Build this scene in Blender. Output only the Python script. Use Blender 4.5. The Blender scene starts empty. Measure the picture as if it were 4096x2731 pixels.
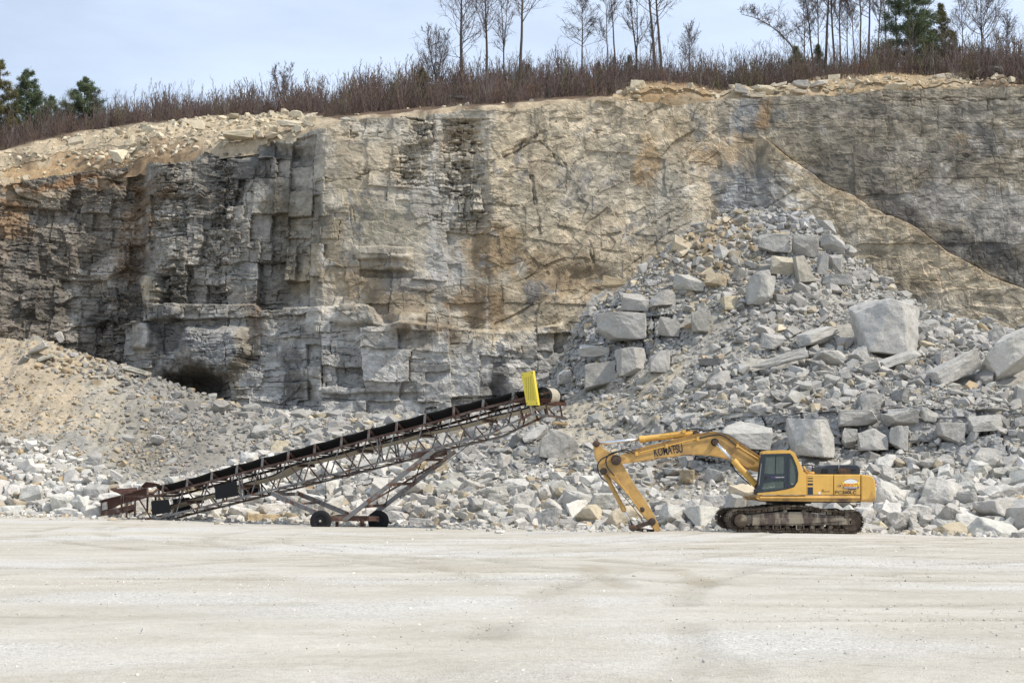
import bpy, bmesh, math, random
import numpy as np
from mathutils import Vector, Matrix, Euler

# ---------------------------------------------------------------- camera, sky, sun
SC = bpy.context.scene
COL = SC.collection
R = math.radians
FPX, UC, VC, CAMH = 5689.0, 2048.0, 1365.5, 1.8      # focal length and centre in photo pixels
PITCH = math.atan((1925.0 - VC) / FPX)
cam_d = bpy.data.cameras.new('camera'); cam = bpy.data.objects.new('camera', cam_d); COL.objects.link(cam)
cam_d.sensor_width = 36.0; cam_d.lens = 50.0; cam_d.clip_start = 0.1; cam_d.clip_end = 3000
cam.location = (0, 0, CAMH); cam.rotation_euler = (R(90) + PITCH, 0, 0)
SC.camera = cam

SUN_EL, SUN_AZ = R(50), R(-24)      # azimuth from +X, negative = a little on the camera's side
SUNV = Vector((math.cos(SUN_EL) * math.cos(SUN_AZ), math.cos(SUN_EL) * math.sin(SUN_AZ), math.sin(SUN_EL)))
world = bpy.data.worlds.new('World'); SC.world = world; world.use_nodes = True
wn = world.node_tree.nodes; wl = world.node_tree.links
bg = wn['Background']
sky = wn.new('ShaderNodeTexSky'); sky.sky_type = 'NISHITA'; sky.sun_disc = False
sky.sun_elevation = SUN_EL; sky.sun_rotation = math.atan2(SUNV.x, SUNV.y)
sky.air_density = 1.0; sky.dust_density = 1.6; sky.ozone_density = 1.0; sky.altitude = 200
tcw = wn.new('ShaderNodeTexCoord')
mpw = wn.new('ShaderNodeMapping'); mpw.inputs['Scale'].default_value = (1.2, 1.2, 4.0)
nzw = wn.new('ShaderNodeTexNoise'); nzw.inputs['Scale'].default_value = 1.7; nzw.inputs['Detail'].default_value = 7; nzw.inputs['Roughness'].default_value = 0.55
rpw = wn.new('ShaderNodeValToRGB')
rpw.color_ramp.elements[0].position = 0.36; rpw.color_ramp.elements[0].color = (0.50, 0.50, 0.50, 1)
rpw.color_ramp.elements[1].position = 0.72; rpw.color_ramp.elements[1].color = (0.88, 0.88, 0.88, 1)
mxw = wn.new('ShaderNodeMix'); mxw.data_type = 'RGBA'
mxw.inputs['B'].default_value = (12.4, 14.4, 17.6, 1)     # thin high cloud
wl.new(tcw.outputs['Generated'], mpw.inputs['Vector']); wl.new(mpw.outputs[0], nzw.inputs['Vector'])
wl.new(nzw.outputs['Fac'], rpw.inputs['Fac']); wl.new(rpw.outputs['Color'], mxw.inputs['Factor'])
wl.new(sky.outputs['Color'], mxw.inputs['A']); wl.new(mxw.outputs['Result'], bg.inputs['Color'])
bg.inputs['Strength'].default_value = 0.095
sun_d = bpy.data.lights.new('sun', 'SUN'); sun = bpy.data.objects.new('sun', sun_d); COL.objects.link(sun)
sun_d.energy = 4.8; sun_d.angle = R(0.8); sun_d.color = (1.0, 0.92, 0.80)
sun.rotation_euler = SUNV.to_track_quat('Z', 'Y').to_euler()
SC.view_settings.view_transform = 'Standard'; SC.view_settings.look = 'None'
SC.view_settings.exposure = -0.16; SC.view_settings.gamma = 1.0; SC.view_settings.use_curve_mapping = False

# ---------------------------------------------------------------- helpers
CP, SP = math.cos(PITCH), math.sin(PITCH)
def P(u, v, Y):
    """point of the place seen at photo pixel (u, v) standing Y metres away (used for measuring)"""
    a = (u - UC) / FPX; b = (VC - v) / FPX
    dy = CP - b * SP; dz = SP + b * CP
    t = Y / dy
    return a * t, Y + 0 * t, CAMH + dz * t
def PV(u, v, Y): return Vector(P(u, v, Y))
def PROJ(x, y, z):
    zz = z - CAMH
    d = y * CP + zz * SP; h = -y * SP + zz * CP
    return UC + FPX * x / d, VC - FPX * h / d
rng = np.random.default_rng(7)
rnd = random.Random(11)

def hsh(ix, iy, seed):
    a = (ix.astype(np.int64) * 374761393 + iy.astype(np.int64) * 668265263 + seed * 1274126177) & 0xFFFFFFFF
    a = ((a ^ (a >> 13)) * 1274126177) & 0xFFFFFFFF
    a = ((a ^ (a >> 16)) * 2246822519) & 0xFFFFFFFF
    a = a ^ (a >> 15)
    return (a & 0xFFFFFF) / float(0x1000000)
def vnoise(x, y, seed=0):
    xi = np.floor(x); yi = np.floor(y); fx = x - xi; fy = y - yi
    fx = fx * fx * fx * (fx * (fx * 6 - 15) + 10); fy = fy * fy * fy * (fy * (fy * 6 - 15) + 10)
    xi = xi.astype(np.int64); yi = yi.astype(np.int64)
    a = hsh(xi, yi, seed); b = hsh(xi + 1, yi, seed); c = hsh(xi, yi + 1, seed); d = hsh(xi + 1, yi + 1, seed)
    return (a + (b - a) * fx) * (1 - fy) + (c + (d - c) * fx) * fy
def fbm(x, y, octv=4, seed=0, gain=0.5):
    s = 0; amp = 1; tot = 0
    for o in range(octv):
        s = s + amp * (vnoise(x * 2 ** o + 17.3 * o, y * 2 ** o - 9.1 * o, seed + o) - 0.5); tot += amp; amp *= gain
    return s / tot * 2
def worley(x, y, seed=0, jit=0.9):
    xi = np.floor(x).astype(np.int64); yi = np.floor(y).astype(np.int64)
    f1 = np.full(x.shape, 9.0); f2 = np.full(x.shape, 9.0)
    dx1 = np.zeros(x.shape); dy1 = np.zeros(x.shape); ax = np.zeros(x.shape, np.int64); ay = np.zeros(x.shape, np.int64)
    for i in (-1, 0, 1):
        for j in (-1, 0, 1):
            cx = xi + i; cy = yi + j
            px = cx + 0.5 + jit * (hsh(cx, cy, seed) - 0.5); py = cy + 0.5 + jit * (hsh(cx, cy, seed + 101) - 0.5)
            dx = x - px; dy = y - py; d = np.sqrt(dx * dx + dy * dy)
            m = d < f1
            f2 = np.where(m, f1, np.minimum(f2, d)); f1 = np.where(m, d, f1)
            dx1 = np.where(m, dx, dx1); dy1 = np.where(m, dy, dy1); ax = np.where(m, cx, ax); ay = np.where(m, cy, ay)
    return f1, f2, dx1, dy1, hsh(ax, ay, seed + 7), hsh(ax, ay, seed + 8), hsh(ax, ay, seed + 9)
def sstep(a, b, x):
    t = np.clip((x - a) / (b - a), 0, 1); return t * t * (3 - 2 * t)

def mesh_np(name, V, F, cols=None, smooth=False):
    """mesh from numpy arrays; F an (n,3) or (n,4) array or a list of them"""
    Fs = F if isinstance(F, list) else [F]
    me = bpy.data.meshes.new(name)
    me.vertices.add(len(V)); me.vertices.foreach_set('co', np.asarray(V, np.float32).ravel())
    nl = sum(f.size for f in Fs); npol = sum(len(f) for f in Fs)
    me.loops.add(nl); me.polygons.add(npol)
    me.loops.foreach_set('vertex_index', np.concatenate([f.ravel() for f in Fs]).astype(np.int32))
    tot = np.concatenate([np.full(len(f), f.shape[1]) for f in Fs]); st = np.concatenate([[0], np.cumsum(tot)[:-1]])
    me.polygons.foreach_set('loop_start', st.astype(np.int32)); me.polygons.foreach_set('loop_total', tot.astype(np.int32))
    me.polygons.foreach_set('use_smooth', np.full(npol, smooth))
    if cols is not None:
        at = me.color_attributes.new('Col', 'FLOAT_COLOR', 'POINT')
        c = np.ones((len(V), 4), np.float32); c[:, :3] = cols
        at.data.foreach_set('color', c.ravel())
    me.update(calc_edges=True); me.validate()
    return me
def grid_faces(nr, nc):
    i = np.arange(nr - 1)[:, None] * nc + np.arange(nc - 1)[None, :]
    return np.stack([i, i + 1, i + nc + 1, i + nc], -1).reshape(-1, 4)
def link(name, me, mat=None, parent=None):
    o = bpy.data.objects.new(name, me); COL.objects.link(o)
    if mat is not None:
        if len(me.materials) == 0: me.materials.append(mat)
    if parent is not None: o.parent = parent
    return o
def tag(o, label=None, cat=None, group=None, kind=None):
    if label: o['label'] = label
    if cat: o['category'] = cat
    if group: o['group'] = group
    if kind: o['kind'] = kind
    return o
def empty(name, loc):
    o = bpy.data.objects.new(name, None); COL.objects.link(o); o.location = loc; o.empty_display_size = 0.3
    return o

class MB:
    """collects boxes, bars, tubes and prisms in world space and links them as one mesh under a thing"""
    def __init__(s): s.bm = bmesh.new()
    def poly_prism(s, pts, off):
        """closed prism: outline pts (list of Vectors), extruded by vector off"""
        a = [s.bm.verts.new(p) for p in pts]; b = [s.bm.verts.new(Vector(p) + off) for p in pts]
        n = len(pts); s.bm.faces.new(a); s.bm.faces.new(b[::-1])
        for i in range(n): s.bm.faces.new((a[i], b[i], b[(i + 1) % n], a[(i + 1) % n]))
        return s
    def box(s, c, hx, hy, hz, M=None):
        c = Vector(c); vs = []
        for z in (-hz, hz):
            for x, y in ((-hx, -hy), (hx, -hy), (hx, hy), (-hx, hy)):
                p = Vector((x, y, z)); p = M @ p if M else p
                vs.append(s.bm.verts.new(c + p))
        for f in ((0, 3, 2, 1), (4, 5, 6, 7), (0, 1, 5, 4), (1, 2, 6, 5), (2, 3, 7, 6), (3, 0, 4, 7)):
            s.bm.faces.new([vs[i] for i in f])
        return s
    def bar(s, p, q, w, h, up=Vector((0, 0, 1))):
        p = Vector(p); q = Vector(q); d = (q - p); L = d.length; d.normalize()
        sd = d.cross(up)
        if sd.length < 1e-4: sd = d.cross(Vector((0, 1, 0)))
        sd.normalize(); u = sd.cross(d)
        M = Matrix((sd, d, u)).transposed()
        return s.box((p + q) / 2, w / 2, L / 2, h / 2, M)
    def angle(s, p, q, w, t=0.012, up=Vector((0, 0, 1)), flip=1):
        """L-profile"""
        p = Vector(p); q = Vector(q); d = (q - p).normalized(); sd = d.cross(up).normalized(); u = sd.cross(d)
        s.bar(p + u * (w / 2 - t / 2), q + u * (w / 2 - t / 2), w, t, up)
        s.bar(p + sd * flip * (w / 2 - t / 2) - u * t * .5, q + sd * flip * (w / 2 - t / 2) - u * t * .5, t, w - t, up)
        return s
    def tube(s, pts, r, n=10, cap=True):
        pts = [Vector(p) for p in pts]; rs = r if isinstance(r, (list, tuple)) else [r] * len(pts)
        rings = []; ref = None
        for i, p in enumerate(pts):
            a = pts[max(i - 1, 0)]; b = pts[min(i + 1, len(pts) - 1)]
            d = (b - a)
            if d.length < 1e-6: d = (pts[-1] - pts[0])
            d.normalize()
            if ref is None:
                ref = Vector((0, 0, 1)) if abs(d.z) < .9 else Vector((0, 1, 0))
            sd = d.cross(ref); 
            if sd.length < 1e-4: ref = Vector((1, 0, 0)); sd = d.cross(ref)
            sd.normalize(); up = sd.cross(d).normalized(); ref = up
            rings.append([s.bm.verts.new(p + (sd * math.cos(2 * math.pi * k / n) + up * math.sin(2 * math.pi * k / n)) * rs[i]) for k in range(n)])
        for i in range(len(rings) - 1):
            for k in range(n):
                f = s.bm.faces.new((rings[i][k], rings[i][(k + 1) % n], rings[i + 1][(k + 1) % n], rings[i + 1][k])); f.smooth = n > 5
        if cap:
            s.bm.faces.new(rings[0][::-1]); s.bm.faces.new(rings[-1])
        return s
    def disc_y(s, c, r, depth, n=28, prof=None):
        """turned part with its axis along a direction (default +Y): prof = list of (radius, offset)"""
        return s.turn(c, Vector((0, 1, 0)), prof or [(r, 0), (r, depth)], n)
    def turn(s, c, ax, prof, n=28):
        c = Vector(c); ax = Vector(ax).normalized()
        e1 = ax.cross(Vector((0, 0, 1)))
        if e1.length < 1e-4: e1 = Vector((1, 0, 0))
        e1.normalize(); e2 = ax.cross(e1)
        rings = []
        for r, o in prof:
            rings.append([s.bm.verts.new(c + ax * o + (e1 * math.cos(2 * math.pi * k / n) + e2 * math.sin(2 * math.pi * k / n)) * max(r, 1e-3)) for k in range(n)])
        for i in range(len(rings) - 1):
            for k in range(n):
                s.bm.faces.new((rings[i][k], rings[i][(k + 1) % n], rings[i + 1][(k + 1) % n], rings[i + 1][k]))
        s.bm.faces.new(rings[0][::-1]); s.bm.faces.new(rings[-1])
        return s
    def build(s, name, mat, parent, bevel=0.0, segs=2):
        bm = s.bm
        bmesh.ops.recalc_face_normals(bm, faces=bm.faces[:])
        if bevel:
            ed = [e for e in bm.edges if len(e.link_faces) == 2 and e.calc_face_angle(0) > 0.5]
            bmesh.ops.bevel(bm, geom=ed, offset=bevel, segments=segs, profile=0.6, affect='EDGES', clamp_overlap=True)
        if parent is not None:
            top = parent
            off = Vector((0, 0, 0))
            while top is not None: off += top.location; top = top.parent
            bmesh.ops.translate(bm, verts=bm.verts[:], vec=-off)
        me = bpy.data.meshes.new(name); bm.to_mesh(me); bm.free()
        return link(name, me, mat, parent)

# ---------------------------------------------------------------- materials
def new_mat(name):
    m = bpy.data.materials.new(name); m.use_nodes = True
    return m, m.node_tree.nodes, m.node_tree.links, m.node_tree.nodes['Principled BSDF']
def N(ns, t, **kw):
    n = ns.new(t)
    for k, v in kw.items(): setattr(n, k, v)
    return n
def noise_node(ns, ls, scale, detail=6, rough=0.55, vec=None, sc3=None):
    n = N(ns, 'ShaderNodeTexNoise'); n.inputs['Scale'].default_value = scale; n.inputs['Detail'].default_value = detail; n.inputs['Roughness'].default_value = rough
    if vec is not None:
        if sc3:
            mp = N(ns, 'ShaderNodeMapping'); mp.inputs['Scale'].default_value = sc3; ls.new(vec, mp.inputs['Vector']); vec = mp.outputs[0]
        ls.new(vec, n.inputs['Vector'])
    return n
def ramp(ns, ls, src, stops):
    r = N(ns, 'ShaderNodeValToRGB'); e = r.color_ramp.elements
    e[0].position, e[0].color = stops[0][0], (*stops[0][1], 1); e[1].position, e[1].color = stops[-1][0], (*stops[-1][1], 1)
    for p, c in stops[1:-1]:
        x = e.new(p); x.color = (*c, 1)
    ls.new(src, r.inputs['Fac']); return r
def mixc(ns, ls, a, b, fac, blend='MIX'):
    m = N(ns, 'ShaderNodeMix', data_type='RGBA', blend_type=blend)
    for k, v in (('A', a), ('B', b)):
        if isinstance(v, tuple): m.inputs[k].default_value = (*v, 1)
        else: ls.new(v, m.inputs[k])
    if isinstance(fac, float): m.inputs['Factor'].default_value = fac
    else: ls.new(fac, m.inputs['Factor'])
    return m.outputs['Result']
def bump(ns, ls, h, strength, dist, bsdf, prev=None):
    b = N(ns, 'ShaderNodeBump'); b.inputs['Strength'].default_value = strength; b.inputs['Distance'].default_value = dist
    ls.new(h, b.inputs['Height'])
    if prev is not None: ls.new(prev, b.inputs['Normal'])
    if bsdf is not None: ls.new(b.outputs[0], bsdf.inputs['Normal'])
    return b.outputs[0]

def rock_mat(name, src, sc=1.0, var=0.35, bs=0.5):
    """stone: colour from a colour attribute ('attr') or the object's own colour ('obj'), broken up by noise"""
    m, ns, ls, b = new_mat(name)
    if src == 'attr':
        a = N(ns, 'ShaderNodeAttribute'); a.attribute_name = 'Col'; col = a.outputs['Color']
        vec = N(ns, 'ShaderNodeNewGeometry').outputs['Position']
    else:
        oi = N(ns, 'ShaderNodeObjectInfo'); col = oi.outputs['Color']
        tc = N(ns, 'ShaderNodeTexCoord')
        ad = N(ns, 'ShaderNodeVectorMath', operation='ADD'); ls.new(tc.outputs['Object'], ad.inputs[0]); ls.new(oi.outputs['Location'], ad.inputs[1]); vec = ad.outputs[0]
    n1 = noise_node(ns, ls, 1.3 * sc, 8, 0.62, vec)
    n2 = noise_node(ns, ls, 9 * sc, 6, 0.65, vec)
    r1 = ramp(ns, ls, n1.outputs['Fac'], [(0.3, (1 - var, 1 - var, 1 - var * 1.05)), (0.7, (1 + var * .55, 1 + var * .52, 1 + var * .5))])
    r2 = ramp(ns, ls, n2.outputs['Fac'], [(0.3, (0.78, 0.77, 0.75)), (0.55, (1, 1, 1)), (0.75, (1.2, 1.2, 1.2))])
    c = mixc(ns, ls, col, r1.outputs[0], 1.0, 'MULTIPLY'); c = mixc(ns, ls, c, r2.outputs[0], 0.8, 'MULTIPLY')
    ls.new(c, b.inputs['Base Color']); b.inputs['Roughness'].default_value = 0.9; b.inputs['Specular IOR Level'].default_value = 0.25
    p = bump(ns, ls, n1.outputs['Fac'], bs, 0.25 / sc, None)
    bump(ns, ls, n2.outputs['Fac'], bs, 0.05 / sc, b, p)
    return m
MAT = {}
MAT['cliff'] = rock_mat('cliff_rock', 'attr', 0.9, 0.32, 0.55)
MAT['rubble'] = rock_mat('rubble_rock', 'attr', 1.6, 0.22, 0.4)
MAT['dirt'] = rock_mat('quarry_dirt', 'attr', 2.4, 0.3, 0.8)
MAT['rock'] = rock_mat('loose_rock', 'obj', 1.4, 0.22, 0.45)

def simple_mat(name, col, rough=0.6, metal=0.0, spec=0.5, dirt=None, dscale=3.0, dlo=0.45, dhi=0.7, bs=0.0, sc3=None):
    m, ns, ls, b = new_mat(name)
    b.inputs['Roughness'].default_value = rough; b.inputs['Metallic'].default_value = metal; b.inputs['Specular IOR Level'].default_value = spec
    vec = N(ns, 'ShaderNodeNewGeometry').outputs['Position']
    n = noise_node(ns, ls, dscale, 8, 0.65, vec, sc3)
    n2 = noise_node(ns, ls, dscale * 5, 5, 0.6, vec)
    r2 = ramp(ns, ls, n2.outputs['Fac'], [(0.3, (0.86, 0.86, 0.86)), (0.7, (1.08, 1.08, 1.08))])
    c = mixc(ns, ls, col, r2.outputs[0], 1.0, 'MULTIPLY')
    if dirt:
        f = ramp(ns, ls, n.outputs['Fac'], [(dlo, (0, 0, 0)), (dhi, (1, 1, 1))])
        c = mixc(ns, ls, c, dirt, f.outputs[0])
    ls.new(c, b.inputs['Base Color'])
    if bs: bump(ns, ls, n2.outputs['Fac'], bs, 0.02, b)
    return m
# ---------------------------------------------------------------- the quarry floor
_gp = []
for u, v, d in ((3170, 2131, 50), (2950, 2126, 50), (3420, 2135, 50), (1400, 2107, 62), (1280, 2107, 61), (1520, 2107, 63.5), (560, 2077, 67), (700, 2081, 67), (150, 2063, 71), (-200, 2060, 72), (400, 2066, 70),
                (4096, 2147, 52.5), (3800, 2142, 52), (2500, 2119, 58), (2000, 2113, 61), (1000, 2092, 66)):
    x, y, z = P(u, v, d); _gp.append((x, y, z))
for x, y in ((-6, 20), (0, 25), (6, 20), (0, 10), (-11, 35), (11, 35), (0, 40), (-14, 45), (-30, 60), (40, 45)): _gp.append((x, y, 0.0))
_gp = np.array(_gp)
def gz(x, y):
    x = np.asarray(x, float); y = np.asarray(y, float); num = 0; den = 0
    for px, py, pz in _gp:
        w = 1 / ((x - px) ** 2 + (y - py) ** 2 + 2.5) ** 1.6
        num = num + w * pz; den = den + w
    return num / den
def gz_fine(x, y):
    z = gz(x, y)
    near = np.exp(-((np.abs(x) / 60) ** 4)) * (y < 90)
    yw = y + 1.1 * fbm(x * 0.06, y * 0.06, 3, 21)
    z = z + near * (0.016 * fbm(x * 0.07, yw * 1.6, 4, 5) + 0.03 * fbm(x * 0.1, y * 0.25, 3, 6) + 0.012 * fbm(x * 1.7, y * 1.7, 3, 8))
    return z
gx = np.concatenate([[-900, -400, -200, -100, -60], np.linspace(-42, 42, 640), [60, 100, 200, 400, 900]])
gy = np.concatenate([[-400, -100, -20], np.arange(0, 8, 1.0), np.geomspace(8, 76, 640), [90, 140, 300, 900, 1500]])
GX, GY = np.meshgrid(gx, gy)
GZ = gz_fine(GX, GY)
trk = np.zeros(GX.shape); dark = np.zeros(GX.shape); rr_ = random.Random(5)
def arc(cx, cy, r, w, s, gap=2.3):
    global trk, GZ
    d = np.hypot(GX - cx, GY - cy) + .25 * fbm(GX * .12, GY * .12, 2, 400); n_ = sstep(-.25, .25, fbm(GX * .35, GY * .35, 3, 401 + int(r * 7)))
    for q in (0, gap):
        k = np.exp(-((d - r - q) / w) ** 4) * n_ * s; e = np.exp(-((np.abs(d - r - q) - w * 1.15) / .12) ** 2) * n_ * s
        trk = np.maximum(trk, k); GZ = GZ - .022 * k + .016 * e
for a_ in ((-2, 62, 33, .30, 1), (-12, 75, 40, .3, .8), (14, 60, 30, .3, 1), (22, 52, 30, .28, .8), (-30, 20, 30, .3, .7), (5, 95, 52, .3, .9), (-5, 110, 70, .3, .7), (40, 15, 38, .32, .8), (30, 70, 46, .3, .7), (-25, 62, 34, .3, .8), (3, 84, 63, .3, .6), (9, 36, 7.5, .35, .9), (60, 90, 75, .3, .7), (-60, 80, 72, .3, .7)): arc(*a_)
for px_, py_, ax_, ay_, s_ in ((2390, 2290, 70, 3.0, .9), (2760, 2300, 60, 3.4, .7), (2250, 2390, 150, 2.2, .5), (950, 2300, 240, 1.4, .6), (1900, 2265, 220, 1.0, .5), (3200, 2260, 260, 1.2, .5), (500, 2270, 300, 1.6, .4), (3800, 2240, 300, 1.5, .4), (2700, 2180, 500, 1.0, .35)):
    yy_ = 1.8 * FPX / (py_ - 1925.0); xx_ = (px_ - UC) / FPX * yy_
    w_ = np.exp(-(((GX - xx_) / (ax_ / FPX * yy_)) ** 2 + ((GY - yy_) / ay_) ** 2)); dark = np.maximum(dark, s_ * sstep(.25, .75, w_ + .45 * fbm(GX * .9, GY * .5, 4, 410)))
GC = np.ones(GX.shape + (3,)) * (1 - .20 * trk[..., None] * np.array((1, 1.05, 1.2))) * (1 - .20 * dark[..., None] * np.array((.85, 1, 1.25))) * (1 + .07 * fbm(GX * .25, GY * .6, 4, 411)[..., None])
m, ns, ls, b = new_mat('quarry_floor')
vec = N(ns, 'ShaderNodeNewGeometry').outputs['Position']
nA = noise_node(ns, ls, 1.0, 8, 0.6, vec, (0.22, 0.34, 0.3)); nA.inputs['Distortion'].default_value = 1.6
nB = noise_node(ns, ls, 1.0, 9, 0.7, vec, (0.7, 1.3, 1)); nB.inputs['Distortion'].default_value = 1.5
nC = noise_node(ns, ls, 0.11, 4, 0.5, vec, (1, 1.6, 1))
nG = noise_node(ns, ls, 9.0, 8, 0.75, vec)
nV = N(ns, 'ShaderNodeTexVoronoi'); nV.inputs['Scale'].default_value = 16; ls.new(vec, nV.inputs['Vector'])
nV2 = N(ns, 'ShaderNodeTexVoronoi'); nV2.inputs['Scale'].default_value = 38; ls.new(vec, nV2.inputs['Vector'])
c = ramp(ns, ls, nA.outputs['Fac'], [(0.3, (0.44, 0.41, 0.348)), (0.47, (0.47, 0.44, 0.378)), (0.6, (0.515, 0.488, 0.43)), (0.75, (0.455, 0.425, 0.36))]).outputs[0]
fB = ramp(ns, ls, nB.outputs['Fac'], [(0.34, (0.82, 0.80, 0.77)), (0.45, (0.97, 0.96, 0.95)), (0.62, (1.06, 1.06, 1.06))])
c = mixc(ns, ls, c, fB.outputs[0], 0.5, 'MULTIPLY')
nD = noise_node(ns, ls, 1.0, 5, 0.6, vec, (0.14, 4.5, 1)); nD.inputs['Distortion'].default_value = 1.2; fD = ramp(ns, ls, nD.outputs['Fac'], [(0.36, (0.70, 0.675, 0.63)), (0.44, (0.98, 0.97, 0.955)), (0.6, (1.03, 1.03, 1.03))]); sx_ = N(ns, 'ShaderNodeSeparateXYZ'); ls.new(vec, sx_.inputs[0]); mr_ = N(ns, 'ShaderNodeMapRange'); mr_.inputs['From Min'].default_value = 22; mr_.inputs['From Max'].default_value = 38; mr_.inputs['To Max'].default_value = .8; ls.new(sx_.outputs['Y'], mr_.inputs['Value']); c = mixc(ns, ls, c, fD.outputs[0], mr_.outputs[0], 'MULTIPLY')
gmask = ramp(ns, ls, nC.outputs['Fac'], [(0.47, (0, 0, 0)), (0.6, (1, 1, 1))])
gcol = ramp(ns, ls, nV2.outputs['Color'], [(0.15, (0.36, 0.345, 0.32)), (0.5, (0.54, 0.525, 0.49)), (0.9, (0.70, 0.69, 0.66))])
mfac = N(ns, 'ShaderNodeMath', operation='MULTIPLY'); mfac.inputs[1].default_value = 0.75; ls.new(gmask.outputs[0], mfac.inputs[0])
c = mixc(ns, ls, c, gcol.outputs[0], mfac.outputs[0])
fG = ramp(ns, ls, nG.outputs['Fac'], [(0.28, (0.74, 0.72, 0.69)), (0.5, (1, 1, 1)), (0.72, (1.12, 1.12, 1.12))])
c = mixc(ns, ls, c, fG.outputs[0], 0.8, 'MULTIPLY')
ga = N(ns, 'ShaderNodeAttribute'); ga.attribute_name = 'Col'; c = mixc(ns, ls, c, ga.outputs['Color'], 1.0, 'MULTIPLY')
ls.new(c, b.inputs['Base Color']); b.inputs['Roughness'].default_value = 0.95; b.inputs['Specular IOR Level'].default_value = 0.15
p = bump(ns, ls, nB.outputs['Fac'], 0.5, 0.10, None); p = bump(ns, ls, nD.outputs['Fac'], 0.25, 0.05, None, p)
p = bump(ns, ls, nG.outputs['Fac'], 0.45, 0.05, None, p)
bump(ns, ls, nV2.outputs['Distance'], 0.35, 0.03, b, p)
MAT['floor'] = m
o = link('ground', mesh_np('ground', np.stack([GX, GY, GZ], -1).reshape(-1, 3), grid_faces(*GX.shape), GC.reshape(-1, 3), smooth=True), m)
tag(o, kind='structure')

# ---------------------------------------------------------------- colour patches of the stone
def patch(col, U, V, u0, v0, ru, rv, c, s, nz, hard=0.5):
    w = np.exp(-(((U - u0) / ru) ** 2 + ((V - v0) / rv) ** 2))
    w = sstep(0.5 - hard * .5, 0.5 + hard * .35, w + nz * 0.42) * s
    return col * (1 - w[..., None]) + np.array(c) * w[..., None]

# ---------------------------------------------------------------- the cliff
def itp(u, tab, k=1): return np.interp(u, [t[0] for t in tab], [t[k] for t in tab])
RIM = [(-300, 765), (0, 742), (150, 715), (300, 690), (450, 672), (600, 655), (760, 632), (800, 605), (1000, 585), (1150, 558), (1290, 508), (1360, 480), (1450, 468), (1700, 450), (1850, 438), (2000, 428), (2100, 432), (2200, 416), (2350, 402),
       (2480, 400), (2560, 412), (2700, 418), (2850, 405), (2950, 392), (3200, 385), (3480, 372), (3540, 362), (3700, 358), (3850, 352), (4096, 350), (4400, 350)]
YB = [(-300, 98), (0, 98.5), (200, 99.5), (420, 100), (560, 99.2), (600, 97.2), (680, 96.2), (850, 95.6), (900, 95.2), (1040, 94.3), (1180, 93.4), (1290, 92.0), (1480, 91.6), (1700, 91.2), (1900, 90.9), (1960, 90.6), (2300, 91.2), (2700, 91.8), (2950, 92.0),
      (3100, 91.7), (3400, 90.9), (3700, 90.0), (4096, 88.8), (4400, 87.8)]
LEDGE = [(-300, 2300), (480, 2300), (520, 1300), (600, 1290), (630, 1225), (1040, 1222), (1060, 1245), (1480, 1222), (1500, 1300), (1750, 1305), (2000, 1330), (2250, 1300), (2330, 1235), (2420, 1190), (2700, 1190), (2900, 1250), (3000, 2300), (4400, 2300)]
nu, nv = 1180, 400
uu = np.concatenate([[-1500, -1000, -600], np.linspace(-300, 4420, nu), [4750, 5200, 5800]]); nu = len(uu); tt = np.linspace(0, 1, nv)
rimv = itp(uu, RIM) + 7 * fbm(uu * .015, uu * 0, 4, 3) + 7 * (vnoise(np.floor(uu / 34 + 2 * vnoise(uu * .02, uu * 0, 8)), uu * 0, 4) - .5)
U = np.repeat(uu[None, :], nv, 0); V = rimv[None, :] + tt[:, None] * (1760 - rimv[None, :])
Yb = itp(uu, YB)[None, :] - 1.2 * (V - 1000) / 1000        # a slight batter
X0, _, Z0 = P(U, V, Yb)
xw = X0 + 0.5 * fbm(X0 * .35, Z0 * .35, 3, 31); zw = Z0 + 0.35 * fbm(X0 * .3 + 9, Z0 * .45, 3, 32) + 0.018 * X0
Uw = U + 70 * fbm(U * .006, V * .006, 4, 41); Vw = V + 50 * fbm(U * .006 + 50, V * .006, 4, 42)
def blocks(x, z, rh, cw, seed, tilt=0.5):
    zz = z / rh + 0.55 * vnoise(x / cw * .35, z / rh * .35, seed + 50) + .9 * vnoise(z / rh * .45, x / cw * .12, seed + 51); row = np.floor(zz); fz = zz - row
    wv = 0.45 + 1.7 * hsh(row, row * 0, seed) ** 1.5
    xx = x / (cw * wv) + 31.7 * hsh(row, row * 0, seed + 1); cl = np.floor(xx); fx = xx - cl
    h = hsh(row, cl, seed + 2); t1 = hsh(row, cl, seed + 3) - .5; t2 = hsh(row, cl, seed + 4) - .5
    e = np.minimum(np.minimum(fx, 1 - fx) * cw * wv, np.minimum(fz, 1 - fz) * rh)
    return (h - .5) + tilt * (t1 * (fx - .5) + t2 * (fz - .5)) * 2, e, h
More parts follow.
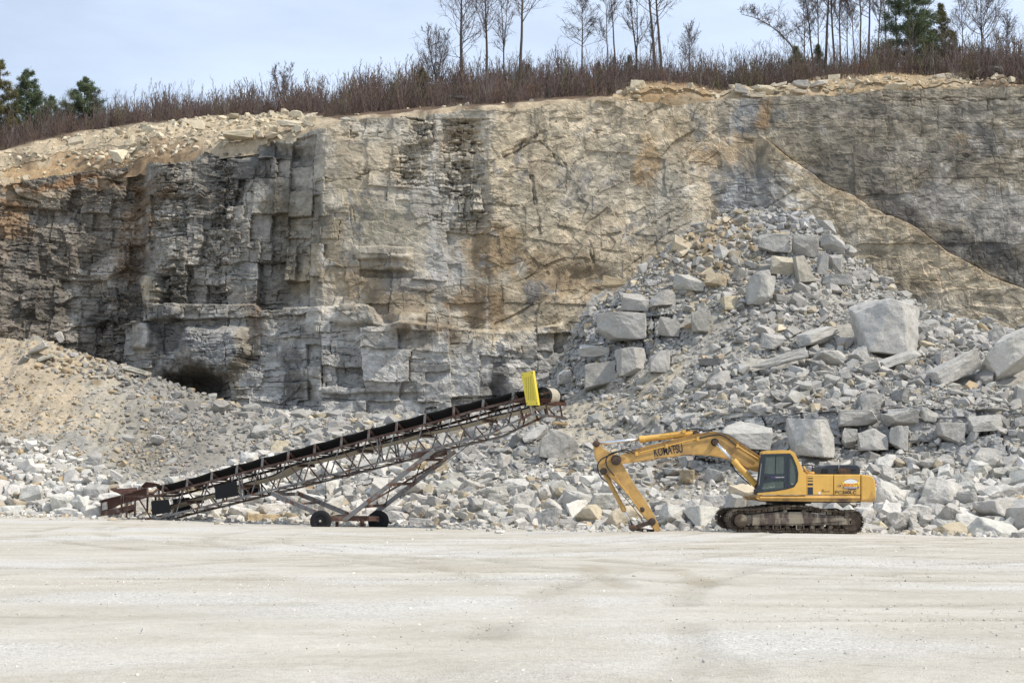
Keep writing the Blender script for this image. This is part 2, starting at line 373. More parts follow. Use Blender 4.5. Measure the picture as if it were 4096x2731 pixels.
def joints(x, z, seed, smin, smax, asp, amp, lean=.06, open_=.3, cw=.05):
    """rock cut by straight joints: the face is split again and again into uneven blocks, each set back or proud and tilted"""
    r = random.Random(seed); xf, zf = x.ravel(), z.ravel(); off = np.zeros(xf.size); crk = np.zeros(xf.size); leaf = np.zeros(xf.size)
    core = (U.ravel() >= -301) & (U.ravel() <= 4421); st = [(np.arange(xf.size), xf[core].min(), xf[core].max(), zf[core].min(), zf[core].max())]
    while st:
        ix, x0, x1, z0, z1 = st.pop(); w, h = x1 - x0, z1 - z0
        if ix.size < 6: continue
        if max(w, h * asp) < smin + (smax - smin) * r.random() ** 1.6:
            off[ix] += amp * (r.gauss(0, .55) + r.uniform(-.5, .5) * (xf[ix] - (x0 + x1) / 2) / max(w, .3) + r.uniform(-.45, .45) * (zf[ix] - (z0 + z1) / 2) / max(h, .3)); leaf[ix] = r.random(); continue
        t = r.uniform(.28, .72); sl = r.gauss(0, lean); so = open_ * (1.6 if r.random() < .35 else .3) * r.random(); d_ = r.gauss(0, .35) * amp
        if w > h * asp * r.uniform(.7, 1.4):
            c = x0 + t * w; q = xf[ix] + sl * (zf[ix] - (z0 + z1) / 2) - c; a = (ix[q < 0], x0, c, z0, z1); b = (ix[q >= 0], c, x1, z0, z1)
        else:
            c = z0 + t * h; q = zf[ix] + sl * .7 * (xf[ix] - (x0 + x1) / 2) - c; a = (ix[q < 0], x0, x1, z0, c); b = (ix[q >= 0], x0, x1, c, z1); d_ = -abs(d_) * .8
        crk[ix] = np.maximum(crk[ix], so * 2 * (1 - sstep(cw * .25, cw, np.abs(q)))); off[b[0]] += d_; st += [a, b]
    return off.reshape(x.shape), np.clip(crk, 0, 1).reshape(x.shape), leaf.reshape(x.shape)
def facets(x, z, sx, sz, seed, tilt=1.0):
    f1, f2, dx, dz, h1, h2, h3 = worley(x / sx, z / sz, seed)
    return (h1 - .5) * .5 + tilt * ((h2 - .5) * dx + (h3 - .5) * dz), (f2 - f1), h1
b1, e1, h1 = blocks(xw, zw, 2.1, 3.4, 1, 0.6)
b2, e2, h2 = blocks(xw + .2 * fbm(xw, zw, 2, 77), zw, 0.62, 1.5, 5, 0.7)
b3, e3, h3 = blocks(xw, zw, 0.24, 0.6, 15, 0.8)
fg, eg, hg = facets(xw + .5 * fbm(xw * .9, zw * .9, 3, 33), zw, 1.7, .55, 35, .8); fh, eh, hh_ = facets(xw, zw + .2 * fbm(xw, zw, 2, 34), .8, .22, 37, .8)
fp, ep, hp = facets(xw, zw, 1.6, 4.5, 39, .5)
fa, ea, ha = facets(xw, zw, 2.4, 1.8, 21); fb, eb, hb = facets(xw, zw, 0.9, 0.6, 23); fc, ec, hc = facets(xw, zw, .35, .28, 25)
xj = X0 + .16 * fbm(X0 * 1.1, Z0 * 1.1, 4, 301); zj = Z0 + .14 * fbm(X0 * 1.1 + 20, Z0 * 1.1, 4, 302) + .03 * X0
ja, jca, jla = joints(xj, zj, 401, 1.1, 5.5, 1.5, .42); jb, jcb, jlb = joints(xj, zj, 402, .35, 1.7, 2.2, .17, .08, .35, .04); jt, jct, jlt = joints(xj, zj, 403, .8, 3.2, .55, .42, .05, .3); jf, jcf, jlf = joints(xj, zj, 404, .22, .9, 2.6, .16, .1, .4, .04)
# slanting flakes of the broad face
xr = xw * .8 + zw * .6; zr = -xw * .6 + zw * .8
fd, ed, hd = facets(xr, zr, 2.8, 0.9, 27); fe, ee, he = facets(xr, zr, 0.9, 0.3, 29)
rough = 1 - sstep(520, 660, Uw)                                   # left recess
colm = sstep(560, 640, Uw) * (1 - sstep(1230, 1330, Uw))          # dark stepped columns
blk = sstep(1230, 1330, Uw) * (1 - sstep(1930, 1990, Uw + .12 * (V - 700)))   # jointed block face
broad = sstep(1930, 1990, Uw + .12 * (V - 700)) * (1 - sstep(2840, 2960, Uw))
right = sstep(2840, 2960, Uw)
rub = np.exp(-((Uw - 1865) / 85) ** 2) * (V > 470) * (1 - sstep(820, 980, V)) + 0.8 * np.exp(-((Uw - 1640) / 60) ** 2) * (1 - sstep(700, 800, V)) + np.exp(-((Uw - 690) / 60) ** 2) + .9 * np.exp(-((Uw - 880) / 60) ** 2)
ledge = itp(Uw * .25 + U * .75, LEDGE)
low = sstep(-10, 12, V - ledge)
nlow = 1 - low
out = low * (1.6 + 0.4 * fbm(X0 * .15, Z0 * .15, 2, 61))
patchy = sstep(-.15, .2, fbm(xw * .25, zw * .3, 3, 303)); patchy2 = sstep(-.1, .25, fbm(xw * .3 + 30, zw * .35, 3, 304))
out = out + rough * nlow * (1.0 * fa + .9 * jb * patchy + .5 * jf * patchy2 + .9 * jt + .35 * fg + .15 * fh + .2 * fc + .7 * fbm(X0 * .16, Z0 * .12, 3, 62))
out = out + colm * nlow * (1.3 * jt + .6 * jb * patchy + .2 * jf * patchy2 * patchy + .12 * fb + .08 * fc + .35 * fbm(X0 * .14, Z0 * .06, 2, 63))
out = out + blk * nlow * (.46 * ja + .36 * jb * patchy * (.2 + .8 * (V < 900)) + .16 * jf * patchy2 * patchy * (V < 900) + .08 * fb + .06 * fc + .22 * fa * (V > 760) + .4 * fbm(X0 * .12, Z0 * .12, 2, 64))
out = out + rub * nlow * (.9 * jb + 1.5 * jf + .15 * fb)
out = out + broad * nlow * (.20 * fd + .07 * fe + .05 * fc + .24 * fa + .06 * fb + .16 * ja + .8 * fbm(X0 * .1, Z0 * .1, 3, 65))
out = out + right * nlow * (.10 * fd * sstep(0, 60, V - itp(U, [(2700, 300), (3075, 572), (4420, 1330)])) + .10 * fa + .07 * fb + .05 * fc + .10 * ja + .10 * jb * patchy + .25 * fbm(X0 * .08, Z0 * .08, 3, 66))
out = out + low * (1.0 * ja + .45 * jb * patchy + .15 * jf * patchy2 * patchy + .4 * fa + .14 * fb + .09 * fc + .5 * fbm(X0 * .15, Z0 * .1, 2, 67))
# joints opened between blocks
cr = np.zeros_like(out)
cr = np.maximum(cr, jca * (.6 * blk + .8 * low + .3 * right) ); cr = np.maximum(cr, jct * colm * nlow); cr = np.maximum(cr, .7 * jcb * (patchy * (.8 * colm + .6 * blk + .5 * low + .4 * right) + .6 * rough)); cr = np.maximum(cr, .7 * jcf * (rub + .15 * patchy2 * (colm + low + rough))); cr = np.clip(cr, 0, 1)
out = out - .18 * cr
# through-going joints of the broad and the right face
for (ua, va, ub, vb, wd, dp) in ((2935, 545, 3075, 575, 9, .25), (2760, 560, 3080, 575, 6, .15), (3300, 470, 4096, 500, 5, .12), (3480, 590, 4096, 640, 6, .22), (3050, 655, 3900, 640, 4, .08), (3060, 450, 3400, 480, 4, .08), (3500, 395, 4300, 400, 6, .3), (3950, 395, 3960, 440, 5, .25),
                                 (2100, 570, 2420, 520, 6, .2), (1960, 650, 2090, 575, 9, .5), (2090, 575, 2150, 535, 9, .45), (2150, 535, 2230, 480, 8, .4), (2125, 700, 2160, 930, 8, .25), (2160, 560, 2260, 660, 8, .35), (2360, 960, 2385, 1080, 8, .4), (1405, 800, 1420, 1100, 5, .2), (1730, 500, 1735, 560, 16, .9),
                                 (1310, 540, 1730, 515, 8, .45), (1400, 690, 1900, 655, 6, .3), (1300, 720, 1440, 710, 6, .3)):
    L = math.hypot(ub - ua, vb - va); s = ((U - ua) * (ub - ua) + (V - va) * (vb - va)) / L / L
    dd = np.abs((U - ua) * (vb - va) - (V - va) * (ub - ua)) / L + 16 * fbm(U * .02, V * .02, 4, 71)
    wd = wd * .7; g = (1 - sstep(wd * .35, wd * 1.2, np.abs(dd))) * (.35 + .65 * sstep(-.25, .2, fbm(U * .03 + ua, V * .03, 2, 72))) * (s > -.02) * (s < 1.02)
    out = out - dp * .5 * g; cr = np.maximum(cr, g * min(.5, dp * 1.5))
# the slanting fault: stone below it stands proud
FL = [(2700, 300), (2950, 480), (3075, 572), (3180, 655), (3300, 735), (3480, 838), (3640, 910), (3800, 1010), (3960, 1095), (4100, 1165), (4420, 1330)]
fv = itp(U, FL) + 20 * fbm(U * .010, U * 0 + 3, 5, 81, .6)
below = sstep(-5, 4, V - fv) * sstep(3030, 3085, U) * nlow
out = out + .42 * below * (1 - .75 * sstep(0, 330, V - fv))
seam = (.15 + .85 * sstep(-.2, .25, fbm(U * .025, V * .02, 3, 82))) * np.exp(-((V - fv + 7) / (3.0 + 2.5 * vnoise(U * .03, U * 0, 83))) ** 2) * sstep(3040, 3100, U) * nlow
out = out - .12 * seam; cr = np.maximum(cr, seam * .65)
# hollows and standing blocks
def bump_at(u0, v0, ru, rv, d, sharp=6):
    q = (np.abs((Uw - u0) / ru)) ** sharp + (np.abs((Vw * .3 + V * .7 - v0) / rv)) ** sharp
    return d * np.exp(-q)
out = out - bump_at(790, 1565, 120, 55, 2.6, 3)                  # the dark hollow at the foot
out = out + bump_at(880, 1410, 115, 90, 1.5, 8)                  # block hanging over it
out = out + bump_at(615, 1160, 55, 66, 1.1, 16) + bump_at(590, 1350, 55, 55, .9, 16) + bump_at(690, 1255, 60, 32, .6, 14)
out = out - bump_at(2010, 1575, 35, 50, 1.3, 2) - bump_at(1225, 1590, 40, 50, .8, 2)
out = out + bump_at(1690, 540, 36, 22, .6, 14) + bump_at(1600, 1050, 45, 26, .6, 14) - bump_at(1560, 1092, 100, 14, .6, 6) + bump_at(1540, 1015, 105, 26, .45, 14)
out = out - bump_at(2330, 1130, 130, 60, .6, 3) + bump_at(1630, 1290, 70, 48, 1.4, 3) + bump_at(1440, 1265, 60, 45, .7, 12)
out = out - bump_at(1050, 600, 210, 26, .8, 6) - bump_at(1500, 1590, 170, 14, .5)
Yc = Yb - out
Xc = X0; Zc = Z0
# stone colour, with some shade painted in as dark patches
n_c = fbm(xw * 1.6, zw * 1.6, 4, 93); n_a = fbm(xw * .5, zw * .5, 5, 91) + .75 * n_c + .5 * fbm(xw * 4, zw * 3, 3, 88); n_b = fbm(xw * .25 + 5, zw * .25, 5, 92)
stk = fbm(xw * 1.5, zw * .12, 5, 94)                               # vertical run-off streaks
stk2 = fbm(xw * .5 + 40, zw * .07, 4, 95)
GREY, TAN, DARK, RUST, OLIVE, BLUE, PALE, BLACK = (.27, .265, .255), (.42, .35, .235), (.10, .098, .092), (.30, .165, .07), (.175, .15, .105), (.20, .215, .23), (.47, .445, .40), (.05, .047, .045)
BRN = (.20, .135, .08)
C = np.zeros(U.shape + (3,)) + np.array(GREY)
def base(mask, c): 
    global C
    C = C * (1 - mask[..., None]) + np.array(c) * mask[..., None]
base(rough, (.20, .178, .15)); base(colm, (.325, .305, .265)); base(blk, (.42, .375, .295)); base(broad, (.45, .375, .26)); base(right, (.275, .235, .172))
def pt(u0, v0, ru, rv, c, s=.8, nz=None, hard=.6):
    global C
    C = patch(C, Uw, Vw, u0, v0, ru, rv, c, s, n_a if nz is None else nz, hard)
# left recess
for a in ((330, 1150, 90, 120, PALE, .6), (420, 1050, 90, 70, PALE, .55), (300, 1280, 50, 70, PALE, .7), (440, 870, 60, 60, (.3, .28, .25), .6), (120, 880, 90, 60, (.25, .23, .2), .5), (250, 900, 60, 60, (.27, .25, .22), .5), (90, 1080, 70, 60, (.22, .2, .18), .5),
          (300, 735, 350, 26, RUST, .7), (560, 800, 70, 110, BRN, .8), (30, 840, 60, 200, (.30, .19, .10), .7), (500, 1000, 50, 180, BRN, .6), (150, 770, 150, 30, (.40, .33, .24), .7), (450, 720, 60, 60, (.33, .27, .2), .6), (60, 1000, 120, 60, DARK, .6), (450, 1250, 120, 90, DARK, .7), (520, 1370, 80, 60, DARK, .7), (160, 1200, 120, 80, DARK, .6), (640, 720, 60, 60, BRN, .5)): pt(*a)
# stepped columns; the shaded wedge under the rim is painted dark
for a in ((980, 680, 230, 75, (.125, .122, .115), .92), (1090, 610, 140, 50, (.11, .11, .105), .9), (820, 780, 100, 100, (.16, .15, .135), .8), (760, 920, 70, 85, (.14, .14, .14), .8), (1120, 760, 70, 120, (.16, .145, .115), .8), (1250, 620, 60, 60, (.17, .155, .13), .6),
          (665, 930, 28, 150, PALE, .75), (880, 960, 50, 130, (.38, .365, .33), .8), (1020, 950, 110, 110, (.36, .34, .30), .75), (1100, 860, 50, 90, OLIVE, .75), (1030, 1090, 120, 70, (.36, .36, .34), .8), (620, 1140, 52, 70, (.42, .36, .26), .9), (740, 1160, 80, 60, (.16, .15, .125), .8), (600, 1350, 60, 70, (.38, .37, .35), .9),
          (870, 1120, 60, 60, (.34, .32, .29), .7), (700, 1290, 80, 60, (.13, .13, .13), .8), (1180, 950, 120, 240, OLIVE, .7), (930, 830, 60, 90, (.15, .145, .13), .7), (720, 1060, 60, 90, (.16, .15, .13), .7), (1230, 1080, 80, 90, (.27, .22, .14), .6), (1050, 1290, 60, 100, BRN, .75), (1000, 1240, 30, 60, BRN, .6)): pt(*a)
# jointed face
for a in ((1500, 640, 150, 90, (.44, .355, .235), .7), (1380, 560, 70, 70, (.44, .35, .22), .65), (1850, 540, 100, 60, (.43, .34, .22), .6), (1600, 520, 230, 30, (.40, .37, .31), .6), (1760, 800, 150, 110, (.33, .32, .29), .7), (1420, 780, 90, 110, (.42, .34, .21), .55), (1560, 900, 150, 80, (.37, .335, .24), .7), (1330, 1000, 60, 160, (.27, .215, .13), .7),
          (1400, 1100, 40, 110, (.20, .185, .16), .7), (1460, 1130, 120, 70, (.33, .245, .14), .75), (1600, 1200, 160, 80, (.25, .19, .115), .8), (1650, 1110, 80, 60, (.22, .21, .20), .7), (1780, 1060, 80, 100, (.36, .355, .34), .8), (1750, 1200, 60, 60, (.33, .31, .28), .6), (1530, 1290, 50, 50, RUST, .6), (1740, 600, 14, 700, (.46, .45, .43), .5)): pt(*a)
# broad face
for a in ((2350, 500, 300, 60, (.45, .38, .27), .6), (2100, 620, 110, 110, (.46, .38, .255), .6), (2500, 700, 260, 160, (.37, .345, .285), .55), (2600, 650, 50, 130, (.42, .27, .12), .7), (2740, 520, 90, 70, (.40, .30, .17), .5), (2790, 480, 30, 60, BLUE, .5), (2850, 620, 110, 50, (.40, .265, .13), .6), (2150, 830, 160, 140, (.385, .355, .28), .5),
          (2000, 1010, 150, 140, (.29, .20, .10), .85), (1900, 1230, 150, 90, (.27, .18, .09), .85), (2170, 1100, 170, 130, (.31, .225, .125), .8), (2320, 1100, 120, 110, (.27, .20, .12), .75), (2080, 1080, 45, 70, (.40, .37, .32), .7), (2110, 1170, 50, 60, (.15, .15, .155), .85), (1980, 1130, 40, 40, (.34, .33, .28), .5), (2220, 1260, 120, 50, (.27, .235, .17), .7),
          (2700, 850, 120, 180, (.40, .385, .33), .5)): pt(*a)
pt(2120, 1230, 30, 60, (.16, .155, .14), .7, stk); pt(1700, 1310, 120, 50, (.17, .12, .07), .8, stk)
# right face
for a in ((3060, 470, 150, 90, (.20, .20, .195), .75), (3085, 470, 38, 95, (.36, .225, .10), .8), (2960, 560, 120, 50, (.41, .30, .17), .6), (3000, 460, 50, 60, BLUE, .6), (3400, 430, 300, 60, (.235, .215, .18), .55), (3900, 450, 240, 60, (.28, .26, .22), .55), (3650, 600, 200, 70, (.33, .30, .25), .55), (3250, 400, 120, 40, (.30, .265, .20), .5),
          (3300, 560, 170, 80, (.26, .23, .17), .6), (3950, 560, 60, 70, (.10, .10, .10), .8), (3870, 560, 50, 60, (.23, .15, .075), .6), (3700, 800, 220, 110, (.30, .285, .26), .7), (4000, 880, 160, 110, (.36, .345, .32), .65), (3350, 720, 100, 90, (.14, .13, .11), .7), (3580, 900, 130, 100, (.12, .11, .105), .7, stk),
          (3900, 1010, 210, 95, (.085, .08, .078), .85, stk), (3800, 620, 160, 120, (.15, .135, .11), .7, stk), (3450, 640, 120, 110, (.15, .135, .105), .7, stk), (4080, 1090, 60, 70, (.06, .06, .06), .7, stk), (3520, 740, 60, 120, (.12, .11, .10), .6, stk)): pt(*a)
bl = below * (1 - sstep(0, 420, V - fv) * .4)
C = C * (1 - .8 * bl[..., None]) + .8 * bl[..., None] * np.array((.48, .385, .25))
for a in ((3040, 770, 190, 120, (.245, .25, .25), .8), (2960, 800, 80, 110, (.25, .26, .265), .75), (3120, 660, 150, 70, (.24, .195, .125), .7), (3420, 960, 80, 60, (.26, .255, .235), .7), (3540, 1040, 110, 90, (.40, .34, .24), .5), (3300, 850, 60, 60, (.38, .30, .19), .5), (3700, 1130, 80, 70, (.40, .30, .17), .6), (3850, 1210, 180, 70, (.36, .34, .30), .6), (4060, 1190, 80, 100, (.34, .32, .28), .6)): pt(*a)
an_ = np.arctan2(V - 520, U - 2990); ray = fbm(an_ * 16 + 3 * fbm(U * .01, V * .01, 2, 305), np.hypot(U - 2990, V - 520) * .012, 4, 306); rm = below * np.exp(-((U - 3060) / 330) ** 2) * sstep(600, 700, V); C = C * (1 + (.9 * ray * rm)[..., None])
slab = below * np.exp(-((V - fv - 85) / 120) ** 2) * sstep(3090, 3200, U); slab = slab * (.62 + .38 * sstep(-.4, .3, n_a))
C = C * (1 - .82 * slab[..., None]) + .82 * slab[..., None] * np.array((.56, .455, .30)) * (1 + .12 * n_c[..., None])
rv_ = sstep(.10, .34, ray) * rm * .6; C = C * (1 - rv_[..., None]) + rv_[..., None] * np.array((.50, .475, .43))
sm = seam + np.exp(-((V - fv - 6 - 14 * vnoise(U * .02, U * 0, 84)) / (6 + 12 * vnoise(U * .015, U * 0, 85))) ** 2) * sstep(3040, 3100, U) * nlow * .8
C = C * (1 - .6 * np.clip(sm, 0, 1)[..., None]) + .6 * np.clip(sm, 0, 1)[..., None] * np.array((.40, .275, .14))
# lower tier; shade of the hollows at its foot painted as dark patches
lc = np.array((.375, .37, .355)) * (1 + .16 * n_b[..., None])
lowc = sstep(-25, 110, V - ledge + 75 * n_a); C = C * (1 - lowc[..., None] * .92) + lowc[..., None] * .92 * lc
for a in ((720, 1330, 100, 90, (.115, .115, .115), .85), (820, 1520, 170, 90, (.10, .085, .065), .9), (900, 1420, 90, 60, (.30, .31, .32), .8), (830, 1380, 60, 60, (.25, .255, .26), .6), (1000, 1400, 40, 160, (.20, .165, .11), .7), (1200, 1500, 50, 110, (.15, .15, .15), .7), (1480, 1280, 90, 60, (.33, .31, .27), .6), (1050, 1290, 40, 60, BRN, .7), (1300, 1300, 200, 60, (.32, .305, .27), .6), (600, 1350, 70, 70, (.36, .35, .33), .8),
          (1990, 1560, 60, 70, (.14, .14, .145), .8), (640, 1440, 50, 60, (.33, .32, .30), .7), (2300, 1290, 140, 40, (.38, .32, .22), .6)): pt(*a)
# streaks, thin white veins and the dirt in the joints
C = C * (1 + (.20 * stk2 + .22 * stk * (rough + colm + .5 * blk + right))[..., None] * nlow[..., None])
vein = np.abs(fbm(xr * .9, zr * 2.2, 4, 97)); ven = (1 - sstep(.0, .05, vein)) * (.25 * right * below + .22 * broad + .2 * right) * nlow
C = C * (1 - .45 * ven[..., None]) + .45 * ven[..., None] * np.array((.46, .43, .37))
for ud, v1, v2 in ((1740, 560, 1260), (1403, 760, 800), (1330, 1270, 1500), (868, 1280, 1480), (2945, 700, 830), (1225, 1250, 1500), (1950, 1200, 1500), (2925, 420, 560)):
    dl = np.exp(-((U - ud + 5 * fbm(V * .02, V * 0, 3, 98)) / 5.0) ** 2) * sstep(v1 - 20, v1, V) * (1 - sstep(v2, v2 + 30, V))   # old drill holes
    C = C * (1 - .5 * dl[..., None]) + .5 * dl[..., None] * np.array((.5, .49, .47))
mot = fbm(xr * 2.2, zr * 5, 4, 96) * (broad + right) * nlow; mot2 = fbm(xw * 4.5, zw * 6, 3, 90); mot3 = fbm(xw * .9 + 11, zw * 1.3, 5, 89) * (right + .6 * broad); C = C * (1 + +.34 * mot3[..., None] * np.array((1, 1, .95)))
C = C * (1 + .24 * mot[..., None]) * (1 + .20 * mot2[..., None]) * (1 + .3 * ((hc - .5) * (.4 + right + broad) + .8 * (he - .5) * broad + .7 * (hb - .5) * right)[..., None])
C = C * (1 + .22 * n_c[..., None]) * (1 + .22 * ((jlb - .5) * (rough + colm + low + .6 * blk))[..., None]) * (1 + .26 * ((jla - .5) * (blk + low) + (jlt - .5) * colm)[..., None])
C = C * (1 - .58 * np.clip(cr, 0, 1)[..., None])
_g = C.mean(-1, keepdims=True); C = C + .20 * (1 - .5 * rough[..., None]) * (_g * np.array((1.03, 1, .95)) - C)
# cap: the top of the rock running back under the soil
cap = 6
Xt = np.repeat(Xc[:1], cap, 0); Yt = np.repeat(Yc[:1], cap, 0) + (np.arange(cap, 0, -1)[:, None] * .7); Zt = np.repeat(Zc[:1], cap, 0) + .05 * np.arange(cap, 0, -1)[:, None] + .1 * fbm(Xt, Yt, 3, 99)
Xt = Xt * (Yt / Yc[:1]); Ct = np.repeat(C[:1], cap, 0) * .6 + .4 * np.array((.45, .41, .34))
VV = np.stack([np.concatenate([Xt, Xc]), np.concatenate([Yt, Yc]), np.concatenate([Zt, Zc])], -1).reshape(-1, 3)
CC = np.clip(np.concatenate([Ct, C]), .02, .8).reshape(-1, 3)
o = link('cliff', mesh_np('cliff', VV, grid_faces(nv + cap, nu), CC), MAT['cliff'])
tag(o, 'tall blasted quarry face with tan, rust and grey stained rock', 'cliff', kind='structure')

# ---------------------------------------------------------------- talus: the floor-to-cliff slope of blasted stone
TAL = [(-300, (2065, 72), (1775, 80), (1760, 82), (1640, 85.5), (1500, 89), (1352, 94), (1380, 99)), (0, (2062, 71.5), (1765, 80), (1752, 82), (1640, 85.5), (1500, 89), (1350, 93.5), (1380, 98)),
       (150, (2062, 71), (1768, 79.5), (1757, 81.5), (1640, 85), (1500, 88.5), (1347, 93), (1400, 98)), (300, (2064, 70.5), (1810, 78), (1800, 79.5), (1690, 83.5), (1550, 88), (1395, 92.5), (1440, 97)),
       (450, (2068, 70), (1890, 75.5), (1885, 77), (1740, 82.5), (1600, 87), (1455, 92), (1500, 96)), (600, (2076, 69.5), (1945, 73), (1925, 75.5), (1790, 81), (1650, 86), (1510, 91.5), (1550, 95)),
       (750, (2082, 69), (1905, 74), (1890, 77), (1770, 80.5), (1690, 84.5), (1560, 90.8), (1600, 94)), (900, (2086, 68.5), (1870, 75.5), (1865, 78), (1770, 80.5), (1710, 83.5), (1605, 90), (1650, 94)),
       (1050, (2092, 68), (1830, 77), (1825, 79), (1760, 81.5), (1715, 83.5), (1645, 88.5), (1680, 93)), (1300, (2100, 66.5), (1800, 76), (1790, 77), (1730, 80.5), (1690, 83), (1655, 87), (1690, 92)),
       (1600, (2106, 65), (1850, 73), (1830, 74), (1760, 78), (1700, 82), (1668, 86.5), (1700, 91)), (1900, (2111, 62.5), (1900, 69.5), (1860, 71), (1780, 75), (1710, 79), (1660, 85), (1700, 90)),
       (2150, (2114, 60.5), (1900, 68), (1850, 69.5), (1770, 73), (1690, 77.5), (1610, 83.5), (1640, 89)), (2350, (2117, 59), (1900, 66.5), (1840, 68.5), (1700, 73.5), (1570, 79), (1240, 83.2), (1250, 88)),
       (2500, (2119, 58), (1940, 64), (1900, 66), (1750, 71), (1560, 76.5), (1155, 82.8), (1170, 88)), (2650, (2121, 57), (1980, 62), (1940, 64.5), (1740, 69), (1500, 75), (1005, 83.3), (1020, 88)),
       (2800, (2123, 56.3), (1960, 62), (1850, 64.5), (1700, 67.5), (1440, 75), (900, 84), (920, 88)), (2950, (2125, 55.8), (1900, 63), (1840, 64), (1660, 66), (1400, 74.5), (850, 84.5), (880, 88)),
       (3100, (2127, 55.3), (1880, 62.5), (1835, 63.5), (1650, 65), (1400, 73.5), (836, 84.5), (870, 88)), (3200, (2129, 55), (1880, 62), (1830, 63), (1640, 64.5), (1400, 73), (848, 84), (880, 87.5)),
       (3320, (2130, 54.7), (1870, 62), (1825, 63), (1630, 64.5), (1400, 72.5), (935, 83.5), (980, 87)), (3450, (2132, 54.3), (1860, 61.5), (1820, 62.5), (1630, 64), (1400, 72), (1065, 82.5), (1100, 86)),
       (3600, (2135, 54), (1850, 61), (1815, 62), (1620, 63.5), (1450, 70.5), (1180, 81), (1210, 85)), (3750, (2138, 53.6), (1850, 60.5), (1815, 61.5), (1620, 63), (1450, 69), (1258, 79), (1290, 83)),
       (3900, (2141, 53.2), (1850, 60), (1820, 61), (1625, 62.5), (1480, 67.5), (1295, 77.5), (1320, 82)), (4096, (2146, 52.6), (1860, 59), (1830, 60), (1640, 62), (1500, 66.5), (1322, 76), (1350, 81)),
       (4420, (2152, 52), (1865, 58.5), (1835, 59.5), (1645, 61.5), (1505, 66), (1325, 75.5), (1350, 80))]
nu2, seg = 900, (46, 14, 40, 50, 70, 12)
uu2 = np.concatenate([[-1500, -1000, -600], np.linspace(-300, 4420, nu2), [4750, 5200, 5800]]); nu2 = len(uu2)
tk = np.arange(7); tq = np.concatenate([np.linspace(i, i + 1, s, endpoint=False) for i, s in enumerate(seg)] + [[6]])
def smooth_u(a, w):
    k = np.hanning(w); k /= k.sum(); p = np.pad(a, w // 2, mode='edge'); return np.convolve(p, k, 'same')[w // 2: w // 2 + len(a)]
def surf(TAB, uq, tq, w=23):
    us = [c[0] for c in TAB]; n = len(TAB[0]) - 1
    Vk = np.array([smooth_u(np.interp(uq, us, [c[1 + k][0] for c in TAB]), w) for k in range(n)])
    Yk = np.array([smooth_u(np.interp(uq, us, [c[1 + k][1] for c in TAB]), w) for k in range(n)])
    i = np.clip(np.floor(tq).astype(int), 0, n - 2); f = tq - i
    Vv = Vk[i] * (1 - f)[:, None] + Vk[i + 1] * f[:, None]; Yv = Yk[i] * (1 - f)[:, None] + Yk[i + 1] * f[:, None]
    return Vv, Yv
V2, Y2 = surf(TAL, uu2, tq)
V2 = V2 + 3
U2 = np.repeat(uu2[None, :], len(tq), 0); T2 = np.repeat(tq[:, None], nu2, 1)
X2, _, Z2 = P(U2, V2, Y2)
toe = 1 - sstep(0, .12, T2)
Z2 = Z2 - .35 * toe
# vertical ledges inside the slope: broken into blocks
led = sstep(1.9, 2.05, T2) * (1 - sstep(2.92, 3.05, T2)) * sstep(2700, 2800, U2) * (1 - sstep(4020, 4080, U2)) + sstep(4.0, 4.2, T2) * (1 - sstep(4.9, 5, T2)) * sstep(2180, 2280, U2) * (1 - sstep(2640, 2800, U2 + 260 * (T2 - 4.3)))
xs = X2 + .35 * fbm(X2 * .5, Z2 * .5, 3, 131); zs = Z2 + .25 * fbm(X2 * .5 + 7, Z2 * .5, 3, 132)
B1, E1, H1 = blocks(xs, zs, 1.15, 1.9, 133, .5); B2, E2, H2 = blocks(xs, zs, .45, .8, 137, .6); F1, G1, K1 = facets(xs, zs, .8, .6, 139); F2, G2, K2 = facets(xs, zs, .3, .25, 141)
o2 = led * (.9 * B1 + .3 * B2 + .35 * F1 + .12 * F2)
c2 = led * (1 - sstep(.015, .06, E1)); o2 = o2 - .25 * c2
rill = fbm(X2 * .9, Y2 * .12, 4, 143) * (1 - sstep(500, 900, U2)) * sstep(2, 2.6, T2)
lump = .22 * fbm(X2 * .6, Y2 * .6 + Z2 * .3, 4, 145) + .10 * fbm(X2 * 2.2, Y2 * 2.2, 3, 147)
step_ = .0 * B1 * (1 - led) * sstep(3, 3.4, T2) * sstep(2500, 2800, U2)       # half-buried shelves in the tall heap
Y2d = Y2 - o2 - step_; Z2d = Z2 + (1 - led) * (lump + .35 * rill) * (1 - toe * .7)
D_GREY, D_BEIGE, D_WARM = (.33, .315, .285), (.40, .355, .27), (.41, .345, .255)
Uq = U2 + 80 * fbm(U2 * .008, V2 * .008, 4, 151); Vq = V2 + 50 * fbm(U2 * .008 + 30, V2 * .008, 4, 152); q_a = fbm(X2 * .8, Z2 * .8 + Y2 * .4, 5, 153)
C2 = np.zeros(U2.shape + (3,)) + np.array((.345, .33, .295))
def pt2(u0, v0, ru, rv, c, s=.8):
    global C2
    C2 = patch(C2, Uq, Vq, u0, v0, ru, rv, c, s, q_a, .6)
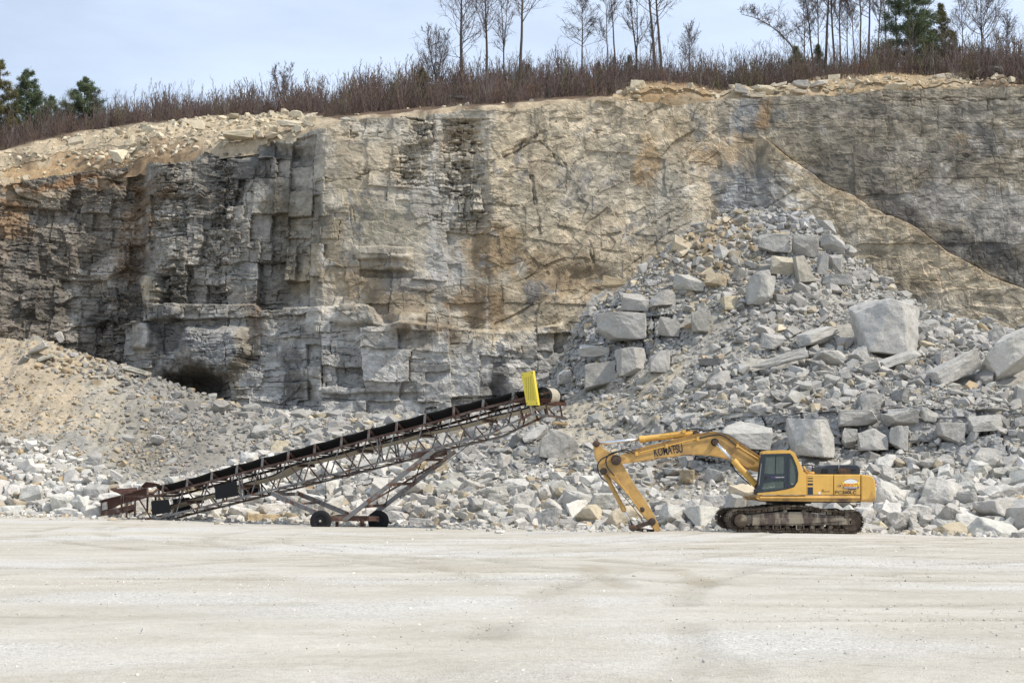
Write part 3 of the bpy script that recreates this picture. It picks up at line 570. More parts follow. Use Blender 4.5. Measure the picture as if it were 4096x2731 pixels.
for a in ((100, 1560, 330, 230, D_WARM, .95), (0, 1450, 250, 120, D_WARM, .9), (420, 1480, 160, 50, (.43, .36, .25), .6), (430, 1640, 110, 170, (.40, .36, .29), .7), (700, 1720, 270, 190, (.265, .25, .22), .95), (560, 1810, 150, 100, (.25, .22, .17), .8), (820, 1790, 140, 80, (.225, .21, .185), .8),  # shade of the bowl behind the hopper painted into its dirt colours
          (2600, 1900, 260, 110, (.25, .205, .145), .85), (2450, 1750, 160, 140, (.38, .345, .27), .6), (2350, 1700, 260, 100, (.40, .36, .285), .8), (2600, 1480, 170, 190, (.41, .36, .275), .85), (2420, 1650, 180, 120, (.40, .36, .285), .8), (2850, 1600, 200, 70, (.40, .36, .28), .6), (2830, 1000, 200, 140, (.36, .27, .16), .6), (3050, 1620, 250, 40, (.41, .37, .30), .6),
          (2560, 1950, 70, 60, (.48, .42, .31), .6), (4020, 1750, 120, 120, (.40, .36, .28), .6), (3900, 1620, 200, 40, (.39, .37, .32), .5), (2350, 2000, 300, 60, (.43, .40, .34), .6)): pt2(*a)
C2 = C2 * (1 - .85 * led[..., None]) + .85 * led[..., None] * np.array((.335, .335, .33)) * (1 + .2 * (H1 - .5) + .2 * (K1 - .5))[..., None]
C2 = C2 * (1 + .22 * q_a[..., None] + .1 * fbm(X2 * 4, Z2 * 4 + Y2 * 2, 3, 155)[..., None]) * (1 - .7 * c2[..., None])
tv = np.stack([X2, Y2d, Z2d], -1)
o = link('terrain', mesh_np('terrain', tv.reshape(-1, 3), grid_faces(len(tq), nu2), np.clip(C2, .02, .8).reshape(-1, 3), smooth=False), MAT['dirt'])
tag(o, 'steep slopes of blasted stone and dirt between the quarry floor and the cliff', 'slope', kind='structure')

# ---------------------------------------------------------------- the land on top of the cliff
PLA = [(-300, (745, 98.8), (700, 102), (610, 106), (575, 116), (550, 130)), (0, (735, 99.2), (690, 102), (600, 106), (570, 116), (545, 130)), (150, (708, 100), (645, 103), (565, 107.5), (540, 117), (530, 130)), (300, (682, 100.5), (605, 104), (532, 108.5), (520, 118), (515, 130)),
       (600, (650, 97.6), (560, 101), (492, 107.5), (490, 118), (488, 130)), (900, (582, 95.6), (520, 100), (470, 106.5), (468, 118), (466, 130)), (1150, (552, 93.8), (500, 99), (460, 106.5), (455, 118), (450, 130)), (1300, (503, 92.4), (478, 97), (465, 104), (445, 116), (425, 130)),
       (1450, (463, 92), (456, 97), (448, 104), (425, 115), (395, 130)), (1700, (446, 91.6), (438, 97), (428, 104), (390, 114), (350, 128)), (2000, (424, 91), (418, 97), (402, 104), (360, 114), (318, 126)), (2300, (398, 91.6), (390, 96.5), (380, 103), (350, 112), (312, 124)),
       (2480, (394, 92), (385, 95), (362, 100), (345, 110), (312, 124)), (2560, (404, 92), (372, 93.6), (345, 96), (340, 109), (312, 124)), (2640, (408, 92.2), (368, 93.8), (332, 96.4), (330, 108), (312, 124)), (2700, (410, 92.2), (372, 94), (345, 96.6), (332, 108), (312, 124)), (2760, (407, 92.2), (372, 94), (342, 97), (335, 108), (315, 124)),
       (2900, (394, 92.2), (378, 94), (368, 97), (350, 108), (330, 124)), (3100, (382, 92), (368, 94.5), (350, 98), (330, 108), (310, 124)), (3350, (376, 91.6), (345, 94), (318, 97), (300, 108), (290, 124)), (3520, (360, 91.2), (328, 93), (298, 95), (288, 108), (280, 124)), (3620, (355, 90.9), (330, 92.8), (308, 95.5), (288, 108), (278, 124)),
       (3850, (348, 90.2), (325, 92.3), (298, 96), (282, 108), (270, 124)), (4096, (345, 89.3), (330, 91.6), (308, 96), (280, 108), (270, 124)), (4420, (345, 88.3), (330, 91), (308, 96), (280, 108), (270, 124))]
PLA = [c + ((c[5][0] + 40, 150.0), (c[5][0] + 200, 220.0)) for c in PLA]
seg3 = (36, 44, 30, 30, 6, 3)
tq3 = np.concatenate([np.linspace(i, i + 1, s, endpoint=False) for i, s in enumerate(seg3)] + [[6]])
nu3 = 800; uu3 = np.concatenate([[-1500, -1000, -600], np.linspace(-300, 4420, nu3), [4750, 5200, 5800]]); nu3 = len(uu3)
V3, Y3 = surf(PLA, uu3, tq3, 15); U3 = np.repeat(uu3[None, :], len(tq3), 0); T3 = np.repeat(tq3[:, None], nu3, 1)
Y3 = Y3 + 1.5 * np.clip(1 - T3, 0, 1) ** .7
X3, _, Z3 = P(U3, V3, Y3)
heap = 1 - sstep(1.7, 2.2, T3)
Z3 = Z3 - .9 * (1 - sstep(0, .22, T3 + .15 * fbm(X3 * .8, Y3 * .8, 3, 160))) + heap * sstep(0.05, .3, T3) * (.45 * fbm(X3 * .5, Y3 * .5, 4, 161) + .22 * fbm(X3 * 2, Y3 * 2, 3, 162)) * (.4 + .6 * ((U3 < 1250) | (U3 > 2450))) + (1 - heap) * .35 * fbm(X3 * .3, Y3 * .3, 4, 163)
soilmix = 1 - sstep(1.75, 2.15, T3 + .35 * fbm(X3 * .7, Y3 * .7, 4, 164) + 1.7 * sstep(1250, 1400, U3) * (1 - sstep(2430, 2520, U3)))
q3 = fbm(X3 * .9, Y3 * .9 + Z3 * .5, 5, 165)
C3 = soilmix[..., None] * np.array((.43, .355, .25)) + (1 - soilmix[..., None]) * np.array((.115, .078, .052))
Uq3 = U3 + 60 * fbm(U3 * .01, V3 * .01, 4, 166)
for a in ((250, 692, 380, 34, (.36, .245, .13), .8), (500, 640, 330, 40, (.27, .175, .095), .8), (700, 590, 120, 40, (.22, .15, .09), .7), (980, 530, 120, 30, (.25, .18, .11), .6), (100, 640, 60, 40, (.12, .09, .06), .8), (900, 500, 300, 30, (.46, .38, .26), .5), (2650, 372, 190, 50, (.30, .205, .11), .85), (3500, 330, 330, 50, (.36, .265, .155), .75), (4050, 320, 200, 50, (.16, .11, .07), .85)):
    C3 = patch(C3, Uq3, V3, *a[:4], a[4], a[5], q3, .6)
C3 = C3 * (1 + .35 * q3[..., None])
o = link('hill', mesh_np('hill', np.stack([X3, Y3, Z3], -1).reshape(-1, 3), grid_faces(len(tq3), nu3), np.clip(C3, .02, .8).reshape(-1, 3)), MAT['dirt'])
tag(o, 'dirt heaps along the rim and brown leaf litter ground above the cliff', 'hill', kind='structure')
def on_hill(u, t):
    """a point of the land above the cliff, for planting"""
    i = 3 + int(round((u + 300) / 4720 * (nu3 - 7))); j = int(np.argmin(np.abs(tq3 - t))); i = min(max(i, 0), nu3 - 1)
    return Vector((X3[j, i], Y3[j, i], Z3[j, i]))
# ---------------------------------------------------------------- broken stone
def rock_bm(seed, ax, ay, az, cuts, bev=0.0, rough_=0.0, subdiv=0):
    r = random.Random(seed); bm = bmesh.new()
    bmesh.ops.create_cube(bm, size=2.0)
    for k in range(cuts):
        n = Vector((r.gauss(0, 1), r.gauss(0, 1), r.gauss(0, 1))).normalized()
        d = r.uniform(.62, 1.0) * (abs(n.x) + abs(n.y) + abs(n.z)) * .66
        g = bm.verts[:] + bm.edges[:] + bm.faces[:]
        bmesh.ops.bisect_plane(bm, geom=g, plane_co=n * d, plane_no=n, clear_outer=True)
        pts = []
        for v in bm.verts:
            if all((v.co - p).length > .12 for p in pts): pts.append(v.co.copy())
        bm.free(); bm = bmesh.new()
        for p in pts: bm.verts.new(p)
        bmesh.ops.convex_hull(bm, input=bm.verts[:])
        for v in [v for v in bm.verts if not v.link_faces]: bm.verts.remove(v)
    pts = [Vector((v.co.x * ax, v.co.y * ay, v.co.z * az)) + Vector((r.uniform(-.05, .05), r.uniform(-.05, .05), r.uniform(-.05, .05))) for v in bm.verts]
    bm.free(); bm = bmesh.new()
    for p in pts: bm.verts.new(p)
    bmesh.ops.convex_hull(bm, input=bm.verts[:])
    for v in [v for v in bm.verts if not v.link_faces]: bm.verts.remove(v)
    bmesh.ops.dissolve_limit(bm, angle_limit=R(7), verts=bm.verts[:], edges=bm.edges[:])
    if bev: bmesh.ops.bevel(bm, geom=bm.edges[:], offset=bev, segments=1, profile=.5, affect='EDGES', clamp_overlap=True)
    bmesh.ops.triangulate(bm, faces=bm.faces[:])
    for k in range(subdiv):
        bmesh.ops.subdivide_edges(bm, edges=[e for e in bm.edges if e.calc_length() > .16 / (k + 1)], cuts=1, use_grid_fill=True)
        bmesh.ops.triangulate(bm, faces=bm.faces[:])
    if rough_:
        from mathutils import noise as mn
        o = Vector((seed * 3.1, seed * 1.7, seed * .9))
        for v in bm.verts:
            q = v.co + o
            v.co += v.normal * rough_ * (mn.noise(q * 1.8) + .55 * mn.noise(q * 4.3) + .3 * mn.noise(q * 9))
    bmesh.ops.recalc_face_normals(bm, faces=bm.faces[:])
    return bm
SHAPES = 2 * [(1, .85, .75), (1, .7, .55), (1, .8, .4), (1, .9, .85), (1, .55, .5), (1, .75, .3), (1, .8, .65), (1, .65, .7), (1, .95, .5), (1, .6, .38), (1, .8, .8), (1, .7, .6)]
KINDW = 2 * ['block', 'block', 'slab', 'chunk', 'bar', 'slab', 'block', 'wedge', 'slab', 'bar', 'chunk', 'wedge']
LOWP = []
for k, (a, b_, c_) in enumerate(SHAPES):
    bm = rock_bm(300 + k, a, b_, c_, 6 + k % 4); bm.verts.index_update()
    LOWP.append((np.array([v.co[:] for v in bm.verts]), np.array([[v.index for v in f.verts] for f in bm.faces]))); bm.free()
HIGHP = []
for k, (a, b_, c_) in enumerate(SHAPES):
    bm = rock_bm(300 + k, a, b_, c_, 6 + k % 4, .03, .075, 3)
    me = bpy.data.meshes.new('rock_shape'); bm.to_mesh(me); bm.free(); me.materials.append(MAT['rock']); HIGHP.append(me)

def rand_rot(n, tilt):
    """rotation matrices: any heading, tilted by a normal-distributed angle"""
    ax = rng.normal(size=(n, 3)); ax[:, 2] *= .3; ax /= np.linalg.norm(ax, axis=1)[:, None]
    th = rng.normal(size=n) * tilt
    K = np.zeros((n, 3, 3)); K[:, 0, 1] = -ax[:, 2]; K[:, 0, 2] = ax[:, 1]; K[:, 1, 0] = ax[:, 2]; K[:, 1, 2] = -ax[:, 0]; K[:, 2, 0] = -ax[:, 1]; K[:, 2, 1] = ax[:, 0]
    Rm = np.eye(3)[None] + np.sin(th)[:, None, None] * K + (1 - np.cos(th))[:, None, None] * (K @ K)
    h = rng.uniform(0, 2 * np.pi, n); Hm = np.zeros((n, 3, 3)); Hm[:, 0, 0] = np.cos(h); Hm[:, 0, 1] = -np.sin(h); Hm[:, 1, 0] = np.sin(h); Hm[:, 1, 1] = np.cos(h); Hm[:, 2, 2] = 1
    return Rm @ Hm
def sampler(G):
    """points on a grid surface G (r, c, 3), even by area"""
    a = G[:-1, :-1]; b = G[:-1, 1:]; c = G[1:, :-1]
    ar = np.linalg.norm(np.cross(b - a, c - a), axis=-1).ravel(); cum = np.cumsum(ar)
    def f(n):
        i = np.searchsorted(cum, rng.uniform(0, cum[-1], n)); r, cc = np.divmod(i, G.shape[1] - 1)
        p = rng.uniform(size=n); q = rng.uniform(size=n)
        A = G[r, cc]; B = G[r, cc + 1]; Cq = G[r + 1, cc]
        pos = A + (B - A) * p[:, None] + (Cq - A) * q[:, None]
        nr = np.cross(B - A, Cq - A); nr /= np.linalg.norm(nr, axis=1)[:, None] + 1e-9
        nr = np.where((nr[:, 2] < 0)[:, None], -nr, nr)
        return pos, nr, r, cc
    return f, cum[-1]
tsamp, tarea = sampler(tv[:, 3:-3])
hsamp, harea = sampler(np.stack([X3, Y3, Z3], -1)[:, 3:-3])
ROCKS = []     # (pos, radius, shape, rotation, colour)
def add_rocks(pos, nr, rad, col, tilt, sink=.15, shapes=None):
    n = len(pos)
    sh = rng.integers(0, len(SHAPES), n) if shapes is None else np.array(shapes)[rng.integers(0, len(shapes), n)]
    rot = rand_rot(n, tilt)
    ROCKS.append((pos + nr * (rad * (.35 - sink))[:, None], rad, sh, rot, col))
def stone_cols(u, v, T):
    """stone colour by place: pale at the front, grey above, some rusty"""
    n = len(u); f = rng.uniform(size=n)
    c = np.tile(np.array((.385, .372, .345)), (n, 1)); c[(u > 430) & (u < 1050) & (T >= 1)] = (.315, .303, .28)  # bowl stones coloured darker to paint in its shade
    front = (T < 1.15)
    c[front] = (.50, .483, .445)
    c[front & (u < 1700)] = (.56, .54, .50)
    warm = np.exp(-((u - 150) / 330) ** 2) * (T > 2) * (v > 1200) + .9 * np.exp(-(((u - 2830) / 220) ** 2 + ((v - 950) / 130) ** 2)) + .35 * np.exp(-(((u - 2650) / 260) ** 2 + ((v - 1150) / 160) ** 2)) + .5 * (v < 760)
    bl = np.exp(-(((u - 3200) / 190) ** 2 + ((v - 860) / 60) ** 2)); c = c * (1 - .5 * bl[:, None]) + .5 * bl[:, None] * np.array((.42, .43, .445))
    tan = (f < .07 + .55 * warm); c[tan] = np.array((.45, .39, .29))
    rust = (rng.uniform(size=n) < .015 + .22 * warm); c[rust] = np.array((.42, .33, .215))
    return np.clip(c * (1 + .15 * rng.normal(size=(n, 1))) * (1 + .006 * rng.normal(size=(n, 3))), .08, .8)
def poisson(pos, rad, k, sep=.9):
    """drop points that crowd earlier ones"""
    keep = []; cell = {}
    s = rad.max() * 2 * sep
    for i in np.argsort(-rad):
        key = tuple(np.floor(pos[i] / s).astype(int)); ok = True
        for dx in (-1, 0, 1):
            for dy in (-1, 0, 1):
                for dz in (-1, 0, 1):
                    for j in cell.get((key[0] + dx, key[1] + dy, key[2] + dz), ()):
                        if np.sum((pos[i] - pos[j]) ** 2) < ((rad[i] + rad[j]) * sep) ** 2: ok = False; break
                    if not ok: break
                if not ok: break
            if not ok: break
        if ok: keep.append(i); cell.setdefault(key, []).append(i)
    return np.array(keep)
def talus_pass(n, dens, rlo, rhi, tilt, sep=None, sink=.15, power=1.6):
    pos, nr, r, cc = tsamp(n)
    u, v = PROJ(pos[:, 0], pos[:, 1], pos[:, 2]); T = tq[r]
    clump = .35 + .65 * sstep(-.22, .12, fbm(pos[:, 0] * .35, pos[:, 2] * .45 + pos[:, 1] * .2, 3, 500 + int(rlo * 100)))
    k = rng.uniform(size=n) < dens(u, v, T) * np.where(T < .8, 1, clump); pos, nr, u, v, T = pos[k], nr[k], u[k], v[k], T[k]
    s = rlo + (rhi - rlo) * rng.uniform(size=len(pos)) ** power
    s = s * (1 + .10 * (T < 1)) * np.where((T < 1) & (v < 1960), .8, 1) * np.where((T < 1) & (v > 1960), 1.14, 1) * np.where((T < 1) & (u > 3450), 1.22, 1)
    if sep:
        q = poisson(pos, s, 1, sep); pos, nr, u, v, T, s = pos[q], nr[q], u[q], v[q], T[q], s[q]
    add_rocks(pos, nr, s, stone_cols(u, v, T), tilt, sink)
def dL(u, v, T):
    d = np.where(T < 1, 1.0, np.where(T < 2, .35, .55))
    d = np.where((u > 2490 + .6 * (2000 - v)) & (u < 2970) & (v < 2015) & (v > 1815), .015, d)
    d = np.where((T >= 1) & (u < 480), .006, d); d = np.where((T >= 1) & (u >= 480) & (u < 980), .025, d); d = np.where((T > 4.4) & (u > 200) & (u < 900), .12, d)
    d = np.where((T > 1.9) & (T < 3.02) & (u > 2740) & (u < 4050), .0, d)
    d = np.where((T >= 1) & (T < 3) & (u > 2100) & (u < 2750), .12, d); d = np.where((T > 5) | (T < .02), 0, d)
    d = np.where((T > 4) & (T < 4.92) & (u > 2150) & (u < 2680), .03, d)
    band = np.abs(u - (2700 - (v - 1350) * .85)) < 190
    d = np.where(band & (v > 1250) & (v < 1780), d * .12, d)
    return d
def dM(u, v, T):
    d = np.where(T < 1, .8, .9); d = np.where((T >= 1) & (u < 480), .035, d); d = np.where((T >= 1) & (u >= 480) & (u < 980), .16, d); d = np.where((T > 4.2) & (u > 150) & (u < 900), .55, d)
    d = np.where((u > 2490 + .6 * (2000 - v)) & (u < 2970) & (v < 2015) & (v > 1815), .07, d); d = np.where((T > 1.9) & (T < 3.02) & (u > 2740) & (u < 4050), .12, d)
    d = np.where((T >= 1) & (T < 3) & (u > 2100) & (u < 2750), .40, d); d = np.where((T > 4) & (T < 4.95) & (u > 2150) & (u < 2680), .12, d)
    band = np.abs(u - (2700 - (v - 1350) * .85)) < 190
    d = np.where(band & (v > 1250) & (v < 1780), d * .25, d)
    return np.where((T > 5.3) | (T < .02), 0, d)
def dS(u, v, T):
    d = np.where(T < 1, .7, 1.0); d = np.where((T >= 1) & (u < 480), .22, d); d = np.where((T >= 1) & (u >= 480) & (u < 980), .45, d); d = np.where((T > 1.9) & (T < 3.02) & (u > 2740) & (u < 4050), .25, d); d = np.where((u > 2490 + .6 * (2000 - v)) & (u < 2970) & (v < 2015) & (v > 1815), .25, d)
    band = np.abs(u - (2700 - (v - 1350) * .85)) < 190
    d = np.where(band & (v > 1250) & (v < 1780), d * .45, d)
    return np.where((T > 5.5) | (T < .02), 0, d)
talus_pass(7000, dL, .27, .60, .5, .78, .10, 2.4)
talus_pass(26000, dM, .13, .30, .6, .70, .12)
talus_pass(80000, dS, .05, .15, .7, None, .1, 2.0)
n = 3200; us_ = rng.uniform(-250, 4380, n); yt = np.interp(us_, [c[0] for c in TAL], [c[1][1] for c in TAL]); ys_ = yt + 1.0 - rng.exponential(.95, n) * (1 + .8 * vnoise(us_ * .01, us_ * 0, 520)); xs2 = (us_ - UC) / FPX * ys_
rs_ = .03 + .16 * rng.uniform(size=n) ** 3.5; rs_ = np.where(ys_ > yt - .3, rs_ * 1.5, rs_)
add_rocks(np.stack([xs2, ys_, gz_fine(xs2, ys_)], -1), np.tile((0., 0, 1), (n, 1)), rs_, stone_cols(us_, us_ * 0 + 2100, us_ * 0), .5, .1)
def hill_pass(n, dens, rlo, rhi, tilt, sep=None):
    pos, nr, r, cc = hsamp(n); u, v = PROJ(pos[:, 0], pos[:, 1], pos[:, 2]); T = tq3[r]
    k = rng.uniform(size=n) < dens(u, v, T); pos, nr, u, v, T = pos[k], nr[k], u[k], v[k], T[k]
    s = rlo + (rhi - rlo) * rng.uniform(size=len(pos)) ** 2
    if sep: q = poisson(pos, s, 1, sep); pos, nr, u, v, T, s = pos[q], nr[q], u[q], v[q], T[q], s[q]
    c = np.where((T < 2)[:, None], np.array((.54, .475, .355)), np.array((.20, .19, .175))) * (1 + .15 * rng.normal(size=(len(pos), 1)))
    add_rocks(pos, nr, s, np.clip(c, .08, .7), tilt, .15)
hz = lambda u, T: (T < 1.95) & (T > .12) & ((u < 1260) | (u > 2480))
hill_pass(9000, lambda u, v, T: np.where(hz(u, T), .08 + .26 * ((u > 420) & (u < 1260)) + .08 * (u > 2930) * (u < 3300), np.where((T > 2.1) & (T < 4.05), .010, 0)), .30, .70, .35, .8)
hill_pass(40000, lambda u, v, T: np.where(hz(u, T), .30 + .55 * ((u > 380) & (u < 1260)), np.where((T > .3) & (T < 1.6), .03, 0)), .13, .30, .5)
hill_pass(90000, lambda u, v, T: np.where(hz(u, T), .55, 0), .05, .13, .6)

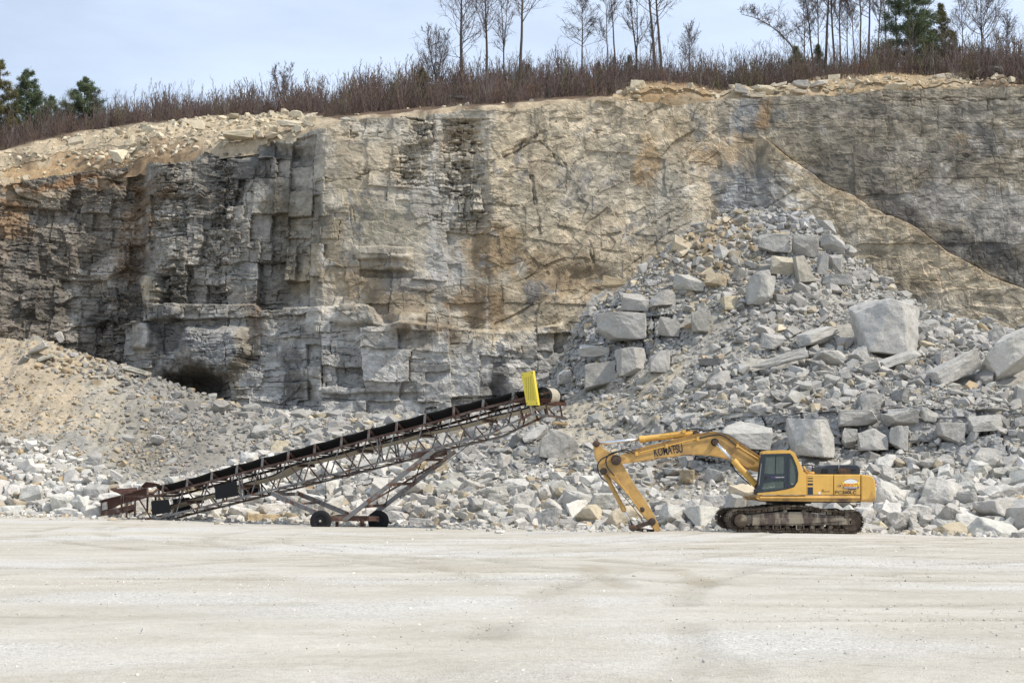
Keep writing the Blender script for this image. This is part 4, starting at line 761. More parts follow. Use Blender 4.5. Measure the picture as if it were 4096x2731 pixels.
# boulders one can pick out: (u, v centre, width px, height px, distance, colour, tilt deg, heading, shape, label)
G1, G2, G3, T1, T2c = (.415, .40, .37), (.475, .46, .425), (.37, .36, .335), (.47, .40, .285), (.44, .34, .21)
BIG = [
 (3528, 1312, 305, 265, 72.5, (.47, .455, .425), 7, .3, 10, 'giant grey boulder, the largest rock, high on the right side of the rubble heap'),
 (3822, 1470, 225, 165, 67.5, G2, -24, .5, 6, 'big pale boulder with a sloping flat top below and right of the giant boulder'),
 (4035, 1425, 300, 270, 68.5, (.52, .50, .455), -26, .2, 6, 'huge tilted slab cut by the right edge of the picture below the fault seam'),
 (3602, 1428, 165, 90, 69.5, G2, -20, .4, 1, 'long rounded grey boulder lying against the foot of the giant boulder'),
 (3105, 1440, 235, 92, 70.5, G1, -16, .2, 2, 'long low grey slab lying left of the giant boulder foot'),
 (3320, 1422, 128, 92, 70, G2, 15, .8, 0, 'blocky grey boulder between the long low slab and the giant boulder'),
 (3276, 1340, 150, 96, 72, G2, -10, 1.1, 6, 'pale grey boulder with a bright top on the upper left of the giant boulder'),
 (3091, 1364, 96, 76, 72.5, G1, 8, .6, 0, 'square grey block resting above the long low slab'),
 (3050, 1160, 124, 140, 77, (.40, .39, .36), 4, .35, 10, 'upright column-like grey block in the middle of the tall heap'),
 (3095, 975, 130, 82, 80.5, G3, 3, .15, 0, 'left block of the grey ledge just under the heap summit'),
 (3222, 985, 112, 92, 80.5, G1, 2, .2, 10, 'middle block of the grey ledge just under the heap summit'),
 (3325, 975, 104, 84, 80.8, G1, 4, .1, 0, 'right block of the grey ledge just under the heap summit'),
 (3345, 1050, 62, 74, 80, (.39, .375, .35), 2, .3, 10, 'brownish square block under the right end of the summit ledge'),
 (3290, 1058, 50, 92, 80, G3, 3, .2, 10, 'narrow upright block beside the brownish square block of the summit ledge'),
 (3340, 1112, 118, 60, 79.2, G3, 4, .2, 0, 'wide grey block at the base of the summit ledge'),
 (3215, 1075, 80, 120, 79.6, (.40, .37, .31), -6, .5, 7, 'tall tan grey wedge leaning under the middle of the summit ledge'),
 (3130, 1060, 104, 90, 79.2, (.43, .385, .30), 6, .5, 3, 'rounded tan grey boulder under the left end of the summit ledge'),
 (2752, 1130, 130, 82, 78.5, (.39, .375, .34), 3, .2, 0, 'grey brown block with a flat top on the left flank of the heap'),
 (2862, 1120, 98, 66, 78.6, (.42, .35, .25), 5, .4, 1, 'tan block right beside the flat topped block on the left flank'),
 (2540, 1206, 116, 80, 77.8, G1, 4, .3, 1, 'grey block at the left shoulder of the heap, first of the stepped row'),
 (2650, 1190, 112, 74, 78, G1, -6, .5, 6, 'grey block second in the stepped row on the left shoulder of the heap'),
 (2455, 1130, 104, 62, 79.6, (.44, .36, .24), 12, .4, 3, 'tan boulder at the far left shoulder of the heap against the cliff'),
 (2238, 1768, 172, 140, 68.2, G1, 8, .4, 3, 'large grey boulder on the slope right of the conveyor head'),
 (2240, 1692, 64, 17, 68.6, (.55, .40, .22), 4, .4, 5, 'thin orange slab on top of the large boulder by the conveyor head'),
 (2140, 1730, 120, 78, 69.5, G2, -18, .3, 2, 'pale sloping slab just behind the conveyor head frame'),
 (2985, 1735, 210, 125, 64.0, G2, 4, .2, 0, 'broad pale ledge block behind the excavator boom bend'),
 (3245, 1748, 205, 165, 63.6, G2, 3, .15, 0, 'tall pale ledge block above the excavator cab roof'),
 (3940, 1690, 130, 74, 62, (.42, .405, .37), -4, .3, 2, 'flat topped brown grey block on the ledge near the right edge'),
 (3942, 1818, 124, 74, 60.8, G1, 4, .3, 1, 'low grey block under the flat topped block near the right edge'),
 (3800, 1730, 110, 90, 62, G1, 2, .2, 10, 'square grey block in the ledge at the right, one of its upright joints open'),
 (3437, 1672, 168, 74, 63.2, G1, 1, .15, 0, 'long grey ledge block right of the tall pale ledge block'),
 (3394, 1750, 66, 84, 62.8, G2, 5, .3, 10, 'narrow pale block under the left end of the long grey ledge block'),
 (3490, 1752, 122, 98, 62.8, G1, -3, .2, 0, 'grey block under the right end of the long grey ledge block'),
 (3592, 1748, 74, 104, 62.8, G2, 2, .3, 10, 'upright pale block fourth along the ledge above the engine hood'),
 (3602, 1664, 150, 72, 63.4, G1, -4, .2, 1, 'wide grey block on top of the ledge above the counterweight'),
 (3712, 1655, 80, 64, 63, G2, 6, .4, 6, 'small pale block on top of the ledge left of the flat topped block'),
 (2822, 1775, 96, 110, 64.2, (.42, .40, .35), -8, .4, 7, 'brown grey wedge at the left end of the ledge above the boom cylinder'),
 (2486, 1304, 205, 116, 79.6, G1, 2, .2, 8, 'broad grey block at the top of the stepped ledge right of the guard'),
 (2378, 1402, 132, 58, 80.4, G2, 3, .2, 1, 'low pale block at the left of the stepped ledge right of the guard'),
 (2522, 1446, 132, 122, 78.6, G1, -3, .2, 10, 'tall grey block in the middle of the stepped ledge right of the guard'),
 (2400, 1500, 130, 130, 79.6, G3, 2, .3, 0, 'grey block low on the left of the stepped ledge right of the guard'),
 (2676, 1305, 98, 84, 77.8, G1, 6, .4, 3, 'grey block right of the broad block of the stepped ledge'),
 (2804, 1296, 84, 100, 76.5, (.41, .39, .345), -4, .3, 10, 'upright brown grey block left of the column block'),
 (2640, 1440, 90, 100, 76.8, G1, 4, .4, 0, 'grey block at the right end of the stepped ledge'),
 (2019, 1948, 96, 54, 66, G1, -8, .3, 7, 'dark grey wedge with a shadowed hollow under it, left of the arm'),
 (1993, 1996, 98, 60, 64, G2, 6, .4, 3, 'blocky pale rock just below the dark grey wedge left of the arm'),
 (2280, 2094, 78, 44, 60, G2, 3, .3, 1, 'wide grey block on the floor edge left of the arm tip'),
 (2028, 2080, 74, 48, 61.4, (.52, .515, .50), -10, .6, 7, 'bright white wedge at the floor edge left of the wide block'),
 (624, 1752, 66, 58, 79.5, (.50, .48, .455), 20, .6, 7, 'pale leaning boulder alone in the grey bowl behind the conveyor'),
 (545, 1478, 120, 46, 91, (.46, .43, .365), 10, .2, 2, 'long pale boulder on the mound shoulder beside the dark hollow'),
 (148, 1396, 78, 46, 92, (.46, .44, .40), -26, .1, 2, 'tilted slab leaning left on the dirt mound crest'),
 (186, 1426, 70, 34, 91.4, (.46, .43, .36), -18, .1, 2, 'thinner slab lying just below the tilted slab on the mound'),
 (240, 1346, 26, 44, 93, (.50, .47, .43), 62, .1, 9, 'upright splinter of stone standing on the mound crest'),
 (472, 1906, 66, 70, 75, (.58, .56, .53), 30, .5, 8, 'pale slanted boulder on the front heap behind the hopper'),
 (240, 1958, 62, 52, 75.2, (.58, .56, .53), 8, .5, 0, 'square white block above the shadowed gap in the front left heap'),
 (270, 2042, 84, 34, 71, (.56, .545, .52), 2, .2, 1, 'long white block at the floor edge left of the hopper'),
 (1155, 2066, 60, 50, 66.6, (.52, .44, .31), 10, .6, 7, 'yellowish pointed rock just left of the left conveyor wheel'),
 (1010, 2058, 62, 46, 67.6, (.54, .50, .42), 8, .5, 7, 'cream pointed rock on the floor edge under the conveyor truss'),
 (1240, 1990, 130, 62, 70, (.56, .55, .53), 10, .4, 2, 'big white slab behind the gray rear leg of the conveyor'),
 (1580, 2060, 82, 66, 66, (.50, .49, .47), -12, .3, 7, 'big pale rock just right of the right conveyor wheel'),
 (1680, 2088, 92, 44, 64.4, (.54, .53, .51), 4, .3, 1, 'wide white rock at the floor edge right of the conveyor wheels'),
 (958, 546, 140, 52, 99, (.50, .43, .31), 4, .15, 1, 'big tan block perched on the cliff rim at left'),
 (1156, 504, 98, 28, 101.5, (.56, .49, .385), 4, .2, 5, 'flat bright slab lying on the dirt above the big perched block'),
 (1240, 505, 42, 30, 100, (.50, .44, .34), 20, .2, 7, 'pointed tan rock right of the flat bright slab on the rim'),
 (1395, 484, 70, 22, 98, (.54, .50, .42), 6, .2, 5, 'pale flat slab at the right end of the left rim rubble'),
 (1040, 545, 46, 30, 99, (.48, .41, .30), 6, .3, 0, 'tan block right beside the big perched block on the rim'),
 (1090, 548, 56, 32, 98.4, (.48, .41, .30), -6, .3, 6, 'rounded tan block second to the right of the big perched block'),
 (2964, 364, 62, 44, 96.5, (.40, .375, .335), 10, .3, 3, 'grey rounded boulder on the rim right of the brown dirt heap'),
 (3116, 345, 64, 34, 97, (.55, .49, .39), -16, .3, 7, 'bright tilted boulder on the rim above the start of the fault'),
 (3200, 345, 66, 32, 98, (.42, .40, .375), 2, .3, 3, 'grey domed boulder on the rim right of the bright tilted boulder'),
 (3278, 340, 80, 34, 97.4, (.47, .43, .37), -10, .3, 1, 'large pale boulder on the rim at the left foot of the right dirt heap'),
 (3192, 372, 72, 26, 95.6, (.50, .43, .325), 8, .3, 2, 'flat tan slab on the rim in front of the domed boulder'),
 (2985, 384, 40, 30, 94.6, (.36, .335, .30), 12, .6, 0, 'dark faced block on the rim below the grey rounded boulder'),
 (3030, 388, 62, 22, 94.4, (.52, .455, .345), 0, .3, 5, 'cream slab on the rim just right of the dark faced block'),
 (3405, 350, 32, 34, 93, (.47, .40, .30), 6, .3, 10, 'squarish tan block on the face of the right dirt heap'),
 (3760, 312, 38, 22, 95, (.56, .50, .41), -8, .3, 2, 'bright small slab at the right end of the right dirt heap'),
 (3975, 285, 84, 26, 110, (.30, .29, .27), 0, .3, 3, 'low grey boulder in the brush at the upper right'),
 (2690, 308, 52, 26, 121, (.10, .095, .09), 4, .3, 3, 'dark boulder on the hill beside the twin trunk tree'),
 (1840, 388, 96, 24, 113, (.20, .19, .175), 8, .3, 2, 'long grey ledge stone under the first tall tree'),
 (2100, 322, 60, 24, 122, (.15, .14, .13), 3, .3, 3, 'grey boulder on the hill crest behind the third tall tree'),
 (2260, 322, 70, 26, 123, (.17, .16, .15), 3, .3, 1, 'wide grey boulder on the hill crest below the drooping birch'),
]
_pu, _pv = PROJ(tv[..., 0], tv[..., 1], tv[..., 2]); _tm = T2 < 4.97; _tu, _tv, _ty = _pu[_tm], _pv[_tm], tv[..., 1][_tm]
_hu, _hv = PROJ(X3, Y3, Z3); _hm = (T3 < 4.1) & (T3 > .1); _hu, _hv, _hy = _hu[_hm], _hv[_hm], Y3[_hm]
for k, (u, v, w, h, Y, col, tl, hd, sh, lab) in enumerate(BIG):
    # seat it on the slope behind it
    a_, b_, c_ = (_hu, _hv, _hy) if v < 600 else (_tu, _tv, _ty); dd = (a_ - u) ** 2 + (b_ - v - h * .25) ** 2
    near_ = dd < 14 ** 2
    if near_.any(): Y = float(c_[near_].min()) - .12 * w / FPX * Y
    BIG[k] = (u, v, w, h, Y, col, tl, hd, sh, lab)
    if v < 560 and (u > 2900 or u < 1500): v -= 9
    bm = rock_bm(900 + k, 1, .8, 1, 4 + k % 3, .03, .042 if w > 150 else .055, 4 if w > 150 else 3)
    zs_ = np.array([q.co.z for q in bm.verts]); xs_ = np.array([q.co.x for q in bm.verts])
    sw = w / FPX * Y / (xs_.max() - xs_.min()); shh = h / FPX * Y / (zs_.max() - zs_.min())
    tr = R(tl); M = Matrix.Rotation(tr, 3, 'Y') @ Matrix.Rotation((hd - .35) * .6, 3, 'Z')
    c_, s_ = abs(math.cos(tr)), abs(math.sin(tr))
    a_ = max((sw * c_ - shh * s_) / max(c_ * c_ - s_ * s_, .3), sw * .5) if abs(tl) < 40 else shh; b_ = max((shh * c_ - sw * s_) / max(c_ * c_ - s_ * s_, .3), shh * .45) if abs(tl) < 40 else sw
    for q in bm.verts: q.co = M @ Vector((q.co.x * a_, q.co.y * (a_ * .6 + b_ * .4) * .9, q.co.z * b_))
    me = bpy.data.meshes.new('boulder'); bm.to_mesh(me); bm.free()
    o = link('boulder', me, MAT['rock']); o.location = PV(u, v + 3, Y); kf = 1 + rnd.uniform(-.05, .05); o.color = (*[c * kf for c in col], 1)
    tag(o, lab, 'boulder', 'big boulders that can be told apart')

pos = np.concatenate([r[0] for r in ROCKS]); rad = np.concatenate([r[1] for r in ROCKS]); shp = np.concatenate([r[2] for r in ROCKS]); rot = np.concatenate([r[3] for r in ROCKS]); rcol = np.concatenate([r[4] for r in ROCKS])
ru, rv = PROJ(pos[:, 0], pos[:, 1], pos[:, 2]); ext = rad / pos[:, 1] * FPX * 2
# keep clear of the big boulders
for (u, v, w, h, Y, *_r) in BIG:
    bx, by, bz = P(u, v + 3, Y)
    inside = (((pos[:, 0] - bx) / (w / FPX * Y * .46)) ** 2 + ((pos[:, 2] - bz) / (h / FPX * Y * .46)) ** 2 < 1) & (np.abs(pos[:, 1] - by) < w / FPX * Y * .8)
    kk = ~inside; pos, rad, shp, rot, rcol, ru, rv, ext = pos[kk], rad[kk], shp[kk], rot[kk], rcol[kk], ru[kk], rv[kk], ext[kk]
hidden = (ru < 25) | (ru > 4070) | (rv > 2150) | (rv < 150)
# behind the machines
hidden |= (np.abs(ru - 3260) < 260) & (rv > 1880) & (rv < 2135) | (np.abs(ru - 3180) < 290) & (rv > 2030)
NIND = 232
order = np.argsort(-np.where(hidden, 0, ext)); ind = order[:NIND]
rest = np.ones(len(pos), bool); rest[ind] = False
# --- labels that single each rock out: size, colour, form, nearest landmark, and rank where several match
LMK = [(300, 2060, 'floor edge at far left'), (250, 1800, 'crest of the front left heap'), (480, 1990, 'hopper'), (640, 2010, 'lower black flap'), (900, 1960, 'upper black flap'), (1010, 1870, 'truss middle'), (1150, 2060, 'left conveyor wheel'), (1420, 2000, 'rear legs of the conveyor'),
       (1560, 2060, 'right conveyor wheel'), (1640, 1930, 'front struts of the conveyor'), (1850, 1800, 'truss knee'), (2120, 1560, 'yellow guard'), (2230, 1600, 'head drum'), (2420, 1790, 'arm top pivot'), (2480, 1960, 'bucket cylinder'), (2620, 2100, 'arm tip'), (2680, 1830, 'boom lettering'), (2850, 1740, 'boom bend'), (2900, 1960, 'boom cylinder'),
       (2870, 2060, 'left end of the tracks'), (3090, 1790, 'cab roof'), (3260, 1840, 'handrail'), (3340, 1850, 'engine hood'), (3520, 1980, 'counterweight'), (3500, 2090, 'right end of the tracks'), (3800, 2110, 'floor edge at far right'), (3850, 1960, 'lower right rubble'), (3950, 1850, 'right ledge'), (3528, 1310, 'giant boulder'), (3820, 1470, 'sloping topped boulder'), (3050, 1160, 'column block'), (3220, 985, 'summit ledge'),
       (3000, 850, 'heap summit'), (2700, 1150, 'left flank blocks'), (2450, 1150, 'left shoulder of the heap'), (2400, 1400, 'stepped ledge right of the guard'), (2800, 1400, 'middle of the heap'), (3100, 1430, 'long low slab'), (3300, 1600, 'ledge above the cab'), (2600, 1600, 'scree above the boom'), (2000, 1700, 'slope behind the conveyor head'), (1500, 1690, 'cliff foot behind the truss'), (1000, 1670, 'cliff foot right of the hollow'), (800, 1560, 'dark hollow'),
       (620, 1750, 'leaning boulder in the bowl'), (180, 1400, 'mound crest slabs'), (150, 1600, 'dirt mound face'), (958, 546, 'big perched rim block'), (700, 560, 'left rim dirt'), (250, 640, 'far left rim dirt'), (1200, 490, 'rim slab'), (2650, 350, 'brown rim heap'), (3200, 360, 'domed rim boulder'), (3500, 320, 'right rim heap'), (3780, 1300, 'slope right of the giant boulder'), (4000, 1560, 'huge right slab'), (2150, 2050, 'rock apron left of the arm'), (1800, 2060, 'rock apron right of the wheels')]
lu = np.array([l[0] for l in LMK]); lv = np.array([l[1] for l in LMK])
recs = []
for i in ind:
    c = rcol[i]; sat = (c[0] - c[2]) / c[0]
    cw = 'tan' if sat > .33 else 'cream' if sat > .17 else 'white' if c.mean() > .53 else 'pale grey' if c.mean() > .44 else 'grey' if c.mean() > .36 else 'dark grey'
    sw = 'large' if ext[i] > 105 else 'medium' if ext[i] > 88 else 'smaller'
    j = int(np.argmin((lu - ru[i]) ** 2 + (lv - rv[i]) ** 2)); du, dv = ru[i] - lu[j], rv[i] - lv[j]; dd = math.hypot(du, dv)
    rel = 'at' if dd < 55 else ('left of' if du < 0 else 'right of') if abs(du) > abs(dv) else ('above' if dv < 0 else 'below')
    recs.append((i, f'{sw} {cw} {KINDW[shp[i]]} {rel} the {LMK[j][2]}'))
by = {}
for i, l in recs: by.setdefault(l, []).append(i)
ORD = ['leftmost', 'second from left', 'third from left', 'fourth from left', 'fifth from left', 'sixth from left', 'seventh from left']
NUM = {2: 'two', 3: 'three', 4: 'four', 5: 'five', 6: 'six', 7: 'seven', 8: 'eight', 9: 'nine', 10: 'ten'}
first = {}
for l, ids in by.items():
    ids = sorted(ids, key=lambda i: ru[i])
    for k, i in enumerate(ids):
        lab = l if len(ids) == 1 else (('left one of two: ' if k == 0 else 'right one of two: ') + l if len(ids) == 2 else (ORD[k] if k < len(ids) - 1 else 'rightmost') + f' of {NUM.get(len(ids), "many")}: {l}')
        if len(lab.split()) > 16: lab = lab.replace('smaller ', '').replace('medium ', '').replace('large ', '')
        s_ = int(shp[i])
        if s_ not in first: o = link('rock', HIGHP[s_], None); first[s_] = o
        else: o = first[s_].copy(); COL.objects.link(o)
        M = Matrix(rot[i].tolist()).to_4x4(); q = float(rad[i])
        o.matrix_world = Matrix.Translation(Vector(pos[i])) @ M @ Matrix.Scale(q, 4)
        o.color = (*[float(x) for x in rcol[i]], 1)
        tag(o, lab, 'rock', 'loose rocks large enough to pick out on the slopes and rim')
Vs, Fs, Cs, off = [], [], [], 0
for s_ in range(len(SHAPES)):
    q = np.where(rest & (shp == s_))[0]; pv, pf = LOWP[s_]
    W = np.einsum('nij,kj->nki', rot[q], pv) * rad[q][:, None, None] + pos[q][:, None, :]
    Vs.append(W.reshape(-1, 3)); Fs.append((pf[None] + (off + np.arange(len(q)) * len(pv))[:, None, None]).reshape(-1, 3)); off += len(q) * len(pv)
    Cs.append(np.repeat(rcol[q], len(pv), 0))
o = link('rubble', mesh_np('rubble', np.concatenate(Vs), np.concatenate(Fs), np.concatenate(Cs)), MAT['rubble'])
tag(o, 'countless smaller stones covering the slopes and the rim', 'rubble', kind='stuff')

# loose gravel on the quarry floor
n = 30000
gxx = rng.uniform(-16, 16, n); gyy = rng.uniform(9.5, 60, n) ; gyy = 9.5 + (gyy - 9.5) * rng.uniform(size=n) ** .6
wgt = sstep(-.05, .35, fbm(gxx * .11, gyy * .16, 3, 201)) + .12
k = (rng.uniform(size=n) < wgt) & (np.abs(gxx) < .40 * gyy + 1.5); gxx, gyy = gxx[k], gyy[k]; n = len(gxx)
r_ = rng.uniform(.006, .018, n) * (1 + 1.6 * (rng.uniform(size=n) ** 30))
gzz = gz_fine(gxx, gyy) - r_ * .05; grot = rand_rot(n, .8); gs = rng.integers(0, len(SHAPES), n)
gcol = np.where((rng.uniform(size=n) < .8)[:, None], np.array((.60, .575, .52)), np.array((.52, .48, .40))) * (1 + .15 * rng.normal(size=(n, 1)))
Vs, Fs, Cs, off = [], [], [], 0
for s_ in range(len(SHAPES)):
    q = np.where(gs == s_)[0]; pv, pf = LOWP[s_]
    W = np.einsum('nij,kj->nki', grot[q], pv) * r_[q][:, None, None] + np.stack([gxx, gyy, gzz], -1)[q][:, None, :]
    Vs.append(W.reshape(-1, 3)); Fs.append((pf[None] + (off + np.arange(len(q)) * len(pv))[:, None, None]).reshape(-1, 3)); off += len(q) * len(pv); Cs.append(np.repeat(gcol[q], len(pv), 0))
o = link('gravel', mesh_np('gravel', np.concatenate(Vs), np.concatenate(Fs), np.clip(np.concatenate(Cs), .1, .8)), MAT['rubble'])
tag(o, 'pale gravel strewn over the quarry floor', 'gravel', kind='stuff')
# ---------------------------------------------------------------- trees and brush above the cliff
def veg_mat(name, col, var=.25, rough=.85):
    m, ns, ls, b = new_mat(name)
    vec = N(ns, 'ShaderNodeNewGeometry').outputs['Position']
    n = noise_node(ns, ls, 1.2, 4, .6, vec)
    r = ramp(ns, ls, n.outputs['Fac'], [(.3, (1 - var,) * 3), (.7, (1 + var,) * 3)])
    c = mixc(ns, ls, col, r.outputs[0], 1.0, 'MULTIPLY'); ls.new(c, b.inputs['Base Color']); b.inputs['Roughness'].default_value = rough; b.inputs['Specular IOR Level'].default_value = .2
    return m
MAT['bark'] = veg_mat('bark', (.085, .070, .058)); MAT['twig'] = veg_mat('twigs', (.105, .080, .070)); MAT['sap'] = veg_mat('sapling_bark', (.118, .098, .088))
MAT['needle'] = veg_mat('needles', (.118, .148, .082), .35); MAT['needle_dull'] = veg_mat('dull_needles', (.150, .140, .062), .35); MAT['leaf'] = veg_mat('dry_leaves', (.33, .155, .06), .4)
_m, _ns, _ls, _b = new_mat('brush'); _a = N(_ns, 'ShaderNodeAttribute'); _a.attribute_name = 'Col'; _ls.new(_a.outputs['Color'], _b.inputs['Base Color']); _b.inputs['Roughness'].default_value = .9; MAT['brush'] = _m
def segs_mesh(segs, n=3):
    """thin tubes along many segments (p, q, r0, r1)"""
    S = np.array([(*p, *q, a, b_) for p, q, a, b_ in segs], float)
    p, q, ra, rb = S[:, :3], S[:, 3:6], S[:, 6], S[:, 7]
    d = q - p; d /= np.linalg.norm(d, axis=1)[:, None] + 1e-9
    ref = np.where((np.abs(d[:, 2]) < .9)[:, None], np.array((0, 0, 1.)), np.array((1., 0, 0)))
    e1 = np.cross(d, ref); e1 /= np.linalg.norm(e1, axis=1)[:, None] + 1e-9; e2 = np.cross(d, e1)
    V = []
    for base, rr in ((p, ra), (q, rb)):
        for k in range(n):
            a = 2 * math.pi * k / n; V.append(base + (e1 * math.cos(a) + e2 * math.sin(a)) * rr[:, None])
    V = np.stack(V, 1); m = len(S); o = (np.arange(m) * 2 * n)[:, None]
    F = np.concatenate([o + np.array([k, (k + 1) % n, n + (k + 1) % n, n + k]) for k in range(n)])
    return V.reshape(-1, 3), F
def rv3(r, s=1.0): return Vector((r.gauss(0, s), r.gauss(0, s), r.gauss(0, s)))
def grow(r, p, d, L, ra, rb, k, up, wob, out):
    """one curved shoot of k pieces; returns its points"""
    pts = [p.copy()]; d = d.normalized()
    for i in range(k):
        d = (d + Vector((0, 0, up)) + rv3(r, wob)).normalized(); q = pts[-1] + d * (L / k)
        out.append((pts[-1], q, ra + (rb - ra) * i / k, ra + (rb - ra) * (i + 1) / k)); pts.append(q)
    return pts
def bare_tree(seed, h, r0, start=.3, spread=2.2, limbs=26, up=.16, droop=0., lean=(0, 0), path=None, forks=1):
    r = random.Random(seed); T, Cw = [], []
    for fk in range(forks):
        if path: pts = [Vector(p) for p in path]
        else:
            pts = [Vector((0, 0, -.4))]; n = 11; dx = dy = 0
            for i in range(n):
                f = (i + 1) / n; dx += r.gauss(0, .018) * h / 8 + (fk - (forks - 1) / 2) * .10 * (f > .35); dy += r.gauss(0, .018) * h / 8
                pts.append(Vector((lean[0] * f ** 1.2 + dx, lean[1] * f + dy, h * f)))
        m = len(pts) - 1
        rad = lambda f: r0 * (1 - .86 * f ** .9) * (.75 if fk else 1) + .006
        for i in range(m): T.append((pts[i], pts[i + 1], rad(i / m), rad((i + 1) / m)))
        for b_ in range(int(limbs * 1.35) // forks):
            f = start + (1 - start) * (b_ + r.random()) / (int(limbs * 1.35) // forks); x = f * m; i = min(int(x), m - 1); p = pts[i].lerp(pts[i + 1], x - i)
            g = (f - start) / (1 - start); a = r.uniform(0, 2 * math.pi)
            L = spread * 1.15 * (1.15 - .75 * g) * r.uniform(.55, 1.15); el = r.uniform(.35, .85) + .3 * g
            d = Vector((math.cos(a) * math.cos(el), math.sin(a) * math.cos(el), math.sin(el)))
            rr = min(rad(f) * .6, .04) * r.uniform(.6, 1)
            lp = grow(r, p, d, L, rr, .011, 5, up - droop, .10, Cw)
            for s_ in range(r.randint(6, 9)):
                y = r.uniform(.2, 1) * 5; j = min(int(y), 4); q = lp[j].lerp(lp[j + 1], y - j); dd = (lp[j + 1] - lp[j]).normalized()
                d2 = (dd + rv3(r, .55) + Vector((0, 0, .12 - droop * 2))).normalized(); L2 = L * r.uniform(.22, .45)
                sp = grow(r, q, d2, L2, .0125, .0075, 3, up * .5 - droop * 1.5, .14, Cw)
                for t_ in range(r.randint(3, 6)):
                    y2 = r.uniform(.2, 1) * 3; j2 = min(int(y2), 2); q2 = sp[j2].lerp(sp[j2 + 1], y2 - j2); d3 = ((sp[j2 + 1] - sp[j2]).normalized() + rv3(r, .6) + Vector((0, 0, -droop * 2))).normalized()
                    grow(r, q2, d3, L2 * r.uniform(.35, .7), .0075, .005, 2, -droop, .15, Cw)
    return T, Cw
def plant_tree(u, t, label, **kw):
    o = empty('bare_tree', on_hill(u, t)); tag(o, label, 'tree', 'bare trees standing along the top of the quarry')
    kw['r0'] *= 1.2; T, Cw = bare_tree(**kw)
    V, F = segs_mesh(T, 7); link('trunk', mesh_np('trunk', V, F, smooth=True), MAT['bark'], o)
    V, F = segs_mesh(Cw, 3); link('crown', mesh_np('crown', V, F), MAT['twig'], o)
    return o
